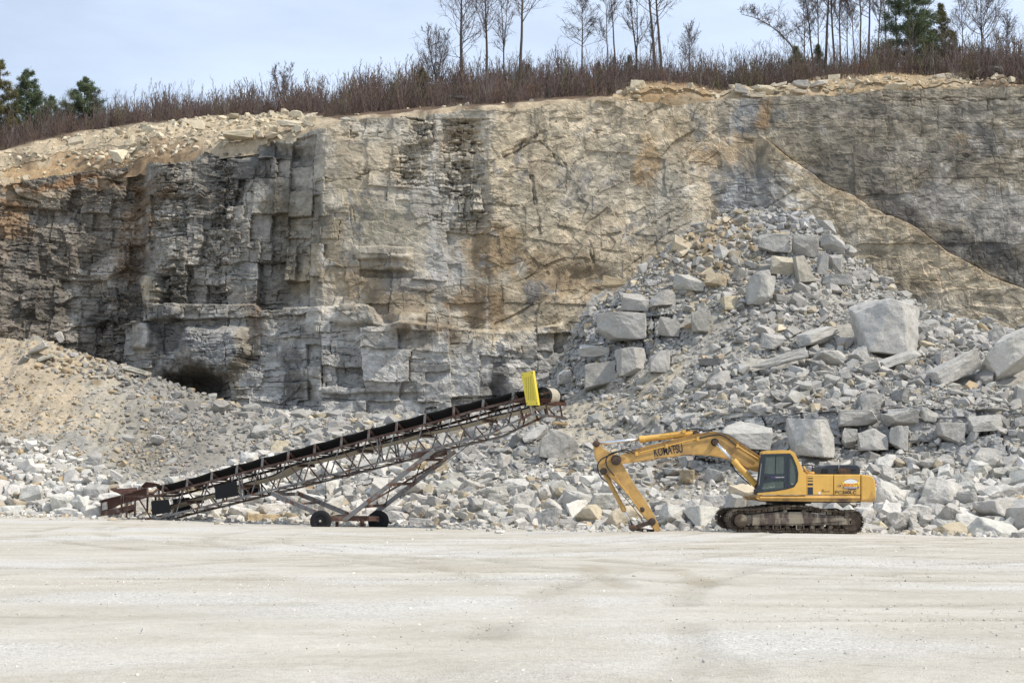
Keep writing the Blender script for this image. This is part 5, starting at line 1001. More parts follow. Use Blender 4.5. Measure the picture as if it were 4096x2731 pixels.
for a in (
 (1844, 3.0, 'first tall bare tree from the left, thick straight trunk with a wide crown', dict(seed=1, h=11.5, r0=.135, start=.22, spread=3.0, limbs=34)),
 (1947, 3.6, 'second tall bare tree, dark trunk forking high, next to the first tall tree', dict(seed=2, h=10.8, r0=.11, start=.36, spread=2.4, limbs=28, lean=(-.15, 0))),
 (2018, 3.9, 'slim forked bare tree between the second and third tall trees', dict(seed=3, h=9, r0=.065, start=.25, spread=1.8, limbs=24, forks=2)),
 (2078, 3.2, 'third tall bare tree with a broad crown, standing by open sky', dict(seed=4, h=11.6, r0=.125, start=.46, spread=3.2, limbs=28, lean=(.25, 0))),
 (2327, 3.95, 'fine twigged birch with drooping branches, alone in open sky above the tan face', dict(seed=5, h=8.2, r0=.065, start=.34, spread=2.0, limbs=38, droop=.10)),
 (2429, 4.0, 'very slim bare tree just right of the drooping birch', dict(seed=6, h=9.5, r0=.045, start=.3, spread=1.7, limbs=24)),
 (2466, 4.0, 'slim bare tree leaning left, second to the right of the drooping birch', dict(seed=7, h=11, r0=.07, start=.45, spread=1.7, limbs=18, lean=(-.7, 0))),
 (2550, 3.7, 'crooked forked bare tree left of the twin trunk pair', dict(seed=8, h=8.4, r0=.085, start=.35, spread=1.9, limbs=26, forks=2, lean=(-.3, 0))),
 (2588, 3.8, 'short thin bare tree tilting right below the twin trunk pair', dict(seed=9, h=5.2, r0=.05, start=.4, spread=1.3, limbs=14, lean=(.8, 0))),
 (2624, 3.7, 'left trunk of the close twin pair of tall bare trees', dict(seed=10, h=12, r0=.125, start=.5, spread=2.6, limbs=24, lean=(-.9, 0))),
 (2648, 3.7, 'right trunk of the close twin pair of tall bare trees', dict(seed=11, h=12, r0=.115, start=.42, spread=3.1, limbs=28, lean=(-.7, .4))),
 (1746, 3.0, 'low spreading bare tree with several stems left of the first tall tree', dict(seed=12, h=5.4, r0=.06, start=.15, spread=2.0, limbs=40, forks=3)),
 (3240, 3.0, 'bent birch arching far over to the left above the rim boulders', dict(seed=14, h=6, r0=.075, start=.45, spread=1.6, limbs=26, up=.03, droop=.03, path=[(0, 0, -.4), (-.35, 0, .9), (-.8, 0, 1.9), (-1.5, .1, 3.0), (-2.3, .1, 3.9), (-3.2, .2, 4.6), (-4.2, .2, 5.1), (-5.2, .3, 5.4)])),
 (3258, 3.6, 'bare tree leaning left, just right of the bent birch', dict(seed=15, h=9, r0=.075, start=.35, spread=1.9, limbs=24, lean=(-1.0, 0))),
 (3281, 3.8, 'slender upright bare tree second to the right of the bent birch', dict(seed=16, h=10, r0=.055, start=.3, spread=1.6, limbs=24)),
 (3305, 3.3, 'thick dark bare trunk leaning right in the clump beside the bent birch', dict(seed=17, h=12, r0=.11, start=.4, spread=2.2, limbs=24, lean=(.7, 0))),
 (3340, 3.5, 'tall bare tree with long side branches at the right of the clump', dict(seed=18, h=11, r0=.09, start=.35, spread=2.6, limbs=28, lean=(-.2, 0))),
 (3395, 3.9, 'thin bare tree in the gap between the clump and the next dark trunk', dict(seed=19, h=9, r0=.05, start=.3, spread=1.6, limbs=24, lean=(.3, 0))),
 (3439, 3.5, 'dark slim bare tree forking near the top edge, middle of the right group', dict(seed=20, h=11, r0=.075, start=.4, spread=2.0, limbs=24, lean=(.3, 0))),
 (3474, 3.2, 'dark curved bare tree just left of the big pine', dict(seed=21, h=11, r0=.085, start=.4, spread=2.0, limbs=24, lean=(.5, 0))),
 (3545, 3.8, 'thin bare tree directly before the left side of the big pine', dict(seed=22, h=9.5, r0=.055, start=.35, spread=1.7, limbs=24, lean=(-.3, 0))),
 (3585, 3.4, 'slim dark bare tree crossing the big pine crown', dict(seed=23, h=11, r0=.065, start=.4, spread=1.7, limbs=20)),
 (3365, 3.7, 'second dark trunk right of the clump beside the bent birch', dict(seed=61, h=10, r0=.07, start=.4, spread=1.8, limbs=22, lean=(.2, 0))),
 (3420, 3.4, 'slim bare tree almost touching the dark forking tree of the right group', dict(seed=62, h=8.5, r0=.05, start=.35, spread=1.5, limbs=22, lean=(-.3, 0))),
 (3510, 3.5, 'thin leaning bare tree between the dark curved tree and the big pine', dict(seed=63, h=9.5, r0=.06, start=.4, spread=1.6, limbs=22, lean=(.6, 0))),
 (3220, 3.9, 'thin bare tree rising behind the foot of the bent birch', dict(seed=64, h=7.5, r0=.05, start=.3, spread=1.6, limbs=24)),
 (3700, 3.7, 'thin bare tree between the big pine and the shorter pine', dict(seed=24, h=8.5, r0=.05, start=.35, spread=1.6, limbs=22)),
 (3850, 3.9, 'thin pale bare tree right of the shorter pine', dict(seed=25, h=7.5, r0=.045, start=.3, spread=1.6, limbs=24)),
 (3931, 3.6, 'bare tree with a rounded fan of fine branches near the right edge', dict(seed=26, h=7.6, r0=.075, start=.3, spread=2.6, limbs=40)),
 (4030, 3.9, 'low bare tree at the far right edge of the skyline', dict(seed=27, h=4.6, r0=.045, start=.25, spread=1.5, limbs=28)),
 (2760, 3.6, 'slim bare tree alone between the twin pair and the bent birch', dict(seed=28, h=4.8, r0=.04, start=.25, spread=1.3, limbs=26)),
 (1130, 3.6, 'bushy dark bare tree, tallest of the left sapling row', dict(seed=29, h=4.2, r0=.05, start=.1, spread=1.6, limbs=44, forks=3))):
    plant_tree(a[0], a[1], a[2], **a[3])

def pine(seed, h, r0, w, start=.2, dens=1.0, gap=.12):
    """white pine: tiers of near-level limbs, needles in loose tufts, uneven outline"""
    r = random.Random(seed); T, Cb, tf = [], [], []
    n = 9; pts = [Vector((r.gauss(0, .03), r.gauss(0, .03), h * (i / n) - .3 * (i == 0))) for i in range(n + 1)]
    for i in range(n): T.append((pts[i], pts[i + 1], r0 * (1 - .9 * i / n) + .008, r0 * (1 - .9 * (i + 1) / n) + .008))
    z = start * h
    while z < h * .985:
        f = (z / h - start) / (1 - start)
        prof = (.75 + .3 * math.sin(min(f * 4, 1) * math.pi / 2)) * (1 - f) ** .95 + .07
        for b_ in range(r.randint(4, 6)):
            if r.random() < gap: continue
            a = r.uniform(0, 2 * math.pi); L = w * prof * r.uniform(.5, 1.15)
            d = Vector((math.cos(a), math.sin(a), r.uniform(-.05, .35)))
            lp = grow(r, Vector((0, 0, z + r.uniform(-.1, .1))), d, L, .02 * (1 - f) + .006, .005, 5, .05, .10, Cb)
            for s_ in range(int(L * 15 * dens) + 4):
                y = r.uniform(.28, 1.0) ** .8 * 5; j = min(int(y), 4); q = lp[j].lerp(lp[j + 1], y - j)
                dd = ((lp[j + 1] - lp[j]).normalized() + rv3(r, .55) + Vector((0, 0, .25)))
                sp = grow(r, q, dd, L * r.uniform(.10, .26), .005, .003, 2, .1, .15, Cb)
                tf += sp[1:]
        z += r.uniform(.16, .30) * (h / 6) ** .5
    tf.append(pts[-1]); tf.append(pts[-1] - Vector((0, 0, .1)))
    return T, Cb, tf
def needles(tf, seed, size, nb):
    q = np.random.default_rng(seed); c = np.repeat(np.array([t[:] for t in tf]), nb, 0); n = len(c)
    d = q.normal(size=(n, 3)); d[:, 2] = np.abs(d[:, 2]) * .8 + .1; d /= np.linalg.norm(d, axis=1)[:, None]
    s = np.cross(d, q.normal(size=(n, 3))); s /= np.linalg.norm(s, axis=1)[:, None] + 1e-9
    L = size * .8 * q.uniform(.6, 1.2, n)[:, None]
    c = c + q.normal(size=(n, 3)) * size * .42
    V = np.stack([c - s * L * .13, c + s * L * .13, c + d * L], 1).reshape(-1, 3)
    return V, np.arange(n * 3).reshape(-1, 3)
def plant_pine(u, t, label, seed, h, r0, w, start=.2, dens=1., size=.22, nb=9, mat='needle', gap=.12):
    o = empty('pine_tree', on_hill(u, t)); tag(o, label, 'pine', 'evergreen pines above the quarry')
    T, Cb, tf = pine(seed, h, r0, w, start, dens, gap)
    V, F = segs_mesh(T, 7); tr_ = link('trunk', mesh_np('trunk', V, F, smooth=True), MAT['bark'], o)
    V, F = segs_mesh(Cb, 3); link('branches', mesh_np('branches', V, F), MAT['bark'], o)
    V, F = needles(tf, seed, size, nb); link('crown', mesh_np('crown', V, F), MAT[mat], o)
for a in (
 (3638, 3.0, 'big dark pine reaching the top edge at the right', 41, 9.5, .14, 2.7, .10, .8, .24, 8),
 (3768, 3.1, 'shorter olive green pine right of the big pine', 42, 5.4, .075, 1.6, .12, .9, .20, 8, 'needle_dull'),
 (3187, 2.9, 'small dark pine under the arch of the bent birch', 43, 2.6, .05, .9, .1, .9, .18, 8),
 (3275, 3.6, 'small pine hidden among the trunks right of the bent birch', 44, 2.6, .05, .7, .1, .8, .18, 8),
 (1690, 2.8, 'small conical brown green conifer left of the first tall tree', 45, 2.6, .05, 1.0, .05, 1.3, .15, 9, 'needle_dull', .02),
 (100, 3.0, 'tallest green pine at the left with a broad layered crown', 46, 6.0, .10, 2.5, .05, 1.0, .2, 9),
 (-12, 2.8, 'pine cut by the left edge of the picture', 47, 6.9, .10, 2.2, .05, 1.0, .2, 9, 'needle_dull'),
 (332, 3.0, 'rounded green pine at the left, right of the tallest green pine', 48, 4.4, .08, 2.3, .05, 1.1, .2, 9),
 (200, 3.5, 'low green pine between the two left pines', 49, 3.2, .06, 1.6, .05, 1.0, .18, 8),
 (2113, 4.0, 'tiny pine on the hill crest right of the third tall tree', 50, 1.3, .03, .45, .1, 1.0, .13, 7, 'needle_dull'),
 (2393, 4.0, 'tiny pine on the hill crest right of the drooping birch', 51, 1.5, .03, .5, .1, 1.0, .13, 7, 'needle_dull'),
 (2520, 4.0, 'small dark pine behind the crooked forked tree', 52, 1.9, .04, .6, .1, .9, .15, 7),
 (3515, 3.8, 'small pine low in the trunks left of the big pine', 53, 1.9, .04, .7, .1, .9, .16, 7),
 (3815, 3.6, 'young dark pine just right of the shorter olive pine', 54, 3.2, .05, .7, .15, .9, .16, 7),
 (1220, 2.5, 'tiny round conifer in the left sapling row', 55, 1.1, .03, .55, .05, 1.2, .12, 7, 'needle_dull')):
    plant_pine(*a)

# leafy rust bushes
for k, (u, t, h, lab) in enumerate(((3890, 2.1, 1.7, 'rust leaved bush left of the low grey boulder at upper right'), (3965, 2.25, 1.1, 'low rust bush in front of the low grey boulder at upper right'), (4055, 2.15, 1.6, 'rust leaved bush at the right edge above the cliff'), (3450, 2.6, 1.0, 'small orange bush behind the right dirt heap'),
                                    (2640, 2.6, 1.0, 'yellowish low bush on the hill below the twin trunk pair'), (2365, 2.3, .7, 'yellow brown bush at the rim under the drooping birch'), (2130, 2.6, .8, 'tan bush on the hillside below the third tall tree'), (1860, 3.2, 1.0, 'brown leaved bush beside the foot of the first tall tree'))):
    r = random.Random(700 + k); o = empty('bush', on_hill(u, t)); tag(o, lab, 'bush', 'dry leaved bushes above the cliff'); sg, tf = [], []
    for s_ in range(16):
        d = Vector((r.gauss(0, .6), r.gauss(0, .6), 1)); lp = grow(r, Vector((r.gauss(0, .15), r.gauss(0, .15), -.1)), d, h * r.uniform(.6, 1.1), .012, .004, 4, .03, .12, sg)
        for q in range(9):
            y = r.uniform(.8, 4); j = min(int(y), 3); sp = grow(r, lp[j].lerp(lp[j + 1], y - j), rv3(r, 1) + Vector((0, 0, .5)), h * .28, .005, .003, 2, 0, .2, sg); tf += sp[1:]
    V, F = segs_mesh(sg, 3); link('stems', mesh_np('stems', V, F), MAT['sap'], o)
    V, F = needles(tf, 800 + k, .11, 5); link('leaves', mesh_np('leaves', V, F), MAT['leaf'], o)

# bare saplings: each one a thing; eight grown shapes
def sapling(seed, h, stems, tw):
    r = random.Random(seed); sg = []
    for s_ in range(stems):
        d = Vector((r.gauss(0, .10 + .12 * (stems > 1)), r.gauss(0, .10 + .12 * (stems > 1)), 1)); hh = h * r.uniform(.7, 1) if s_ else h
        lp = grow(r, Vector((r.gauss(0, .07), r.gauss(0, .07), -.15)), d, hh, .018 * h / 3 + .004, .004, 8, .06, .05, sg)
        for b_ in range(tw):
            y = r.uniform(1.2, 7.9); j = min(int(y), 7); q = lp[j].lerp(lp[j + 1], y - j); a = r.uniform(0, 6.283)
            L = hh * (.36 - .03 * y) * r.uniform(.6, 1.2); d2 = Vector((math.cos(a), math.sin(a), r.uniform(.7, 1.8)))
            sp = grow(r, q, d2, L, .0075, .0035, 3, .14, .1, sg)
            for t_ in range(3):
                y2 = r.uniform(.5, 3); j2 = min(int(y2), 2); grow(r, sp[j2].lerp(sp[j2 + 1], y2 - j2), (sp[j2 + 1] - sp[j2]).normalized() + rv3(r, .5) + Vector((0, 0, .3)), L * .45, .0042, .003, 1, .1, .1, sg)
    return segs_mesh(sg, 3)
SAPM = []
for k in range(9):
    V, F = sapling(500 + k, 3.0, (1, 1, 2, 1, 3, 1, 2, 4, 1)[k], (15, 11, 10, 18, 9, 13, 11, 8, 16)[k]); me = mesh_np('sapling_shape', V, F); me.materials.append(MAT['sap']); SAPM.append((V, F, me))
spots = []
for k in range(285):
    f = (k + rnd.random()) / 285; u = -60 + 4200 * f
    if u < 470: t = rnd.uniform(2.0, 3.4)
    elif u < 1350: t = rnd.uniform(2.0, 3.2)
    elif u < 2450: t = rnd.uniform(2.6, 4.1)
    else: t = rnd.uniform(2.05, 3.9)
    h = rnd.uniform(1.9, 3.5) * (1.15 if 2700 < u else 1) * (1.2 if rnd.random() < .15 else 1)
    spots.append((u, t, h))
SL = [(0, 'pine cut by the left edge'), (100, 'tallest left pine'), (332, 'rounded left pine'), (560, 'big perched rim block'), (900, 'left rim rubble'), (1130, 'bushy dark tree'), (1400, 'pale slab on the rim'), (1690, 'conical conifer'), (1844, 'first tall tree'), (1947, 'second tall tree'), (2078, 'third tall tree'), (2327, 'drooping birch'), (2466, 'slim leaning tree'), (2550, 'crooked forked tree'), (2640, 'twin trunk pair'), (2760, 'lone slim tree'), (2964, 'grey rim boulder'), (3116, 'bright tilted boulder'), (3250, 'bent birch foot'), (3320, 'clump of dark trunks'), (3440, 'orange bush'), (3638, 'big pine'), (3768, 'shorter pine'), (3931, 'fan branched tree'), (4055, 'right edge rust bush')]
lab_by = {}
for k, (u, t, h) in enumerate(spots):
    kind = 'tall' if h > 2.9 else 'short' if h < 2.1 else 'slim'; ks = rnd.randrange(9); form = ('single stemed', 'single stemed', 'two stemmed', 'single stemed', 'bushy', 'single stemed', 'two stemmed', 'bushy', 'single stemed')[ks].replace('stemed', 'stemmed')
    j = min(range(len(SL)), key=lambda q: abs(SL[q][0] - u)); du = u - SL[j][0]; rel = 'at' if abs(du) < 14 else 'left of' if du < 0 else 'right of'
    dep = 'front' if t < 2.7 else 'far' if t > 3.3 else 'mid'
    lab_by.setdefault(f'{kind} {form} sapling, {dep} {rel} the {SL[j][1]}', []).append((u, t, h, ks))
first_s = {}
for l, its in lab_by.items():
    its.sort()
    for k, (u, t, h, ks) in enumerate(its):
        if ks not in first_s: o = link('sapling', SAPM[ks][2]); first_s[ks] = o
        else: o = first_s[ks].copy(); COL.objects.link(o)
        o.location = on_hill(u, t); o.rotation_euler = (0, 0, rnd.uniform(0, 6.28)); o.scale = (h / 3 * 1.05, h / 3 * 1.05, h / 3)
        n_ = len(its); pre = '' if n_ == 1 else ('left of two: ' if k == 0 else 'right of two: ') if n_ == 2 else (ORD[k] if k < n_ - 1 else 'rightmost') + f' of {NUM.get(n_, "many")}: '
        lb_ = pre + l
        if len(lb_.split()) > 16: lb_ = lb_.replace(' stemmed', '').replace(' two', '').replace(' single', '')
        tag(o, lb_, 'sapling', 'bare saplings along the top of the quarry')
# the brush between them
Vs, Fs, Cs, off = [], [], [], 0
LITE = [sapling(560 + k, 1.0, (3, 4, 2, 5)[k % 4], (5, 4, 7, 3)[k % 4]) for k in range(8)]
for k in range(7000):
    u = rnd.uniform(-200, 4300); t = rnd.uniform(1.1, 4.0) if u > 3820 else rnd.uniform(1.98, 4.3) if u < 1300 or u > 2480 else rnd.uniform(1.15, 4.25)
    if rnd.random() > .4 + 1.3 * float(vnoise(np.array(u * .017 + 7), np.array(t * 1.2), 611)): continue
    V, F = LITE[rnd.randrange(8)]; h = 1.05 * rnd.uniform(.4, 1.4) * (1.9 if rnd.random() < .35 else 1) * (.55 + 1.1 * float(vnoise(np.array(u * .012), np.array(t * 1.5), 610))); a = rnd.uniform(0, 6.28); b_ = on_hill(u, t)
    w = h * .8 + .35; W = np.stack([(V[:, 0] * math.cos(a) - V[:, 1] * math.sin(a)) * w + b_.x, (V[:, 0] * math.sin(a) + V[:, 1] * math.cos(a)) * w + b_.y, V[:, 2] * h + b_.z], -1)
    Vs.append(W); Fs.append(F + off); off += len(V)
    q = rnd.random(); c = (.112, .078, .067) if q < .62 else (.125, .080, .058) if q < .85 else (.15, .13, .115) if q < .93 else (.10, .095, .045)
    f = rnd.uniform(.75, 1.25); Cs.append(np.tile(np.array(c) * f, (len(V), 1)))
o = link('undergrowth', mesh_np('undergrowth', np.concatenate(Vs), np.concatenate(Fs), np.concatenate(Cs)), MAT['brush'])
tag(o, 'low purple brown brush filling the ground above the cliff', 'brush', kind='stuff')
# ---------------------------------------------------------------- the excavator
YEL = (.66, .39, .085)
def yellow(name, dirt, lo, hi, c=YEL, rough=.42):
    m, ns, ls, b = new_mat(name)
    vec = N(ns, 'ShaderNodeNewGeometry').outputs['Position']
    n1 = noise_node(ns, ls, 2.2, 8, .68, vec); n2 = noise_node(ns, ls, 14, 6, .7, vec); n3 = noise_node(ns, ls, 1.0, 6, .6, vec, (2.5, 2.5, .5))
    r1 = ramp(ns, ls, n1.outputs['Fac'], [(lo, (0, 0, 0)), (hi, (1, 1, 1))]); r2 = ramp(ns, ls, n2.outputs['Fac'], [(.62, (0, 0, 0)), (.72, (1, 1, 1))])
    r3 = ramp(ns, ls, n3.outputs['Fac'], [(.35, (.86, .86, .86)), (.65, (1.06, 1.06, 1.06))])
    cc = mixc(ns, ls, c, r3.outputs[0], 1.0, 'MULTIPLY'); cc = mixc(ns, ls, cc, dirt, r1.outputs[0])
    mm = N(ns, 'ShaderNodeMath', operation='MULTIPLY'); mm.inputs[1].default_value = .5; ls.new(r2.outputs[0], mm.inputs[0])
    cc = mixc(ns, ls, cc, (.22, .12, .05), mm.outputs[0]); ls.new(cc, b.inputs['Base Color']); b.inputs['Roughness'].default_value = rough
    bump(ns, ls, n2.outputs['Fac'], .08, .01, b)
    return m
MAT['yel'] = yellow('worn_yellow_paint', (.40, .25, .08), .50, .95); MAT['yel_dirty'] = yellow('dirty_yellow_paint', (.24, .135, .055), .42, .78, (.55, .335, .10), .5)
MAT['yel_rust'] = yellow('rusted_yellow_paint', (.12, .07, .045), .44, .60, (.52, .30, .08), .6)
MAT['steel_dirt'] = simple_mat('muddy_steel', (.075, .055, .04), .8, 0, .3, (.28, .24, .185), 2.4, .5, .68, .3)
MAT['dust'] = simple_mat('dusty_track_frame', (.27, .235, .18), .9, 0, .2, (.09, .07, .06), 2.6, .44, .58, .3, (1.5, 1.5, .35))
MAT['navy'] = simple_mat('navy_paint', (.018, .026, .038), .4, 0, .5, (.05, .05, .05), 3, .6, .9); MAT['black'] = simple_mat('black_steel', (.012, .012, .013), .6, 0, .4, (.05, .04, .03), 4, .55, .8)
MAT['rubber'] = simple_mat('rubber_hose', (.018, .018, .02), .6); MAT['grease'] = simple_mat('greasy_pin', (.045, .028, .018), .45, 0, .5, (.16, .07, .03), 6, .5, .7)
MAT['chrome'] = simple_mat('chromed_rod', (.75, .76, .78), .22, 1.0); MAT['grey_steel'] = simple_mat('grey_pipe', (.22, .22, .21), .55, .4)
MAT['seat'] = simple_mat('seat_cloth', (.03, .032, .036), .8); MAT['white'] = simple_mat('white_decal', (.72, .72, .70), .5); MAT['red'] = simple_mat('red_decal', (.55, .05, .045), .5); MAT['purple'] = simple_mat('purple_decal', (.075, .04, .16), .5)
MAT['decal'] = simple_mat('dark_lettering', (.022, .022, .026), .5); MAT['decal_faded'] = simple_mat('faded_lettering', (.13, .075, .028), .5); MAT['flame_y'] = simple_mat('yellow_decal', (.80, .58, .06), .5)
_m, _ns, _ls, _b = new_mat('cab_glass'); _b.inputs['Base Color'].default_value = (.30, .36, .34, 1); _b.inputs['Roughness'].default_value = .06; _b.inputs['Transmission Weight'].default_value = .75; _b.inputs['IOR'].default_value = 1.1; _b.inputs['Specular IOR Level'].default_value = .8; MAT['glass'] = _m
EXC = empty('excavator', Vector((P(3190, 2131, 51.6)[0], 51.6, -.07)))
tag(EXC, 'yellow tracked excavator without a bucket, arm tip resting on the ground', 'excavator')
F1 = lambda x, y, Y: PV(2340 + x / 1.96, 1680 + y / 1.96, Y)          # measured on enlargements of the photograph
F4 = lambda x, y, Y: PV(2860 + x / 3.5636, 1760 + y / 3.5636, Y)
def plate(pts, Y0, Y1, fn=F4):
    """solid side plate: outline measured on the near plane Y0, going back to Y1"""
    return [fn(x, y, Y0) for x, y in pts], Vector((0, Y1 - Y0, 0))
def smooth_line(pts, k=6):
    """Catmull-Rom through 2-D or 3-D points"""
    pts = [Vector(p) for p in pts]; out = []
    for i in range(len(pts) - 1):
        p0 = pts[max(i - 1, 0)]; p1 = pts[i]; p2 = pts[i + 1]; p3 = pts[min(i + 2, len(pts) - 1)]
        for j in range(k):
            t = j / k; out.append(.5 * ((2 * p1) + (p2 - p0) * t + (2 * p0 - 5 * p1 + 4 * p2 - p3) * t * t + (3 * p1 - p0 - 3 * p2 + p3) * t * t * t))
    return out + [pts[-1]]
def text(name, body, mat, parent, p0, p1, height, off=0.0, shear=0.0, depth=.003):
    """raised lettering running from p0 to p1 on a face towards the camera"""
    cu = bpy.data.curves.new(name, 'FONT'); cu.body = body; cu.size = 1; cu.offset = off; cu.shear = shear; cu.extrude = .001; cu.resolution_u = 3
    t = bpy.data.objects.new(name, cu); COL.objects.link(t); dg = bpy.context.evaluated_depsgraph_get(); dg.update()
    me = bpy.data.meshes.new_from_object(t.evaluated_get(dg)); bpy.data.objects.remove(t); bpy.data.curves.remove(cu)
    co = np.zeros(len(me.vertices) * 3); me.vertices.foreach_get('co', co); co = co.reshape(-1, 3)
    co[:, 0] -= co[:, 0].min(); co[:, 1] -= co[:, 1].min(); co[:, 0] /= co[:, 0].max(); co[:, 1] *= height / co[:, 1].max()
    d = Vector(p1) - Vector(p0); u = Vector((-d.z, 0, d.x)).normalized(); off_ = Vector((0, 0, 0)); q = parent
    while q is not None: off_ += q.location; q = q.parent
    W = np.array(p0)[None] + co[:, :1] * np.array(d)[None] + co[:, 1:2] * np.array(u)[None]; W[:, 1] += np.where(co[:, 2] > 0, -depth, 0); W -= np.array(off_)[None]
    me.vertices.foreach_set('co', W.ravel()); me.update(); me.materials.clear()
    return link(name, me, mat, parent)

# --- undercarriage
def track(Yn, dx, name_mat):
    """one crawler: Yn near face; dx shift in enlargement pixels is not needed, perspective does it"""
    w = .62
    T = lambda x, y: F4(x, y, 50.0) + Vector((0, Yn - 50.0, 0))
    path = [(250, 1245), (212, 1200), (196, 1130), (215, 1065), (262, 1020), (330, 1002), (450, 1000), (560, 996), (700, 982), (820, 968), (950, 950), (1100, 945), (1260, 950), (1400, 966), (1550, 1000), (1700, 1022), (1850, 1022), (1960, 1014), (2030, 1026), (2085, 1075), (2110, 1150), (2098, 1225), (2060, 1285), (1990, 1312), (1800, 1305), (1500, 1297), (1200, 1292), (900, 1288), (600, 1280), (400, 1274), (300, 1268)]
    pts = [T(*p) for p in path]; pts = smooth_line(pts + [pts[0]], 10)
    L = [0]
    for i in range(1, len(pts)): L.append(L[-1] + (pts[i] - pts[i - 1]).length)
    n = int(L[-1] / .205); mb = MB(); ch = MB()
    cen = sum(pts, Vector()) / len(pts)
    for k in range(n):
        s = (k + .5) * L[-1] / n; i = max(j for j in range(len(L)) if L[j] <= s); i = min(i, len(pts) - 2)
        d = (pts[i + 1] - pts[i]).normalized(); p = pts[i].lerp(pts[i + 1], (s - L[i]) / max(L[i + 1] - L[i], 1e-6)); nn = Vector((-d.z, 0, d.x))
        # outward normal
        if nn.dot(p - cen) < 0 and abs(nn.z) < .99 or (abs(nn.z) >= .6 and nn.z * (p.z - cen.z) < 0): nn = -nn
        M = Matrix((d, Vector((0, 1, 0)), nn)).transposed(); c = p + Vector((0, w / 2, 0))
        mb.box(c + nn * .012, .097, w / 2, .012, M)
        for o_ in (-.06, .0, .06): mb.box(c + nn * (.034 if o_ else .04) + d * o_, .010, w / 2, .016 if o_ else .024, M)
        for yy in (.16, .46):
            ch.box(p + Vector((0, yy, 0)) - nn * .055, .085, .035, .045, M); ch.turn(p + Vector((0, yy - .05, 0)) - nn * .055, Vector((0, 1, 0)), [(.026, 0), (.026, .1)], 8)
    tr = empty('track', Vector((0, 0, 0))); tr.parent = EXC
    mb.build('shoes', MAT['steel_dirt'], tr); ch.build('chain', MAT['steel_dirt'], tr)
    a = MB(); c = T(375, 1148) + Vector((0, .04, 0))
    a.turn(c, Vector((0, 1, 0)), [(.16, -.02), (.235, 0), (.235, .22), (.30, .23), (.30, .36), (.2, .36)], 30)
    for k in range(21):
        an = 2 * math.pi * k / 21; M = Matrix.Rotation(-an, 3, 'Y'); a.box(c + M @ Vector((.345, 0, 0)) + Vector((0, .29, 0)), .06, .04, .028, M)
    a.build('sprocket', MAT['steel_dirt'], tr, .006, 1)
    b = MB(); c = T(1965, 1170) + Vector((0, .10, 0)); b.turn(c, Vector((0, 1, 0)), [(.10, -.03), (.12, 0), (.32, .01), (.36, .05), (.36, .36), (.32, .40)], 30); b.build('idler', MAT['steel_dirt'], tr, .006, 1)
    f = MB(); f.poly_prism([T(x, y) + Vector((0, .09, 0)) for x, y in ((540, 1065), (700, 1040), (960, 1022), (1300, 1022), (1480, 1050), (1700, 1075), (1850, 1085), (1850, 1208), (535, 1218))], Vector((0, .40, 0)))
    f.poly_prism([T(x, y) + Vector((0, .05, 0)) for x, y in ((540, 1110), (1300, 1110), (1850, 1110), (1850, 1150), (1300, 1190), (535, 1205))], Vector((0, .05, 0)))
    f.box((T(505, 1130) + T(420, 1130)) / 2 + Vector((0, .32, 0)), .20, .14, .15); f.box(T(1880, 1160) + Vector((0, .12, 0)), .17, .05, .11)
    f.build('track_frame', MAT['dust'], tr, .012, 1)
    for x in (600, 750, 890, 1040, 1220, 1400, 1535, 1660):
        MB().turn(T(x, 1243) + Vector((0, .12, 0)), Vector((0, 1, 0)), [(.05, -.03), (.085, 0), (.085, .08), (.11, .09), (.11, .13), (.08, .14), (.08, .26), (.11, .27), (.11, .31), (.085, .32), (.085, .4)], 18).build('roller', MAT['steel_dirt'], tr)
    for x in (885, 1218):
        g = MB(); q = T(x, 1243) + Vector((0, .08, 0))
        for sx in (-1, 1): g.box(q + Vector((sx * .125, 0, .0)), .02, .03, .085)
        g.box(q + Vector((0, 0, -.075)), .145, .03, .012); g.build('guide', MAT['dust'], tr, .006, 1)
    for x in (1003, 1275): MB().turn(T(x, 1022) + Vector((0, .10, 0)), Vector((0, 1, 0)), [(.07, -.02), (.088, 0), (.088, .30)], 20).build('carrier_roller', MAT['steel_dirt'], tr, .006, 1)
    return tr
track(50.0, 0, None); track(52.58, 0, None)
cf = MB(); cz = F4(1050, 1010, 51.6)
cf.box(cz + Vector((0, 0, -.17)), .62, .99, .15); cf.box(cz + Vector((-.62, 0, -.2)), .2, .9, .11); cf.box(cz + Vector((.62, 0, -.2)), .2, .9, .11); cf.build('car_body', MAT['black'], EXC, .02, 1)
c0 = F4(1050, 965, 51.6); MB().turn(c0, Vector((0, 0, 1)), [(.66, -.15), (.72, -.12), (.72, .05), (.60, .05), (.60, .16), (.80, .16), (.80, .30)], 40).build('slew_ring', MAT['black'], EXC)
# --- revolving deck
d_ = MB(); p_, o_ = plate([(602, 848), (580, 808), (620, 822), (2072, 824), (2072, 868), (1990, 878), (1400, 876), (660, 864)], 50.16, 53.1); d_.poly_prism(p_, o_); d_.build('deck', MAT['yel_rust'], EXC, .015, 1)
d2 = MB(); a = [F4(x, y, 50.12) for x, y in ((552, 806), (640, 826), (2070, 824), (2070, 812), (2068, 810))]
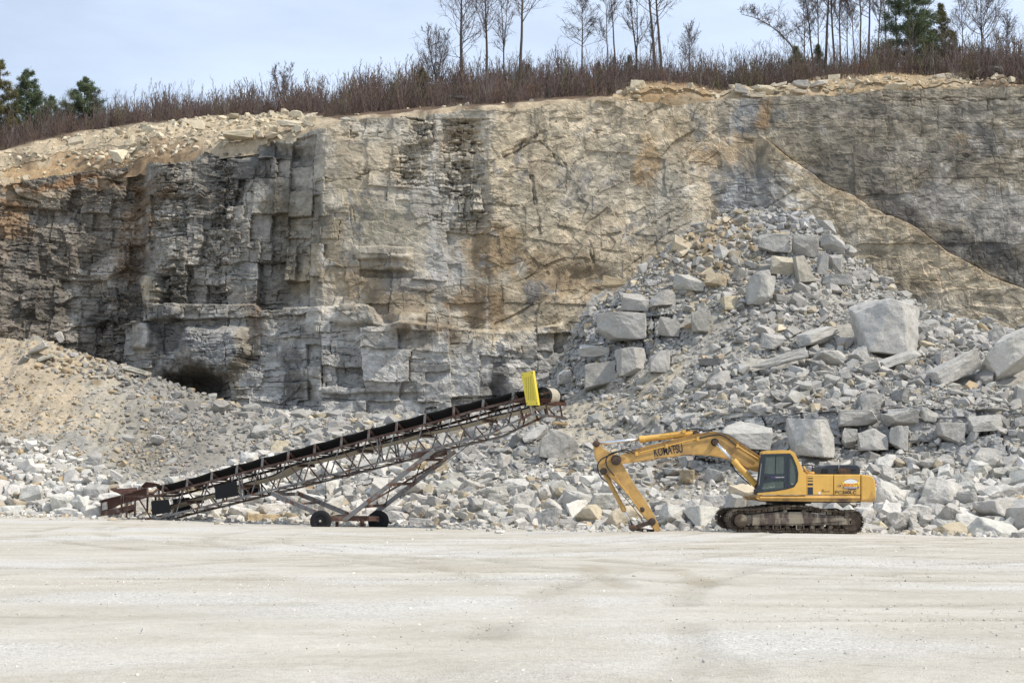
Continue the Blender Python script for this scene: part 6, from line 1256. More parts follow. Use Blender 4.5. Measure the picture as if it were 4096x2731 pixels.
# bevelled lower sill: an upper face tilted to the sky and a lower one to the ground
def sill(x0, x1):
    q = MB(); prof = [(50.26, 782), (50.12, 822), (50.14, 832), (50.30, 866), (50.5, 866), (50.5, 782)]
    A = [q.bm.verts.new(F4(x0, y, Y)) for Y, y in prof]; B = [q.bm.verts.new(F4(x1, y, Y)) for Y, y in prof]
    q.bm.faces.new(A); q.bm.faces.new(B[::-1])
    for i in range(6): q.bm.faces.new((A[i], B[i], B[(i + 1) % 6], A[(i + 1) % 6]))
    return q
d2.bm.free(); sill(640, 2070).build('sill', MAT['yel_dirty'], EXC, .006, 1)
st = MB(); st.poly_prism([F4(x, y, 50.2) for x, y in ((552, 806), (606, 782), (648, 784), (648, 862), (606, 850))], Vector((0, 1.1, 0))); st.build('step_nose', MAT['yel_rust'], EXC, .012, 1)
fl = MB(); fl.poly_prism([F4(x, y, 50.4) for x, y in ((700, 862), (2070, 866), (2070, 884), (1900, 890), (800, 884))], Vector((0, 2.4, 0))); fl.build('belly_plate', MAT['black'], EXC)
# --- side doors, hood, counterweight
def panel(name, pts, Y0, Y1, mat, bev=.03): 
    q = MB(); p_, o_ = plate(pts, Y0, Y1); q.poly_prism(p_, o_); return q.build(name, mat, EXC, bev, 3)
sd = panel('side_door', [(1308, 487), (1686, 489), (1686, 779), (1308, 777)], 50.22, 50.9, MAT['yel'])
lv = MB()
for y0, y1 in ((513, 517), (536, 551), (571, 588), (612, 643), (668, 776)): lv.poly_prism([F4(x, y, 50.216) for x, y in ((1321, y0), (1397, y0), (1397, y1), (1321, y1))], Vector((0, .01, 0)))
lv.build('louver', MAT['navy'], sd)
sk = MB(); sk.turn(F4(1490, 752, 50.213), Vector((0, 1, 0)), [(.045, 0), (.045, .01)], 16); sk.build('sticker', MAT['white'], sd)
text('stencil', 'us', MAT['decal_faded'], sd, F4(1522, 722, 50.214), F4(1552, 722, 50.214), .06); text('stencil', 'Nashua NH', MAT['decal_faded'], sd, F4(1525, 738, 50.214), F4(1640, 738, 50.214), .05, 0, .3)
ed = panel('engine_door', [(1694, 489), (2074, 491), (2074, 783), (1694, 781)], 50.22, 50.9, MAT['yel'])
lt = MB(); lt.poly_prism([F4(x, y, 50.214) for x, y in ((1740, 632), (1796, 632), (1796, 666), (1740, 666))], Vector((0, .01, 0))); lt.build('latch', MAT['yel_dirty'], ed, .004, 1)
l2 = MB(); l2.poly_prism([F4(x, y, 50.210) for x, y in ((1778, 638), (1793, 638), (1793, 660), (1778, 660))], Vector((0, .01, 0))); l2.build('latch_handle', MAT['grease'], ed)
text('model_plate', 'PC', MAT['decal_faded'], ed, F4(1712, 764, 50.213), F4(1806, 764, 50.213), .112, .022); text('model_plate', '300LC', MAT['decal'], ed, F4(1813, 765, 50.213), F4(2016, 766, 50.213), .112, .026)
text('badge', 'avance', MAT['decal'], ed, F4(1892, 712, 50.212), F4(2008, 710, 50.212), .042, .02, .35)
# company emblem: white oval, lettering on a flame coloured band, purple ribbon
eb = empty('emblem', Vector((0, 0, 0))); eb.parent = ed
def flat(name, pts, Y, mat, par): q = MB(); q.poly_prism([F4(x, y, Y) for x, y in pts], Vector((0, .0035, 0))); return q.build(name, mat, par)
ov = [(1936 + 108 * math.cos(a), 616 + 62 * math.sin(a)) for a in np.linspace(0, 2 * math.pi, 33)[:-1]]
flat('rim', [(1936 + 114 * math.cos(a), 616 + 67 * math.sin(a)) for a in np.linspace(0, 2 * math.pi, 33)[:-1]], 50.2165, MAT['purple'], eb); flat('oval', ov, 50.213, MAT['white'], eb)
flat('band', [(1807, 588), (1870, 612), (1936, 618), (2000, 612), (2066, 586), (2042, 654), (2032, 664), (1846, 664), (1832, 654)], 50.2085, MAT['flame_y'], eb)
text('lettering', 'BIGFOOT\'S', MAT['red'], eb, F4(1838, 660, 50.2075), F4(2040, 660, 50.2075), .105, .018)
flat('ribbon', [(1822, 658), (1842, 664), (2034, 664), (2054, 658), (2040, 690), (1838, 690)], 50.205, MAT['purple'], eb); text('lettering', 'ROCK CRUSHING', MAT['white'], eb, F4(1842, 686, 50.203), F4(2030, 686, 50.203), .052, .012)
cw = MB(); p_, o_ = plate([(2084, 491), (2180, 496), (2236, 508), (2272, 540), (2286, 600), (2298, 700), (2300, 770), (2292, 845), (2262, 884), (2084, 880)], 50.2, 53.05); cw.poly_prism(p_, o_); CW = cw.build('counterweight', MAT['yel'], EXC, .14, 5)
rs = MB(); rs.poly_prism([F4(x, y, 50.192) for x, y in ((2086, 838), (2120, 846), (2160, 842), (2200, 815), (2225, 760), (2240, 720), (2252, 770), (2280, 800), (2288, 838), (2256, 872), (2086, 872))], Vector((0, .01, 0))); rs.build('scraped_paint', MAT['yel_rust'], CW)
for k, (y0, y1, mt) in enumerate(((595, 612, 'red'), (614, 642, 'white'), (644, 662, 'red'), (666, 712, 'white'))): q = MB(); q.poly_prism([F4(x, y, 50.31) for x, y in ((2288, y0), (2300, y0), (2304, y1), (2292, y1))], Vector((0, .3, 0))); q.build('reflector', MAT[mt], CW)
hk = MB(); c = F4(2165, 484, 51.2); ring = [c + Vector((.05 * math.cos(a), 0, .05 * math.sin(a))) for a in np.linspace(0, 2 * math.pi, 13)]; hk.tube(ring, .014, 6); hk.build('lifting_eye', MAT['grease'], CW)
hb = MB(); p_, o_ = plate([(2070, 487), (1310, 485), (1310, 560), (2070, 560)], 50.9, 53.0); hb.poly_prism(p_, o_); hb.build('engine_deck', MAT['yel_dirty'], EXC, .02, 2)
hd = MB(); p_, o_ = plate([(1508, 486), (1510, 420), (1535, 382), (1600, 360), (1700, 350), (1980, 350), (2035, 356), (2064, 378), (2072, 410), (2072, 486)], 51.0, 52.7); hd.poly_prism(p_, o_); HD = hd.build('engine_hood', MAT['navy'], EXC, .05, 3)
vt = MB()
for x in (1694, 1724, 1944, 1968, 1992): vt.poly_prism([F4(a, b, 50.985) for a, b in ((x, 414), (x + 20, 414), (x + 20, 434), (x, 434))], Vector((0, .02, 0)))
for x in range(1520, 1610, 14): vt.poly_prism([F4(a, b, 50.985) for a, b in ((x, 410), (x + 5, 406), (x + 5, 470), (x, 470))], Vector((0, .02, 0)))
vt.build('vent', MAT['black'], HD)
mf = MB(); mf.bar(F4(1780, 447, 50.97), F4(1930, 447, 50.97), .05, .24); mf.build('recess', MAT['grease'], HD); sp_ = MB(); sp_.tube([F4(1762, 340, 50.97), F4(1766, 400, 50.95), F4(1772, 480, 50.97)], .014, 6); sp_.build('strap', MAT['grey_steel'], HD)
ex = MB(); ex.tube(smooth_line([F4(1988, 352, 51.6), F4(1988, 310, 51.6), F4(1996, 275, 51.6), (F4(2036, 254, 51.6))], 5), .075, 14); ex.build('exhaust', MAT['grey_steel'], EXC)
hr = MB(); hr.tube(smooth_line([F4(1236, 356, 50.8), F4(1300, 354, 50.8), F4(1372, 356, 50.8), F4(1386, 372, 50.8), F4(1386, 450, 50.8)], 5), .02, 8); hr.tube([F4(1386, 366, 50.8), F4(1462, 354, 52.2)], .018, 8); hr.build('handrail', MAT['black'], EXC)
fp_ = MB(); fp_.turn(F4(1350, 470, 50.9), Vector((0, 0, 1)), [(.17, -.03), (.17, .05), (.13, .06)], 18); fp_.build('filler_cap', MAT['yel_dirty'], EXC)
vv_ = MB(); vv_.tube(smooth_line([F4(1262, 380, 51.4), F4(1282, 420, 51.3), F4(1300, 470, 51.3)], 4), .05, 8); vv_.tube(smooth_line([F4(1290, 410, 51.1), F4(1330, 430, 51.1), F4(1345, 465, 51.1)], 4), .02, 6); vv_.build('pipework', MAT['yel_dirty'], EXC)
# --- cab
cb = empty('cab', Vector((0, 0, 0))); cb.parent = EXC
def ring_prism(outer, holes_pts, Y0, Y1, name, mat, par, fn=F4, bev=0):
    """plate with window openings, filled by triangulation"""
    bm = bmesh.new()
    def loop(pts):
        vs = [bm.verts.new(fn(x, y, Y0)) for x, y in pts]; return [bm.edges.new((vs[i], vs[(i + 1) % len(vs)])) for i in range(len(vs))]
    ed_ = loop(outer)
    for h_ in holes_pts: ed_ += loop(h_)
    bmesh.ops.triangle_fill(bm, use_beauty=True, use_dissolve=False, edges=ed_)
    r_ = bmesh.ops.extrude_face_region(bm, geom=bm.faces[:]); bmesh.ops.translate(bm, verts=[g for g in r_['geom'] if isinstance(g, bmesh.types.BMVert)], vec=Vector((0, Y1 - Y0, 0)))
    q = MB(); q.bm.free(); q.bm = bm; return q.build(name, mat, par, bev)
UPW = [(735, 222), (985, 218), (998, 236), (998, 466), (982, 483), (715, 480), (702, 462), (726, 238)]
LOW = [(690, 606), (820, 580), (990, 566), (998, 580), (994, 672), (984, 686), (700, 716), (676, 708), (672, 690)]
QTR = [(1066, 250), (1078, 236), (1100, 246), (1140, 345), (1164, 470), (1162, 580), (1140, 620), (1110, 638), (1084, 634), (1066, 606)]
DOOR = [(706, 196), (1030, 193), (1030, 692), (850, 722), (640, 746), (596, 742), (592, 700), (612, 560), (640, 320), (668, 206)]
SIDE = [(1033, 193), (1066, 193), (1104, 238), (1160, 370), (1182, 470), (1176, 582), (1122, 664), (1033, 691)]
dr = ring_prism(DOOR, [UPW, LOW], 50.15, 50.19, 'door', MAT['navy'], cb); rp = ring_prism(SIDE, [QTR], 50.153, 50.19, 'rear_panel', MAT['navy'], cb)
for par, pts in ((dr, UPW), (dr, LOW), (rp, QTR)): q = MB(); q.poly_prism([F4(x, y, 50.172) for x, y in pts], Vector((0, .008, 0))); q.build('window', MAT['glass'], par)
sb = MB(); sb.poly_prism([F4(x, y, 50.164) for x, y in ((864, 222), (872, 222), (866, 480), (856, 480))], Vector((0, .02, 0))); sb.build('sash', MAT['black'], dr)
hn = MB(); hn.poly_prism([F4(x, y, 50.145) for x, y in ((704, 516), (742, 516), (742, 562), (704, 562))], Vector((0, .01, 0))); hn.build('handle', MAT['black'], dr, .004, 1)
text('lettering', 'KOMATSU', MAT['white'], dr, F4(866, 536, 50.145), F4(986, 534, 50.145), .038, .02); q = MB(); q.poly_prism([F4(x, y, 50.146) for x, y in ((802, 516), (862, 516), (862, 536), (802, 536))], Vector((0, .005, 0))); q.build('label_strip', MAT['purple'], dr)
SHELL_L = [(606, 778), (610, 748), (850, 726), (1033, 697), (1126, 670), (1180, 588), (1187, 470), (1165, 368), (1108, 234), (1070, 189), (668, 200), (690, 166), (722, 150), (950, 141), (1084, 146), (1138, 180), (1166, 240), (1232, 370), (1262, 452), (1306, 486), (1306, 778)]
q = MB(); p_, o_ = plate(SHELL_L, 50.16, 50.30); q.poly_prism(p_, o_); q.build('side_shell', MAT['yel'], cb, .012, 2)
q = MB(); p_, o_ = plate([(690, 168), (722, 152), (950, 143), (1084, 148), (1136, 182), (1090, 196), (700, 200)], 50.30, 51.12); q.poly_prism(p_, o_); q.build('roof', MAT['yel'], cb, .02, 2)
q = MB(); p_, o_ = plate([(1100, 200), (1138, 184), (1166, 240), (1232, 370), (1262, 452), (1306, 486), (1306, 640), (1200, 640), (1200, 480), (1170, 360)], 50.30, 51.12); q.poly_prism(p_, o_); q.build('rear_wall', MAT['yel_dirty'], cb)
q = MB(); p_, o_ = plate([(606, 778), (606, 700), (1306, 640), (1306, 778)], 50.30, 51.12); q.poly_prism(p_, o_); q.build('cab_floor', MAT['black'], cb)
q = MB()
for Yp in (50.2, 51.06): q.tube([F4(672, 205, Yp), F4(640, 330, Yp), F4(612, 560, Yp), F4(598, 745, Yp)], .03, 8)
q.tube([F4(672, 205, 50.2), F4(672, 205, 51.06)], .03, 8); q.build('front_frame', MAT['black'], cb)
q = MB(); a_, b_ = [F4(668, 225, Yp) for Yp in (50.25, 51.03)], [F4(606, 660, Yp) for Yp in (50.25, 51.03)]; q.poly_prism([a_[0], a_[1], b_[1], b_[0]], Vector((.012, 0, .003))); q.build('windscreen', MAT['glass'], cb)
q = MB(); q.poly_prism([F4(x, y, 51.10) for x, y in ((700, 210), (1090, 210), (1180, 400), (1190, 600), (620, 690), (650, 330))], Vector((0, .01, 0))); q.build('far_window', MAT['glass'], cb)
q = MB(); q.tube([F4(1005, 205, 51.08), F4(1005, 640, 51.08)], .04, 6); q.tube([F4(905, 205, 51.08), F4(925, 640, 51.08)], .03, 6); q.build('far_pillar', MAT['navy'], cb)
q = MB(); s0 = F4(940, 560, 50.65); q.box(s0 + Vector((0, 0, 0)), .24, .25, .07); q.box(s0 + Vector((.24, 0, .32)), .06, .24, .34, Matrix.Rotation(.15, 3, 'Y')); q.box(s0 + Vector((.02, -.27, .16)), .20, .05, .04); q.box(s0 + Vector((0, 0, -.25)), .18, .2, .2); q.build('operator_seat', MAT['seat'], cb, .03, 2)
q = MB()
for xx in (750, 905, 1065): q.turn(F4(xx, 150, 50.35), Vector((0, 0, 1)), [(.02, 0), (.02, .05)], 8)
q.build('roof_bolt', MAT['yel_dirty'], cb)
q = MB(); q.bar(F4(660, 330, 50.12), F4(625, 640, 50.12), .03, .03); q.build('grab_bar', MAT['grey_steel'], cb)
# --- boom
YB0, YB1 = 51.30, 51.88
BT = [(258, 284), (300, 266), (370, 238), (500, 203), (700, 153), (850, 118), (930, 102), (985, 94), (1040, 99), (1120, 124), (1200, 172), (1300, 237), (1372, 287), (1440, 340)]
BL = [(1430, 440), (1372, 402), (1300, 382), (1200, 332), (1130, 303), (1060, 284), (980, 273), (900, 268), (800, 271), (680, 284), (560, 300), (450, 318), (345, 333), (262, 336), (225, 326), (214, 308), (232, 291)]
bo = MB(); bo.poly_prism([F1(x, y, YB0) for x, y in BT + BL], Vector((0, YB1 - YB0, 0))); BO = bo.build('boom', MAT['yel_dirty'], EXC, .012, 1)
q = MB(); top = [F1(x, y - 1, YB0 - .05) for x, y in BT[2:]]
for a_, b_ in zip(top[:-1], top[1:]): q.bar(a_ + Vector((0, .34, 0)), b_ + Vector((0, .34, 0)), .68, .025)
q.build('top_plate', MAT['yel_rust'], BO)
q = MB(); bot = [F1(x, y + 1, YB0 - .03) for x, y in BL[1:14]]
for a_, b_ in zip(bot[:-1], bot[1:]): q.bar(a_ + Vector((0, .32, 0)), b_ + Vector((0, .32, 0)), .64, .022)
q.build('bottom_plate', MAT['yel_rust'], BO)
for (x, y, r_, nm, mt) in ((245, 312, .135, 'tip_pin', 'grease'), (1020, 172, .10, 'cylinder_pin', 'black')):
    MB().turn(F1(x, y, YB0 - .10), Vector((0, 1, 0)), [(r_ * .55, -.05), (r_, -.04), (r_, .06), (r_ * 1.4, .07), (r_ * 1.4, .10), (r_, .75)], 22).build(nm, MAT[mt], BO)
q = MB(); q.poly_prism([F1(x, y, YB0 + .1) for x, y in ((840, 128), (862, 84), (885, 82), (905, 110), (900, 122))], Vector((0, .36, 0))); q.build('cylinder_lug', MAT['grease'], BO, .01, 1)
pp = smooth_line([F1(x, y, YB0 - .06) for x, y in ((415, 258), (560, 222), (700, 188), (800, 162), (890, 144))], 4); q = MB(); q.tube(pp, .021, 8)
for x, y in ((405, 261), (640, 203), (885, 146)): q.box(F1(x, y, YB0 - .04), .05, .05, .07)
q.build('oil_pipe', MAT['yel'], BO)
q = MB(); q.tube(smooth_line([F1(x, y, YB0 - .07) for x, y in ((890, 144), (940, 132), (1000, 118), (1060, 114), (1110, 136), (1150, 168), (1190, 196))], 5), .024, 8); q.build('hose', MAT['rubber'], BO)
q = MB(); q.tube(smooth_line([F1(x, y, YB0 - .06) for x, y in ((1190, 196), (1240, 232), (1300, 268), (1360, 305))], 4), .02, 8); q.box(F1(1195, 200, YB0 - .05), .05, .04, .06); q.build('oil_pipe', MAT['yel'], BO)
q = MB()
for k, o_ in enumerate((0, .07, .14)): q.tube(smooth_line([F1(x, y - k * 2, YB0 + .2 + o_) for x, y in ((760, 92), (800, 80), (850, 70), (900, 72), (960, 90), (1040, 100), (1120, 118), (1190, 160), (1290, 226))], 4), .022, 8)
q.build('hose', MAT['rubber'], BO)
text('lettering', 'KOMATSU', MAT['decal'], BO, F1(546, 286, YB0 - .004), F1(770, 252, YB0 - .004), .31, .018)
q = MB(); q.poly_prism([F1(x, y, YB0 - .008) for x, y in ((701, 222), (711, 220), (712, 230), (702, 232))], Vector((0, .005, 0))); q.build('lettering', MAT['decal'], BO)
# --- arm
YA0, YA1 = 51.38, 51.80
ARM = [(68, 186), (76, 168), (92, 162), (106, 172), (126, 206), (165, 232), (205, 256), (250, 270), (280, 300), (294, 345), (330, 405), (382, 492), (450, 592), (520, 702), (560, 780), (598, 862), (575, 871), (548, 868), (530, 838), (505, 800), (430, 716), (372, 630), (318, 560), (262, 500), (222, 470), (165, 424), (128, 424), (110, 360), (90, 310), (76, 258)]
am = MB(); am.poly_prism([F1(x, y, YA0) for x, y in ARM], Vector((0, YA1 - YA0, 0))); AM = am.build('arm', MAT['yel_dirty'], EXC, .012, 1)
for (x, y, r_, nm) in ((90, 184, .095, 'pin'), (146, 400, .10, 'pin'), (526, 796, .105, 'pin'), (450, 700, .07, 'pin')): MB().turn(F1(x, y, YA0 - .09), Vector((0, 1, 0)), [(r_ * .5, -.03), (r_, -.02), (r_, .05), (r_ * 1.3, .06), (r_ * 1.3, .08), (r_, .55)], 20).build(nm, MAT['grease'], AM)
q = MB(); q.tube(smooth_line([F1(x, y, YA0 - .05) for x, y in ((232, 432), (280, 505), (328, 562), (380, 640), (440, 710))], 4), .014, 6); q.box(F1(328, 562, YA0 - .03), .05, .03, .05); q.build('grease_line', MAT['yel'], AM)
q = MB()
for k, (o_, pts) in enumerate(((-.12, ((382, 262), (350, 240), (300, 232), (250, 250), (195, 272), (130, 306), (100, 350), (104, 400), (130, 450), (180, 490))), (-.16, ((350, 258), (300, 244), (240, 248), (190, 270), (165, 310), (172, 360), (200, 400), (228, 432))), (-.06, ((170, 425), (230, 500), (300, 590), (360, 660), (450, 780), (470, 825))))): q.tube(smooth_line([F1(x, y, YA0 + o_) for x, y in pts], 5), .024 if k < 2 else .014, 8)
q.build('hose', MAT['rubber'], AM)
def cylinder(name, a, b_, rb, m, rr, Yc, over=0, fn=F1, par=EXC, matb='yel'):
    """hydraulic cylinder: rod from a to m, barrel from m to b"""
    A, B, Mx = fn(*a, Yc), fn(*b_, Yc), fn(*m, Yc); c_ = empty(name, Vector((0, 0, 0))); c_.parent = par
    d = (B - A).normalized(); L = (B - Mx).length
    MB().tube([A, Mx + d * .1], rr, 14).build('rod', MAT['chrome'], c_)
    q = MB(); q.turn(Mx, d, [(rr * 1.3, -.04), (rb * 1.12, -.03), (rb * 1.12, .14), (rb, .15), (rb, L * .55), (rb * 1.08, L * .555), (rb * 1.08, L * .575), (rb, L * .58), (rb, L)], 20); q.build('barrel', MAT[matb], c_)
    q = MB(); q.turn(A + Vector((0, -.13, 0)), Vector((0, 1, 0)), [(rr * 1.5, 0), (rr * 1.5, .26)], 16); q.turn(B + Vector((0, -.13, 0)), Vector((0, 1, 0)), [(rb * .8, 0), (rb * .8, .26)], 16); q.build('rod_eye', MAT['grease'], c_)
    return c_, d, A, B
cyl, d, A, B = cylinder('arm_cylinder', (92, 184), (862, 99), .112, (432, 150), .055, 51.59)
q = MB(); q.tube([F1(600, 107, 51.46), F1(730, 92, 51.44), F1(780, 84, 51.46)], .018, 6); q.box(F1(775, 88, 51.5), .06, .08, .06); q.build('oil_pipe', MAT['yel'], cyl)
for Yc in (50.98, 52.22):
    cyl, d, A, B = cylinder('boom_cylinder', (1020, 172), (1346, 520), .115, (1166, 322), .058, Yc)
    q = MB(); q.tube([F1(1140, 345, Yc + .02), F1(1200, 420, Yc + .02), F1(1300, 510, Yc + .02)], .022, 6); q.box(F1(1150, 348, Yc), .05, .06, .07); q.build('oil_pipe', MAT['black'], cyl)
cyl, d, A, B = cylinder('bucket_cylinder', (374, 826), (150, 402), .082, (306, 705), .042, 51.59, matb='yel_dirty')
# --- bucket linkage without a bucket
q = MB()
for Yp in (51.33, 51.85): q.bar(F1(378, 845, Yp), F1(524, 797, Yp), .06, .15)
q.build('link_bar', MAT['grease'], EXC, .01, 1)
q = MB(); q.bar(F1(384, 850, 51.5), F1(470, 862, 51.5), .14, .12); q.bar(F1(384, 850, 51.7), F1(540, 868, 51.7), .14, .10); q.build('bucket_link', MAT['grease'], EXC, .01, 1)
MB().turn(F1(378, 845, 51.28), Vector((0, 1, 0)), [(.10, 0), (.12, .02), (.12, .60), (.10, .62)], 18).build('link_pin', MAT['grease'], EXC)
# ---------------------------------------------------------------- the stacking conveyor
MAT['rust'] = simple_mat('rusted_steel', (.088, .046, .034), .8, 0, .3, (.20, .165, .135), 3.0, .48, .70, .2); MAT['rust_dark'] = simple_mat('dark_rust_plate', (.062, .030, .022), .85, 0, .2, (.13, .065, .04), 3.0, .5, .75, .2)
MAT['rust_grey'] = simple_mat('grey_paint_with_rust', (.20, .20, .195), .7, .1, .3, (.15, .062, .035), 3.2, .50, .62, .15); MAT['belt'] = simple_mat('black_belt', (.010, .010, .011), .75, 0, .3); MAT['belt_pale'] = simple_mat('dusty_belt', (.40, .36, .28), .9, 0, .2, (.13, .12, .10), 6, .5, .8)
MAT['guard'] = simple_mat('yellow_guard_paint', (.70, .56, .06), .5); MAT['tyre'] = simple_mat('tyre_rubber', (.014, .014, .016), .85, 0, .3, (.12, .11, .095), 6, .6, .85); MAT['pale_steel'] = simple_mat('dusty_steel', (.42, .40, .36), .8, 0, .2, (.15, .10, .07), 8, .5, .65)
m_, ns_, ls_, b_ = new_mat('perforated_sheet'); g_ = N(ns_, 'ShaderNodeNewGeometry').outputs['Position']
ck = N(ns_, 'ShaderNodeTexVoronoi'); ck.inputs['Scale'].default_value = 22; ck.inputs['Randomness'].default_value = 0; ls_.new(g_, ck.inputs['Vector']); cr_ = ramp(ns_, ls_, ck.outputs['Distance'], [(.25, (.17, .14, .02)), (.42, (.62, .50, .06))]); ls_.new(cr_.outputs[0], b_.inputs['Base Color']); b_.inputs['Roughness'].default_value = .6; MAT['mesh'] = m_
TH = R(25); CA, SA = math.cos(TH), math.sin(TH)
KY = 63.0; KX = (1400 - UC) / FPX * KY; KW = 1.5                      # the near truss stands in a vertical plane through (KX, KY)
def KN(u, v, w=0.0):
    """measured point of the truss plane w metres behind the near one -> distance along, height"""
    a = P(u, v, 1.0)[0]; X0_, Y0_ = KX + w * SA, KY + w * CA; s = (a * Y0_ - X0_) / (CA + a * SA); Y = Y0_ - s * SA
    return s, P(u, v, Y)[2]
def K(s, w, z): return Vector((KX + s * CA + w * SA, KY - s * SA + w * CA, z))
def KP(u, v, w=0.0): s, z = KN(u, v, w); return K(s, w, z)
def C2(x, y): return 380 + x / 2.3054, 1450 + y / 2.3054
def C3(x, y): return 1150 + x / 2.1, 1450 + y / 2.1
CON = empty('conveyor', K(0, KW / 2, gz(KX, KY).item())); tag(CON, 'long rusty portable conveyor rising to the right with a black belt and a yellow guard', 'conveyor')
UPc = [C2(560, 1232), C2(850, 1152), C2(1460, 990), C2(2100, 830), C3(640, 655), C3(1150, 525), C3(1640, 385), C3(1990, 300), C3(2240, 240)]
LOc = [C2(290, 1440), C2(560, 1440), C2(770, 1385), C2(1100, 1305), C2(1600, 1180), C3(100, 1010), C3(560, 895), C3(830, 825), C3(1300, 700), C3(1680, 610), C3(1840, 530), C3(2050, 432), C3(2190, 445)]
BTc = [C2(575, 1137), C2(850, 1075), C2(1200, 970), C2(1450, 905), C2(2121, 725), C3(400, 635), C3(880, 505), C3(1375, 372), C3(1890, 252), C3(2130, 205)]
RTc = [C2(500, 1360), C2(1100, 1195), C2(1640, 1030), C3(0, 868), C3(500, 745), C3(1070, 600), C3(1600, 478), C3(1990, 375), C3(2130, 345)]
def fn_of(pts):
    q = sorted(KN(*p) for p in pts); xs_, zs_ = [a for a, b in q], [b for a, b in q]
    return lambda s: float(np.interp(s, xs_, zs_)), xs_[0], xs_[-1]
zU, sU0, sU1 = fn_of(UPc); zL, sL0, sL1 = fn_of(LOc); zB, sB0, sB1 = fn_of(BTc); zR, sR0, sR1 = fn_of(RTc)
sT = KN(*C2(460, 1240))[0]; sH = KN(*C3(2150, 250))[0]
nodes = np.linspace(KN(*C2(385, 1290))[0], KN(*C3(1890, 320))[0], 15)
pan = nodes[1] - nodes[0]
for w, flip in ((0.0, 1), (KW, -1)):
    t = empty('truss', Vector((0, 0, 0))); t.parent = CON
    q = MB(); ss = np.linspace(sT - 1.2, sH + .3, 24)
    for a, b in zip(ss[:-1], ss[1:]): q.angle(K(a, w, zU(a)), K(b, w, zU(b)), .10, .014, flip=flip)
    q.build('top_chord', MAT['rust'], t)
    q = MB(); lp = sorted(KN(*p) for p in LOc)
    for (a, za), (b, zb) in zip(lp[:-1], lp[1:]): q.angle(K(a, w, za), K(b, w, zb), .09, .014, flip=flip)
    q.build('bottom_chord', MAT['rust_grey'], t)
    for k, s in enumerate(nodes):
        if k < len(nodes) - 1:
            q = MB(); b = s + pan * .62; q.bar(K(s + .05, w, zU(s) - .03), K(b, w, zL(b) + .03), .055, .045); q.build('diagonal', MAT['rust'], t)
            q = MB(); c_ = nodes[k + 1] - .06; q.bar(K(b + .06, w, zL(b) + .03), K(c_, w, zU(c_) - .03), .05, .045); q.build('upright', MAT['rust_grey'], t)
    for u, v0, v1, h_ in ((*C2(1335, 1020), 1235, 2), (*C3(762, 620), 828, 3)):
        for o_ in (-.07, .07):
            s, z = KN(u, v0); q = MB(); q.bar(K(s + o_, w, z), K(s + o_ + .18, w, zL(s + .18)), .07, .05); q.build('splice_post', MAT['rust_grey'], t)
    q = MB()
    for x in (290, 365): a = KN(*C2(x, 1440)); q.bar(K(a[0], w, zU(a[0]) - .02), K(a[0], w, a[1]), .09, .07)
    q.build('foot', MAT['rust'], t)
q = MB()
for s in nodes:
    q.bar(K(s, 0, zU(s) - .02), K(s, KW, zU(s) - .02), .06, .05); b = s + pan * .62
    if s < nodes[-2]: q.bar(K(b, 0, zL(b)), K(b, KW, zL(b)), .06, .05); q.bar(K(b, 0, zL(b)), K(b + pan, KW, zL(b + pan)), .04, .03)
q.build('cross_member', MAT['rust'], CON)
# idler stands with their rollers
for k, s in enumerate(np.linspace(nodes[0] + .1, nodes[-1], 15)):
    i_ = empty('idler_stand', Vector((0, 0, 0))); i_.parent = CON; zt, zb = zU(s) + .05, zB(s)
    q = MB()
    for w in (0.02, KW - .02): q.bar(K(s, w, zt), K(s + .03, w, zb + .01), .055, .10)
    q.bar(K(s, .03, zt), K(s, KW - .03, zt), .07, .06); q.build('bracket', MAT['rust_grey'], i_)
    for a, b, za, zb_ in ((.08, .52, zb - .02, zb - .26), (.53, .97, zb - .27, zb - .27), (.98, 1.42, zb - .26, zb - .02)): MB().tube([K(s + .07, a, za - .07), K(s + .07, b, zb_ - .07)], .062, 12).build('roller', MAT['rust'], i_)
# belt: troughed carrying run, drum turn and slack return run
ss = np.linspace(sB0 - .1, sH - .1, 60); prof = [(.03, .0), (.06, -.05), (.5, -.27), (1.0, -.27), (1.44, -.05), (1.47, .0)]
q = MB(); rows = []
for s in ss:
    f = max(0.0, min(1.0, (s - (sH - 1.3)) / 1.2)); sag = .02 * math.cos((s - nodes[0]) / pan * 2 * math.pi)
    rows.append([q.bm.verts.new(K(s, w, zB(s) + (dz * (1 - f) + f * -.02) + sag)) for w, dz in prof] + [q.bm.verts.new(K(s, w, zB(s) + (dz * (1 - f) + f * -.02) + sag - .022)) for w, dz in prof[::-1]])
for a, b in zip(rows[:-1], rows[1:]):
    for k in range(12): q.bm.faces.new((a[k], a[(k + 1) % 12], b[(k + 1) % 12], b[k]))
q.build('carrying_belt', MAT['belt'], CON)
ss = np.linspace(sR0, sH, 60); q = MB(); rows = []
for s in ss:
    ph = ((s - nodes[0]) / (pan * 2.2)) % 1; sag = -.05 * math.sin(ph * math.pi)
    rows.append([q.bm.verts.new(K(s, w, zR(s) + sag + dz)) for w, dz in ((.12, .012), (1.38, .012), (1.38, -.012), (.12, -.012))])
for a, b in zip(rows[:-1], rows[1:]):
    for k in range(4): q.bm.faces.new((a[k], a[(k + 1) % 4], b[(k + 1) % 4], b[k]))
q.build('return_belt', MAT['belt_pale'], CON)
q = MB(); rows = []
for s in ss:
    ph = ((s - nodes[0]) / (pan * 2.2)) % 1; sag = -.05 * math.sin(ph * math.pi)
    rows.append([q.bm.verts.new(K(s, w, zR(s) + sag + dz)) for w, dz in ((.10, .05), (.135, .05), (.135, -.018), (.10, -.018))])
for a, b in zip(rows[:-1], rows[1:]):
    for k in range(4): q.bm.faces.new((a[k], a[(k + 1) % 4], b[(k + 1) % 4], b[k]))
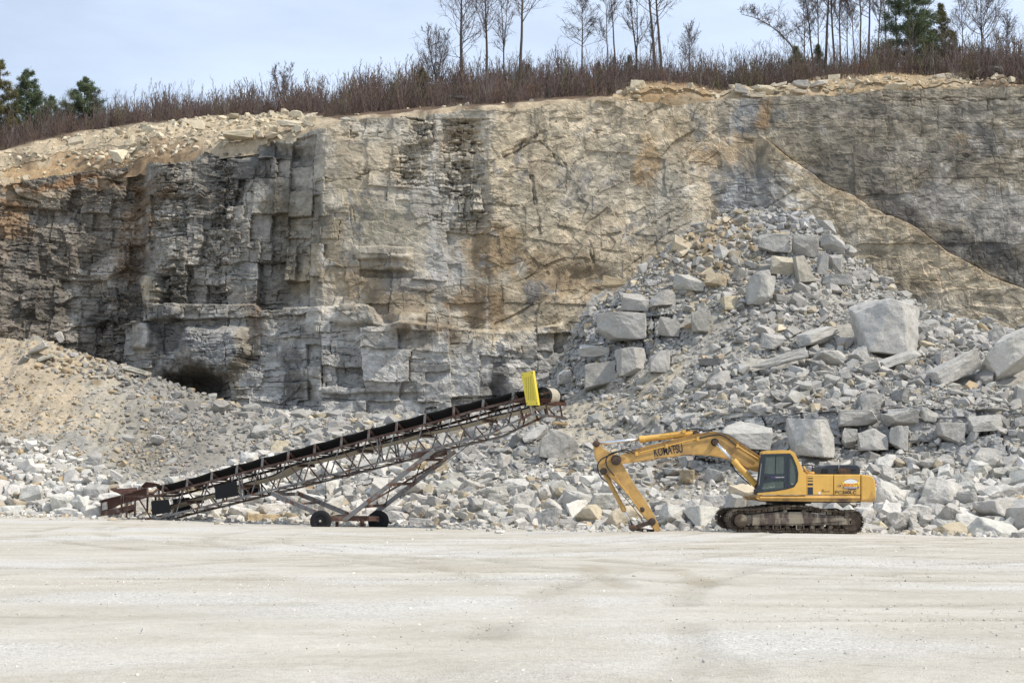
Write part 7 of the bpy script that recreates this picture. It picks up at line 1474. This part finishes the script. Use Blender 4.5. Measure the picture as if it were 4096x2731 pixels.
q.build('belt_edge', MAT['belt'], CON)
for s in np.arange(nodes[2], nodes[-1], pan * 2.2): MB().tube([K(s, .10, zR(s) - .09), K(s, 1.4, zR(s) - .09)], .065, 12).build('return_roller', MAT['rust'], CON)
# head drum with the belt round it
hc = KN(*C3(2128, 276)); rD = .33; ax = Vector((SA, CA, 0))
dm = empty('head_drum', Vector((0, 0, 0))); dm.parent = CON
MB().turn(K(hc[0], .06, hc[1]), ax, [(.06, -.12), (.06, 0), (.2, .01), (.22, .03), (rD, .03), (rD, 1.36), (.1, 1.37)], 36).build('drum', MAT['black'], dm)
def wrap(name, w0, w1, r_, mat):
    q = MB(); A = []
    for k in range(20):
        an = math.pi * (.56 - 1.08 * k / 19); p = lambda rr, w: K(hc[0] + rr * math.cos(an), w, hc[1] + rr * math.sin(an)); A.append([q.bm.verts.new(p(r_, w0)), q.bm.verts.new(p(r_, w1)), q.bm.verts.new(p(r_ - .03, w1)), q.bm.verts.new(p(r_ - .03, w0))])
    for a, b in zip(A[:-1], A[1:]):
        for k in range(4): q.bm.faces.new((a[k], a[(k + 1) % 4], b[(k + 1) % 4], b[k]))
    q.bm.faces.new(A[0]); q.bm.faces.new(A[-1][::-1]); q.build(name, mat, dm)
wrap('belt_edge', .10, .36, rD + .035, MAT['belt']); wrap('belt_wrap', .36, 1.2, rD + .036, MAT['belt_pale']); wrap('belt_edge', 1.2, 1.38, rD + .035, MAT['belt'])
q = MB()
for w in (.0, KW): q.bar(K(sH - 1.3, w, zU(sH - 1.3)), K(hc[0] + .45, w, hc[1] - .22), .04, .2)
q.bar(K(hc[0], 0, hc[1] - .3), K(hc[0] + .5, KW, hc[1] - .3), .05, .16); q.build('head_plate', MAT['rust_dark'], CON)
q = MB(); e1 = KP(*C3(2190, 445)); e2 = KP(*C3(2055, 430)); 
for w in (0, KW):
    o_ = K(0, w, 0) - K(0, 0, 0); q.bar(e1 + o_, KP(*C3(2170, 345)) + o_, .06, .06); q.bar(e2 + o_, KP(*C3(2035, 355)) + o_, .11, .07); q.bar(KP(*C3(1985, 480)) + o_, KP(*C3(1950, 375)) + o_, .12, .06); q.bar(KP(*C3(2125, 430)) + o_, KP(*C3(2070, 370)) + o_, .05, .05); q.bar(KP(*C3(1850, 525)) + o_, KP(*C3(1900, 350)) + o_, .05, .05)
q.bar(e1, e1 + K(0, KW, 0) - K(0, 0, 0), .07, .05); q.bar(e2, e1, .06, .05); q.build('head_frame', MAT['rust'], CON)
# the yellow guard
gu = empty('belt_guard', Vector((0, 0, 0))); gu.parent = CON; gc = [KP(2084, 1492.7, -.35), KP(2130.6, 1482, -.35), KP(2152, 1620, -.35), KP(2106, 1621, -.35)]
dep = K(0, .22, 0) - K(0, 0, 0); cen = sum(gc, Vector()) / 4
q = MB(); q.poly_prism([g + dep * .08 for g in gc], dep * .92); q.build('case', MAT['guard'], gu, .008, 1)
q = MB()
for a in range(4):
    p0, p1 = gc[a], gc[(a + 1) % 4]; i0, i1 = p0.lerp(cen, .30), p1.lerp(cen, .30); q.poly_prism([p0, p1, i1, i0], dep * .06)
q.build('front_frame', MAT['guard'], gu); q = MB(); q.poly_prism([g.lerp(cen, .27) + dep * .03 for g in gc], dep * .03); q.build('mesh_panel', MAT['mesh'], gu)
q = MB()
for g in gc: q.turn(g.lerp(cen, .12) - dep * .06, dep, [(.022, 0), (.022, .03)], 8)
q.build('bolt', MAT['grease'], gu)
q = MB(); q.bar(KP(*C3(2045, 350)), KP(*C3(2060, 430)), .15, .06); q.bar(KP(*C3(2060, 180), .1), KP(*C3(2118, 186), .1), .06, .06); q.bar(KP(*C3(2090, 150), .1), KP(*C3(2100, 180), .1), .03, .03); q.build('bracket', MAT['pale_steel'], gu)
# tail: hopper plates and skirts
hp = empty('hopper', Vector((0, 0, 0))); hp.parent = CON
def kplate(name, pts, w0, th_, mat, par, fn=C2): q = MB(); q.poly_prism([KP(*fn(x, y), w0) for x, y in pts], K(0, th_, 0) - K(0, 0, 0)); return q.build(name, mat, par)
for w in (-.04, KW): kplate('side_plate', [(48, 1272), (90, 1262), (250, 1218), (490, 1148), (492, 1240), (380, 1272), (250, 1300), (62, 1384)], w, .03, MAT['rust_dark'], hp)
kplate('skirt', [(40, 1418), (62, 1372), (250, 1330), (370, 1300), (372, 1345), (250, 1378), (140, 1402)], -.06, .025, MAT['rust'], hp)
kplate('skirt', [(80, 1418), (100, 1370), (250, 1350), (370, 1320), (372, 1365), (250, 1405)], KW, .025, MAT['rust_dark'], hp)
q = MB()
for x, y0, y1 in ((246, 1222, 1378), (60, 1272, 1395), (265, 1218, 1300), (485, 1150, 1215)): q.bar(KP(*C2(x, y0), -.07), KP(*C2(x, y1), -.07), .08, .05)
q.bar(KP(*C2(50, 1272), -.06), KP(*C2(250, 1222), -.06), .08, .04); q.bar(KP(*C2(250, 1222), -.06), KP(*C2(490, 1150), -.06), .06, .04); q.build('rib', MAT['rust'], hp)
q = MB(); a = [KP(*C2(x, y), KW - .1) for x, y in ((135, 1166), (385, 1150))] + [KP(*C2(x, y), KW * .35) for x, y in ((400, 1188), (258, 1222))]; q.poly_prism(a, Vector((0, .02, -.02))); q.build('flared_plate', MAT['rust_dark'], hp)
q = MB(); q.poly_prism([KP(*C2(x, y), KW * .9) for x, y in ((425, 1138), (470, 1098), (580, 1118), (575, 1135), (440, 1160))], Vector((.1, .03, 0))); q.build('back_plate', MAT['rust_dark'], hp)
kplate('end_screen', [(62, 1290), (112, 1280), (116, 1350), (66, 1362)], -.075, .01, MAT['pale_steel'], hp)
q = MB(); q.poly_prism([KP(*C2(x, y), 0) for x, y in ((50, 1275), (62, 1384))] + [KP(*C2(x, y), KW) for x, y in ((62, 1384), (50, 1275))], Vector((.03, 0, 0))); q.build('end_plate', MAT['rust_dark'], hp)
q = MB(); q.bar(KP(*C2(255, 1440), 0), KP(*C2(560, 1442), 0), .12, .10); q.bar(KP(*C2(290, 1440), 0), KP(*C2(290, 1440), KW), .1, .08); q.bar(KP(*C2(560, 1440), 0), KP(*C2(560, 1440), KW), .1, .08); q.bar(KP(*C2(480, 1440), KW), KP(*C2(640, 1405), KW), .10, .08); q.build('skid', MAT['rust'], CON)
# black rubber flaps hung inside and outside the truss
for pts, w in (([(515, 1278), (678, 1256), (700, 1378), (525, 1406)], -.10), ([(715, 1256), (872, 1240), (880, 1356), (730, 1380)], KW + .1), ([(1104, 1137), (1306, 1086), (1322, 1226), (1110, 1264)], -.10), ([(1370, 1114), (1502, 1080), (1508, 1192), (1376, 1236)], KW + .1)):
    kplate('rubber_flap', pts, w, .015, MAT['belt'], CON)
mo = MB(); a = KP(*C2(1150, 1058), KW + .35); b = KP(*C2(1265, 1030), KW + .35); mo.bar(a, b, .3, .16); mo.tube([a.lerp(b, .55) + Vector((0, 0, .12)), b + Vector((.25, 0, .12))], .11, 12); mo.build('motor', MAT['guard'], CON, .02, 2)
# undercarriage: axle, wheels, legs and struts
uc = empty('undercarriage', Vector((0, 0, 0))); uc.parent = CON
def GP(u, v, Y): return PV(u, v, Y)
WL, WR = GP(1282, 2083, 61.3), GP(1512.5, 2082, 62.6)
for c, f in ((WL, 1), (WR, 1)):
    wh = empty('wheel', Vector((0, 0, 0))); wh.parent = uc; r_ = .455; axd = Vector((.10, 1, 0))
    MB().turn(c + Vector((0, -.14, 0)), axd, [(.24, .03), (.265, 0), (.38, .0), (.435, .03), (r_, .07), (r_, .21), (.435, .25), (.38, .28), (.265, .28), (.24, .25)], 40).build('tyre', MAT['tyre'], wh)
    MB().turn(c + Vector((0, -.14, 0)), axd, [(.05, -.01), (.06, .01), (.06, .05), (.13, .06), (.17, .10), (.245, .03), (.252, .03), (.252, .25), (.06, .25)], 32).build('rim', MAT['rust'], wh); MB().turn(c + Vector((0, -.19, 0)), axd, [(.03, 0), (.05, .01), (.05, .08)], 14).build('hub_cap', MAT['pale_steel'], wh)
q = MB(); q.bar(WL + Vector((.05, .30, .09)), GP(1500, 2072, 62.0) + Vector((0, .0, 0)), .22, .22); q.build('axle_beam', MAT['rust'], uc, .012, 1)
q = MB(); q.bar(GP(1470, 2074, 61.7), GP(1512, 2073, 62.1), .2, .20); q.build('spindle_arm', MAT['rust'], uc, .01, 1)
q = MB(); q.bar(GP(1348, 2085, 61.8), GP(1348, 2106, 61.8), .12, .12); q.tube([GP(1448, 2076, 61.8), GP(1450, 2104, 61.8)], .09, 12); q.build('jack_leg', MAT['rust_dark'], uc)
q = MB(); q.poly_prism([GP(x, y, 61.9) for x, y in ((1318, 2064), (1345, 2058), (1390, 2062), (1440, 2070), (1466, 2064), (1456, 2078), (1420, 2072), (1380, 2066), (1330, 2068))], Vector((0, .9, 0))); q.build('draped_belt', MAT['rubber'], uc)
def strut(name, p0, p1, wd, hh, mat): q = MB(); q.bar(p0, p1, wd, hh); q.build(name, mat, uc, .012, 1)
sN0, sF0 = KP(*C3(1232, 735), -.12), KP(1826, 1790, 0); sN1 = GP(1374, 2082, 61.7); sF1 = GP(1464, 2078, 62.9)
sF0 = sN0 + (K(0, KW + .5, 0) - K(0, 0, 0)); sF1 = sN1 + (K(0, KW + .45, 0) - K(0, 0, 0)) + Vector((.05, 0, .05))
strut('front_strut', sN0, sN1, .12, .19, MAT['rust_grey']); strut('front_strut', sF0, sF1, .12, .19, MAT['rust_grey'])
for f in (.13, .48, .80): q = MB(); q.bar(sN0.lerp(sN1, f), sF0.lerp(sF1, f), .09, .12); q.build('strut_tie', MAT['rust'], uc)
q = MB(); q.bar(sN0.lerp(sN1, .82) + Vector((0, .1, 0)), sF0.lerp(sF1, .10) + Vector((0, -.1, 0)), .05, .08); q.bar(sN0.lerp(sN1, .48), sF0.lerp(sF1, .80), .035, .05); q.bar(sN0.lerp(sN1, .13), sF0.lerp(sF1, .48), .035, .05); q.build('strut_brace', MAT['rust'], uc)
rN0, rN1 = KP(1087, 1972, -.1), WL + Vector((.3, .35, .12)); rF0, rF1 = rN0 + (K(0, KW + .55, 0) - K(0, 0, 0)), GP(1392, 2056, 63.2)
strut('rear_leg', rN0, rN1, .10, .20, MAT['rust_grey']); strut('rear_leg', rF0, rF1, .10, .20, MAT['rust_grey'])
q = MB(); q.bar(rN0 + Vector((.1, 0, -.05)), rF0 + Vector((.1, 0, -.05)), .10, .16); q.bar(rN0.lerp(rN1, .45), rF0.lerp(rF1, .45), .08, .1); q.build('leg_tie', MAT['rust_grey'], uc)
q = MB(); a, b = KP(*C3(1040, 790), -.06), KP(*C3(1340, 745), -.06); q.bar(a, KP(*C3(1240, 745), -.06), .05, .18); q.bar(KP(*C3(1195, 790), KW), KP(*C3(1340, 755), KW), .05, .2); q.build('slide_rail', MAT['rust'], uc)
# slack black cables
for pts, w, r_ in (([C2(1600, 1200), C3(40, 1035), C3(150, 1010), C3(260, 960), C3(350, 930), C3(440, 968), C3(500, 965), C3(580, 925), C3(700, 880)], -.12, .016), ([C3(470, 885), C3(600, 905), C3(750, 950), C3(900, 963), C3(1050, 950), C3(1200, 905), C3(1330, 840), C3(1500, 705), C3(1700, 535), C3(1860, 320), C3(1985, 190)], -.14, .014), ([C3(0, 1075), C3(120, 1040), C3(300, 985), C3(480, 940), C3(640, 905)], KW + .05, .014)):
    q = MB(); q.tube(smooth_line([KP(*p, w) for p in pts], 6), r_, 6); q.build('cable', MAT['rubber'], CON)
q = MB(); q.tube([KP(*C3(320, 960), -.1), KP(*C3(322, 1125), -.1)], .012, 6); q.turn(KP(*C3(322, 1142), -.1), Vector((0, 0, 1)), [(.02, 0), (.045, .03), (.045, .1), (.015, .14)], 10); q.build('hanging_cord', MAT['rubber'], CON)
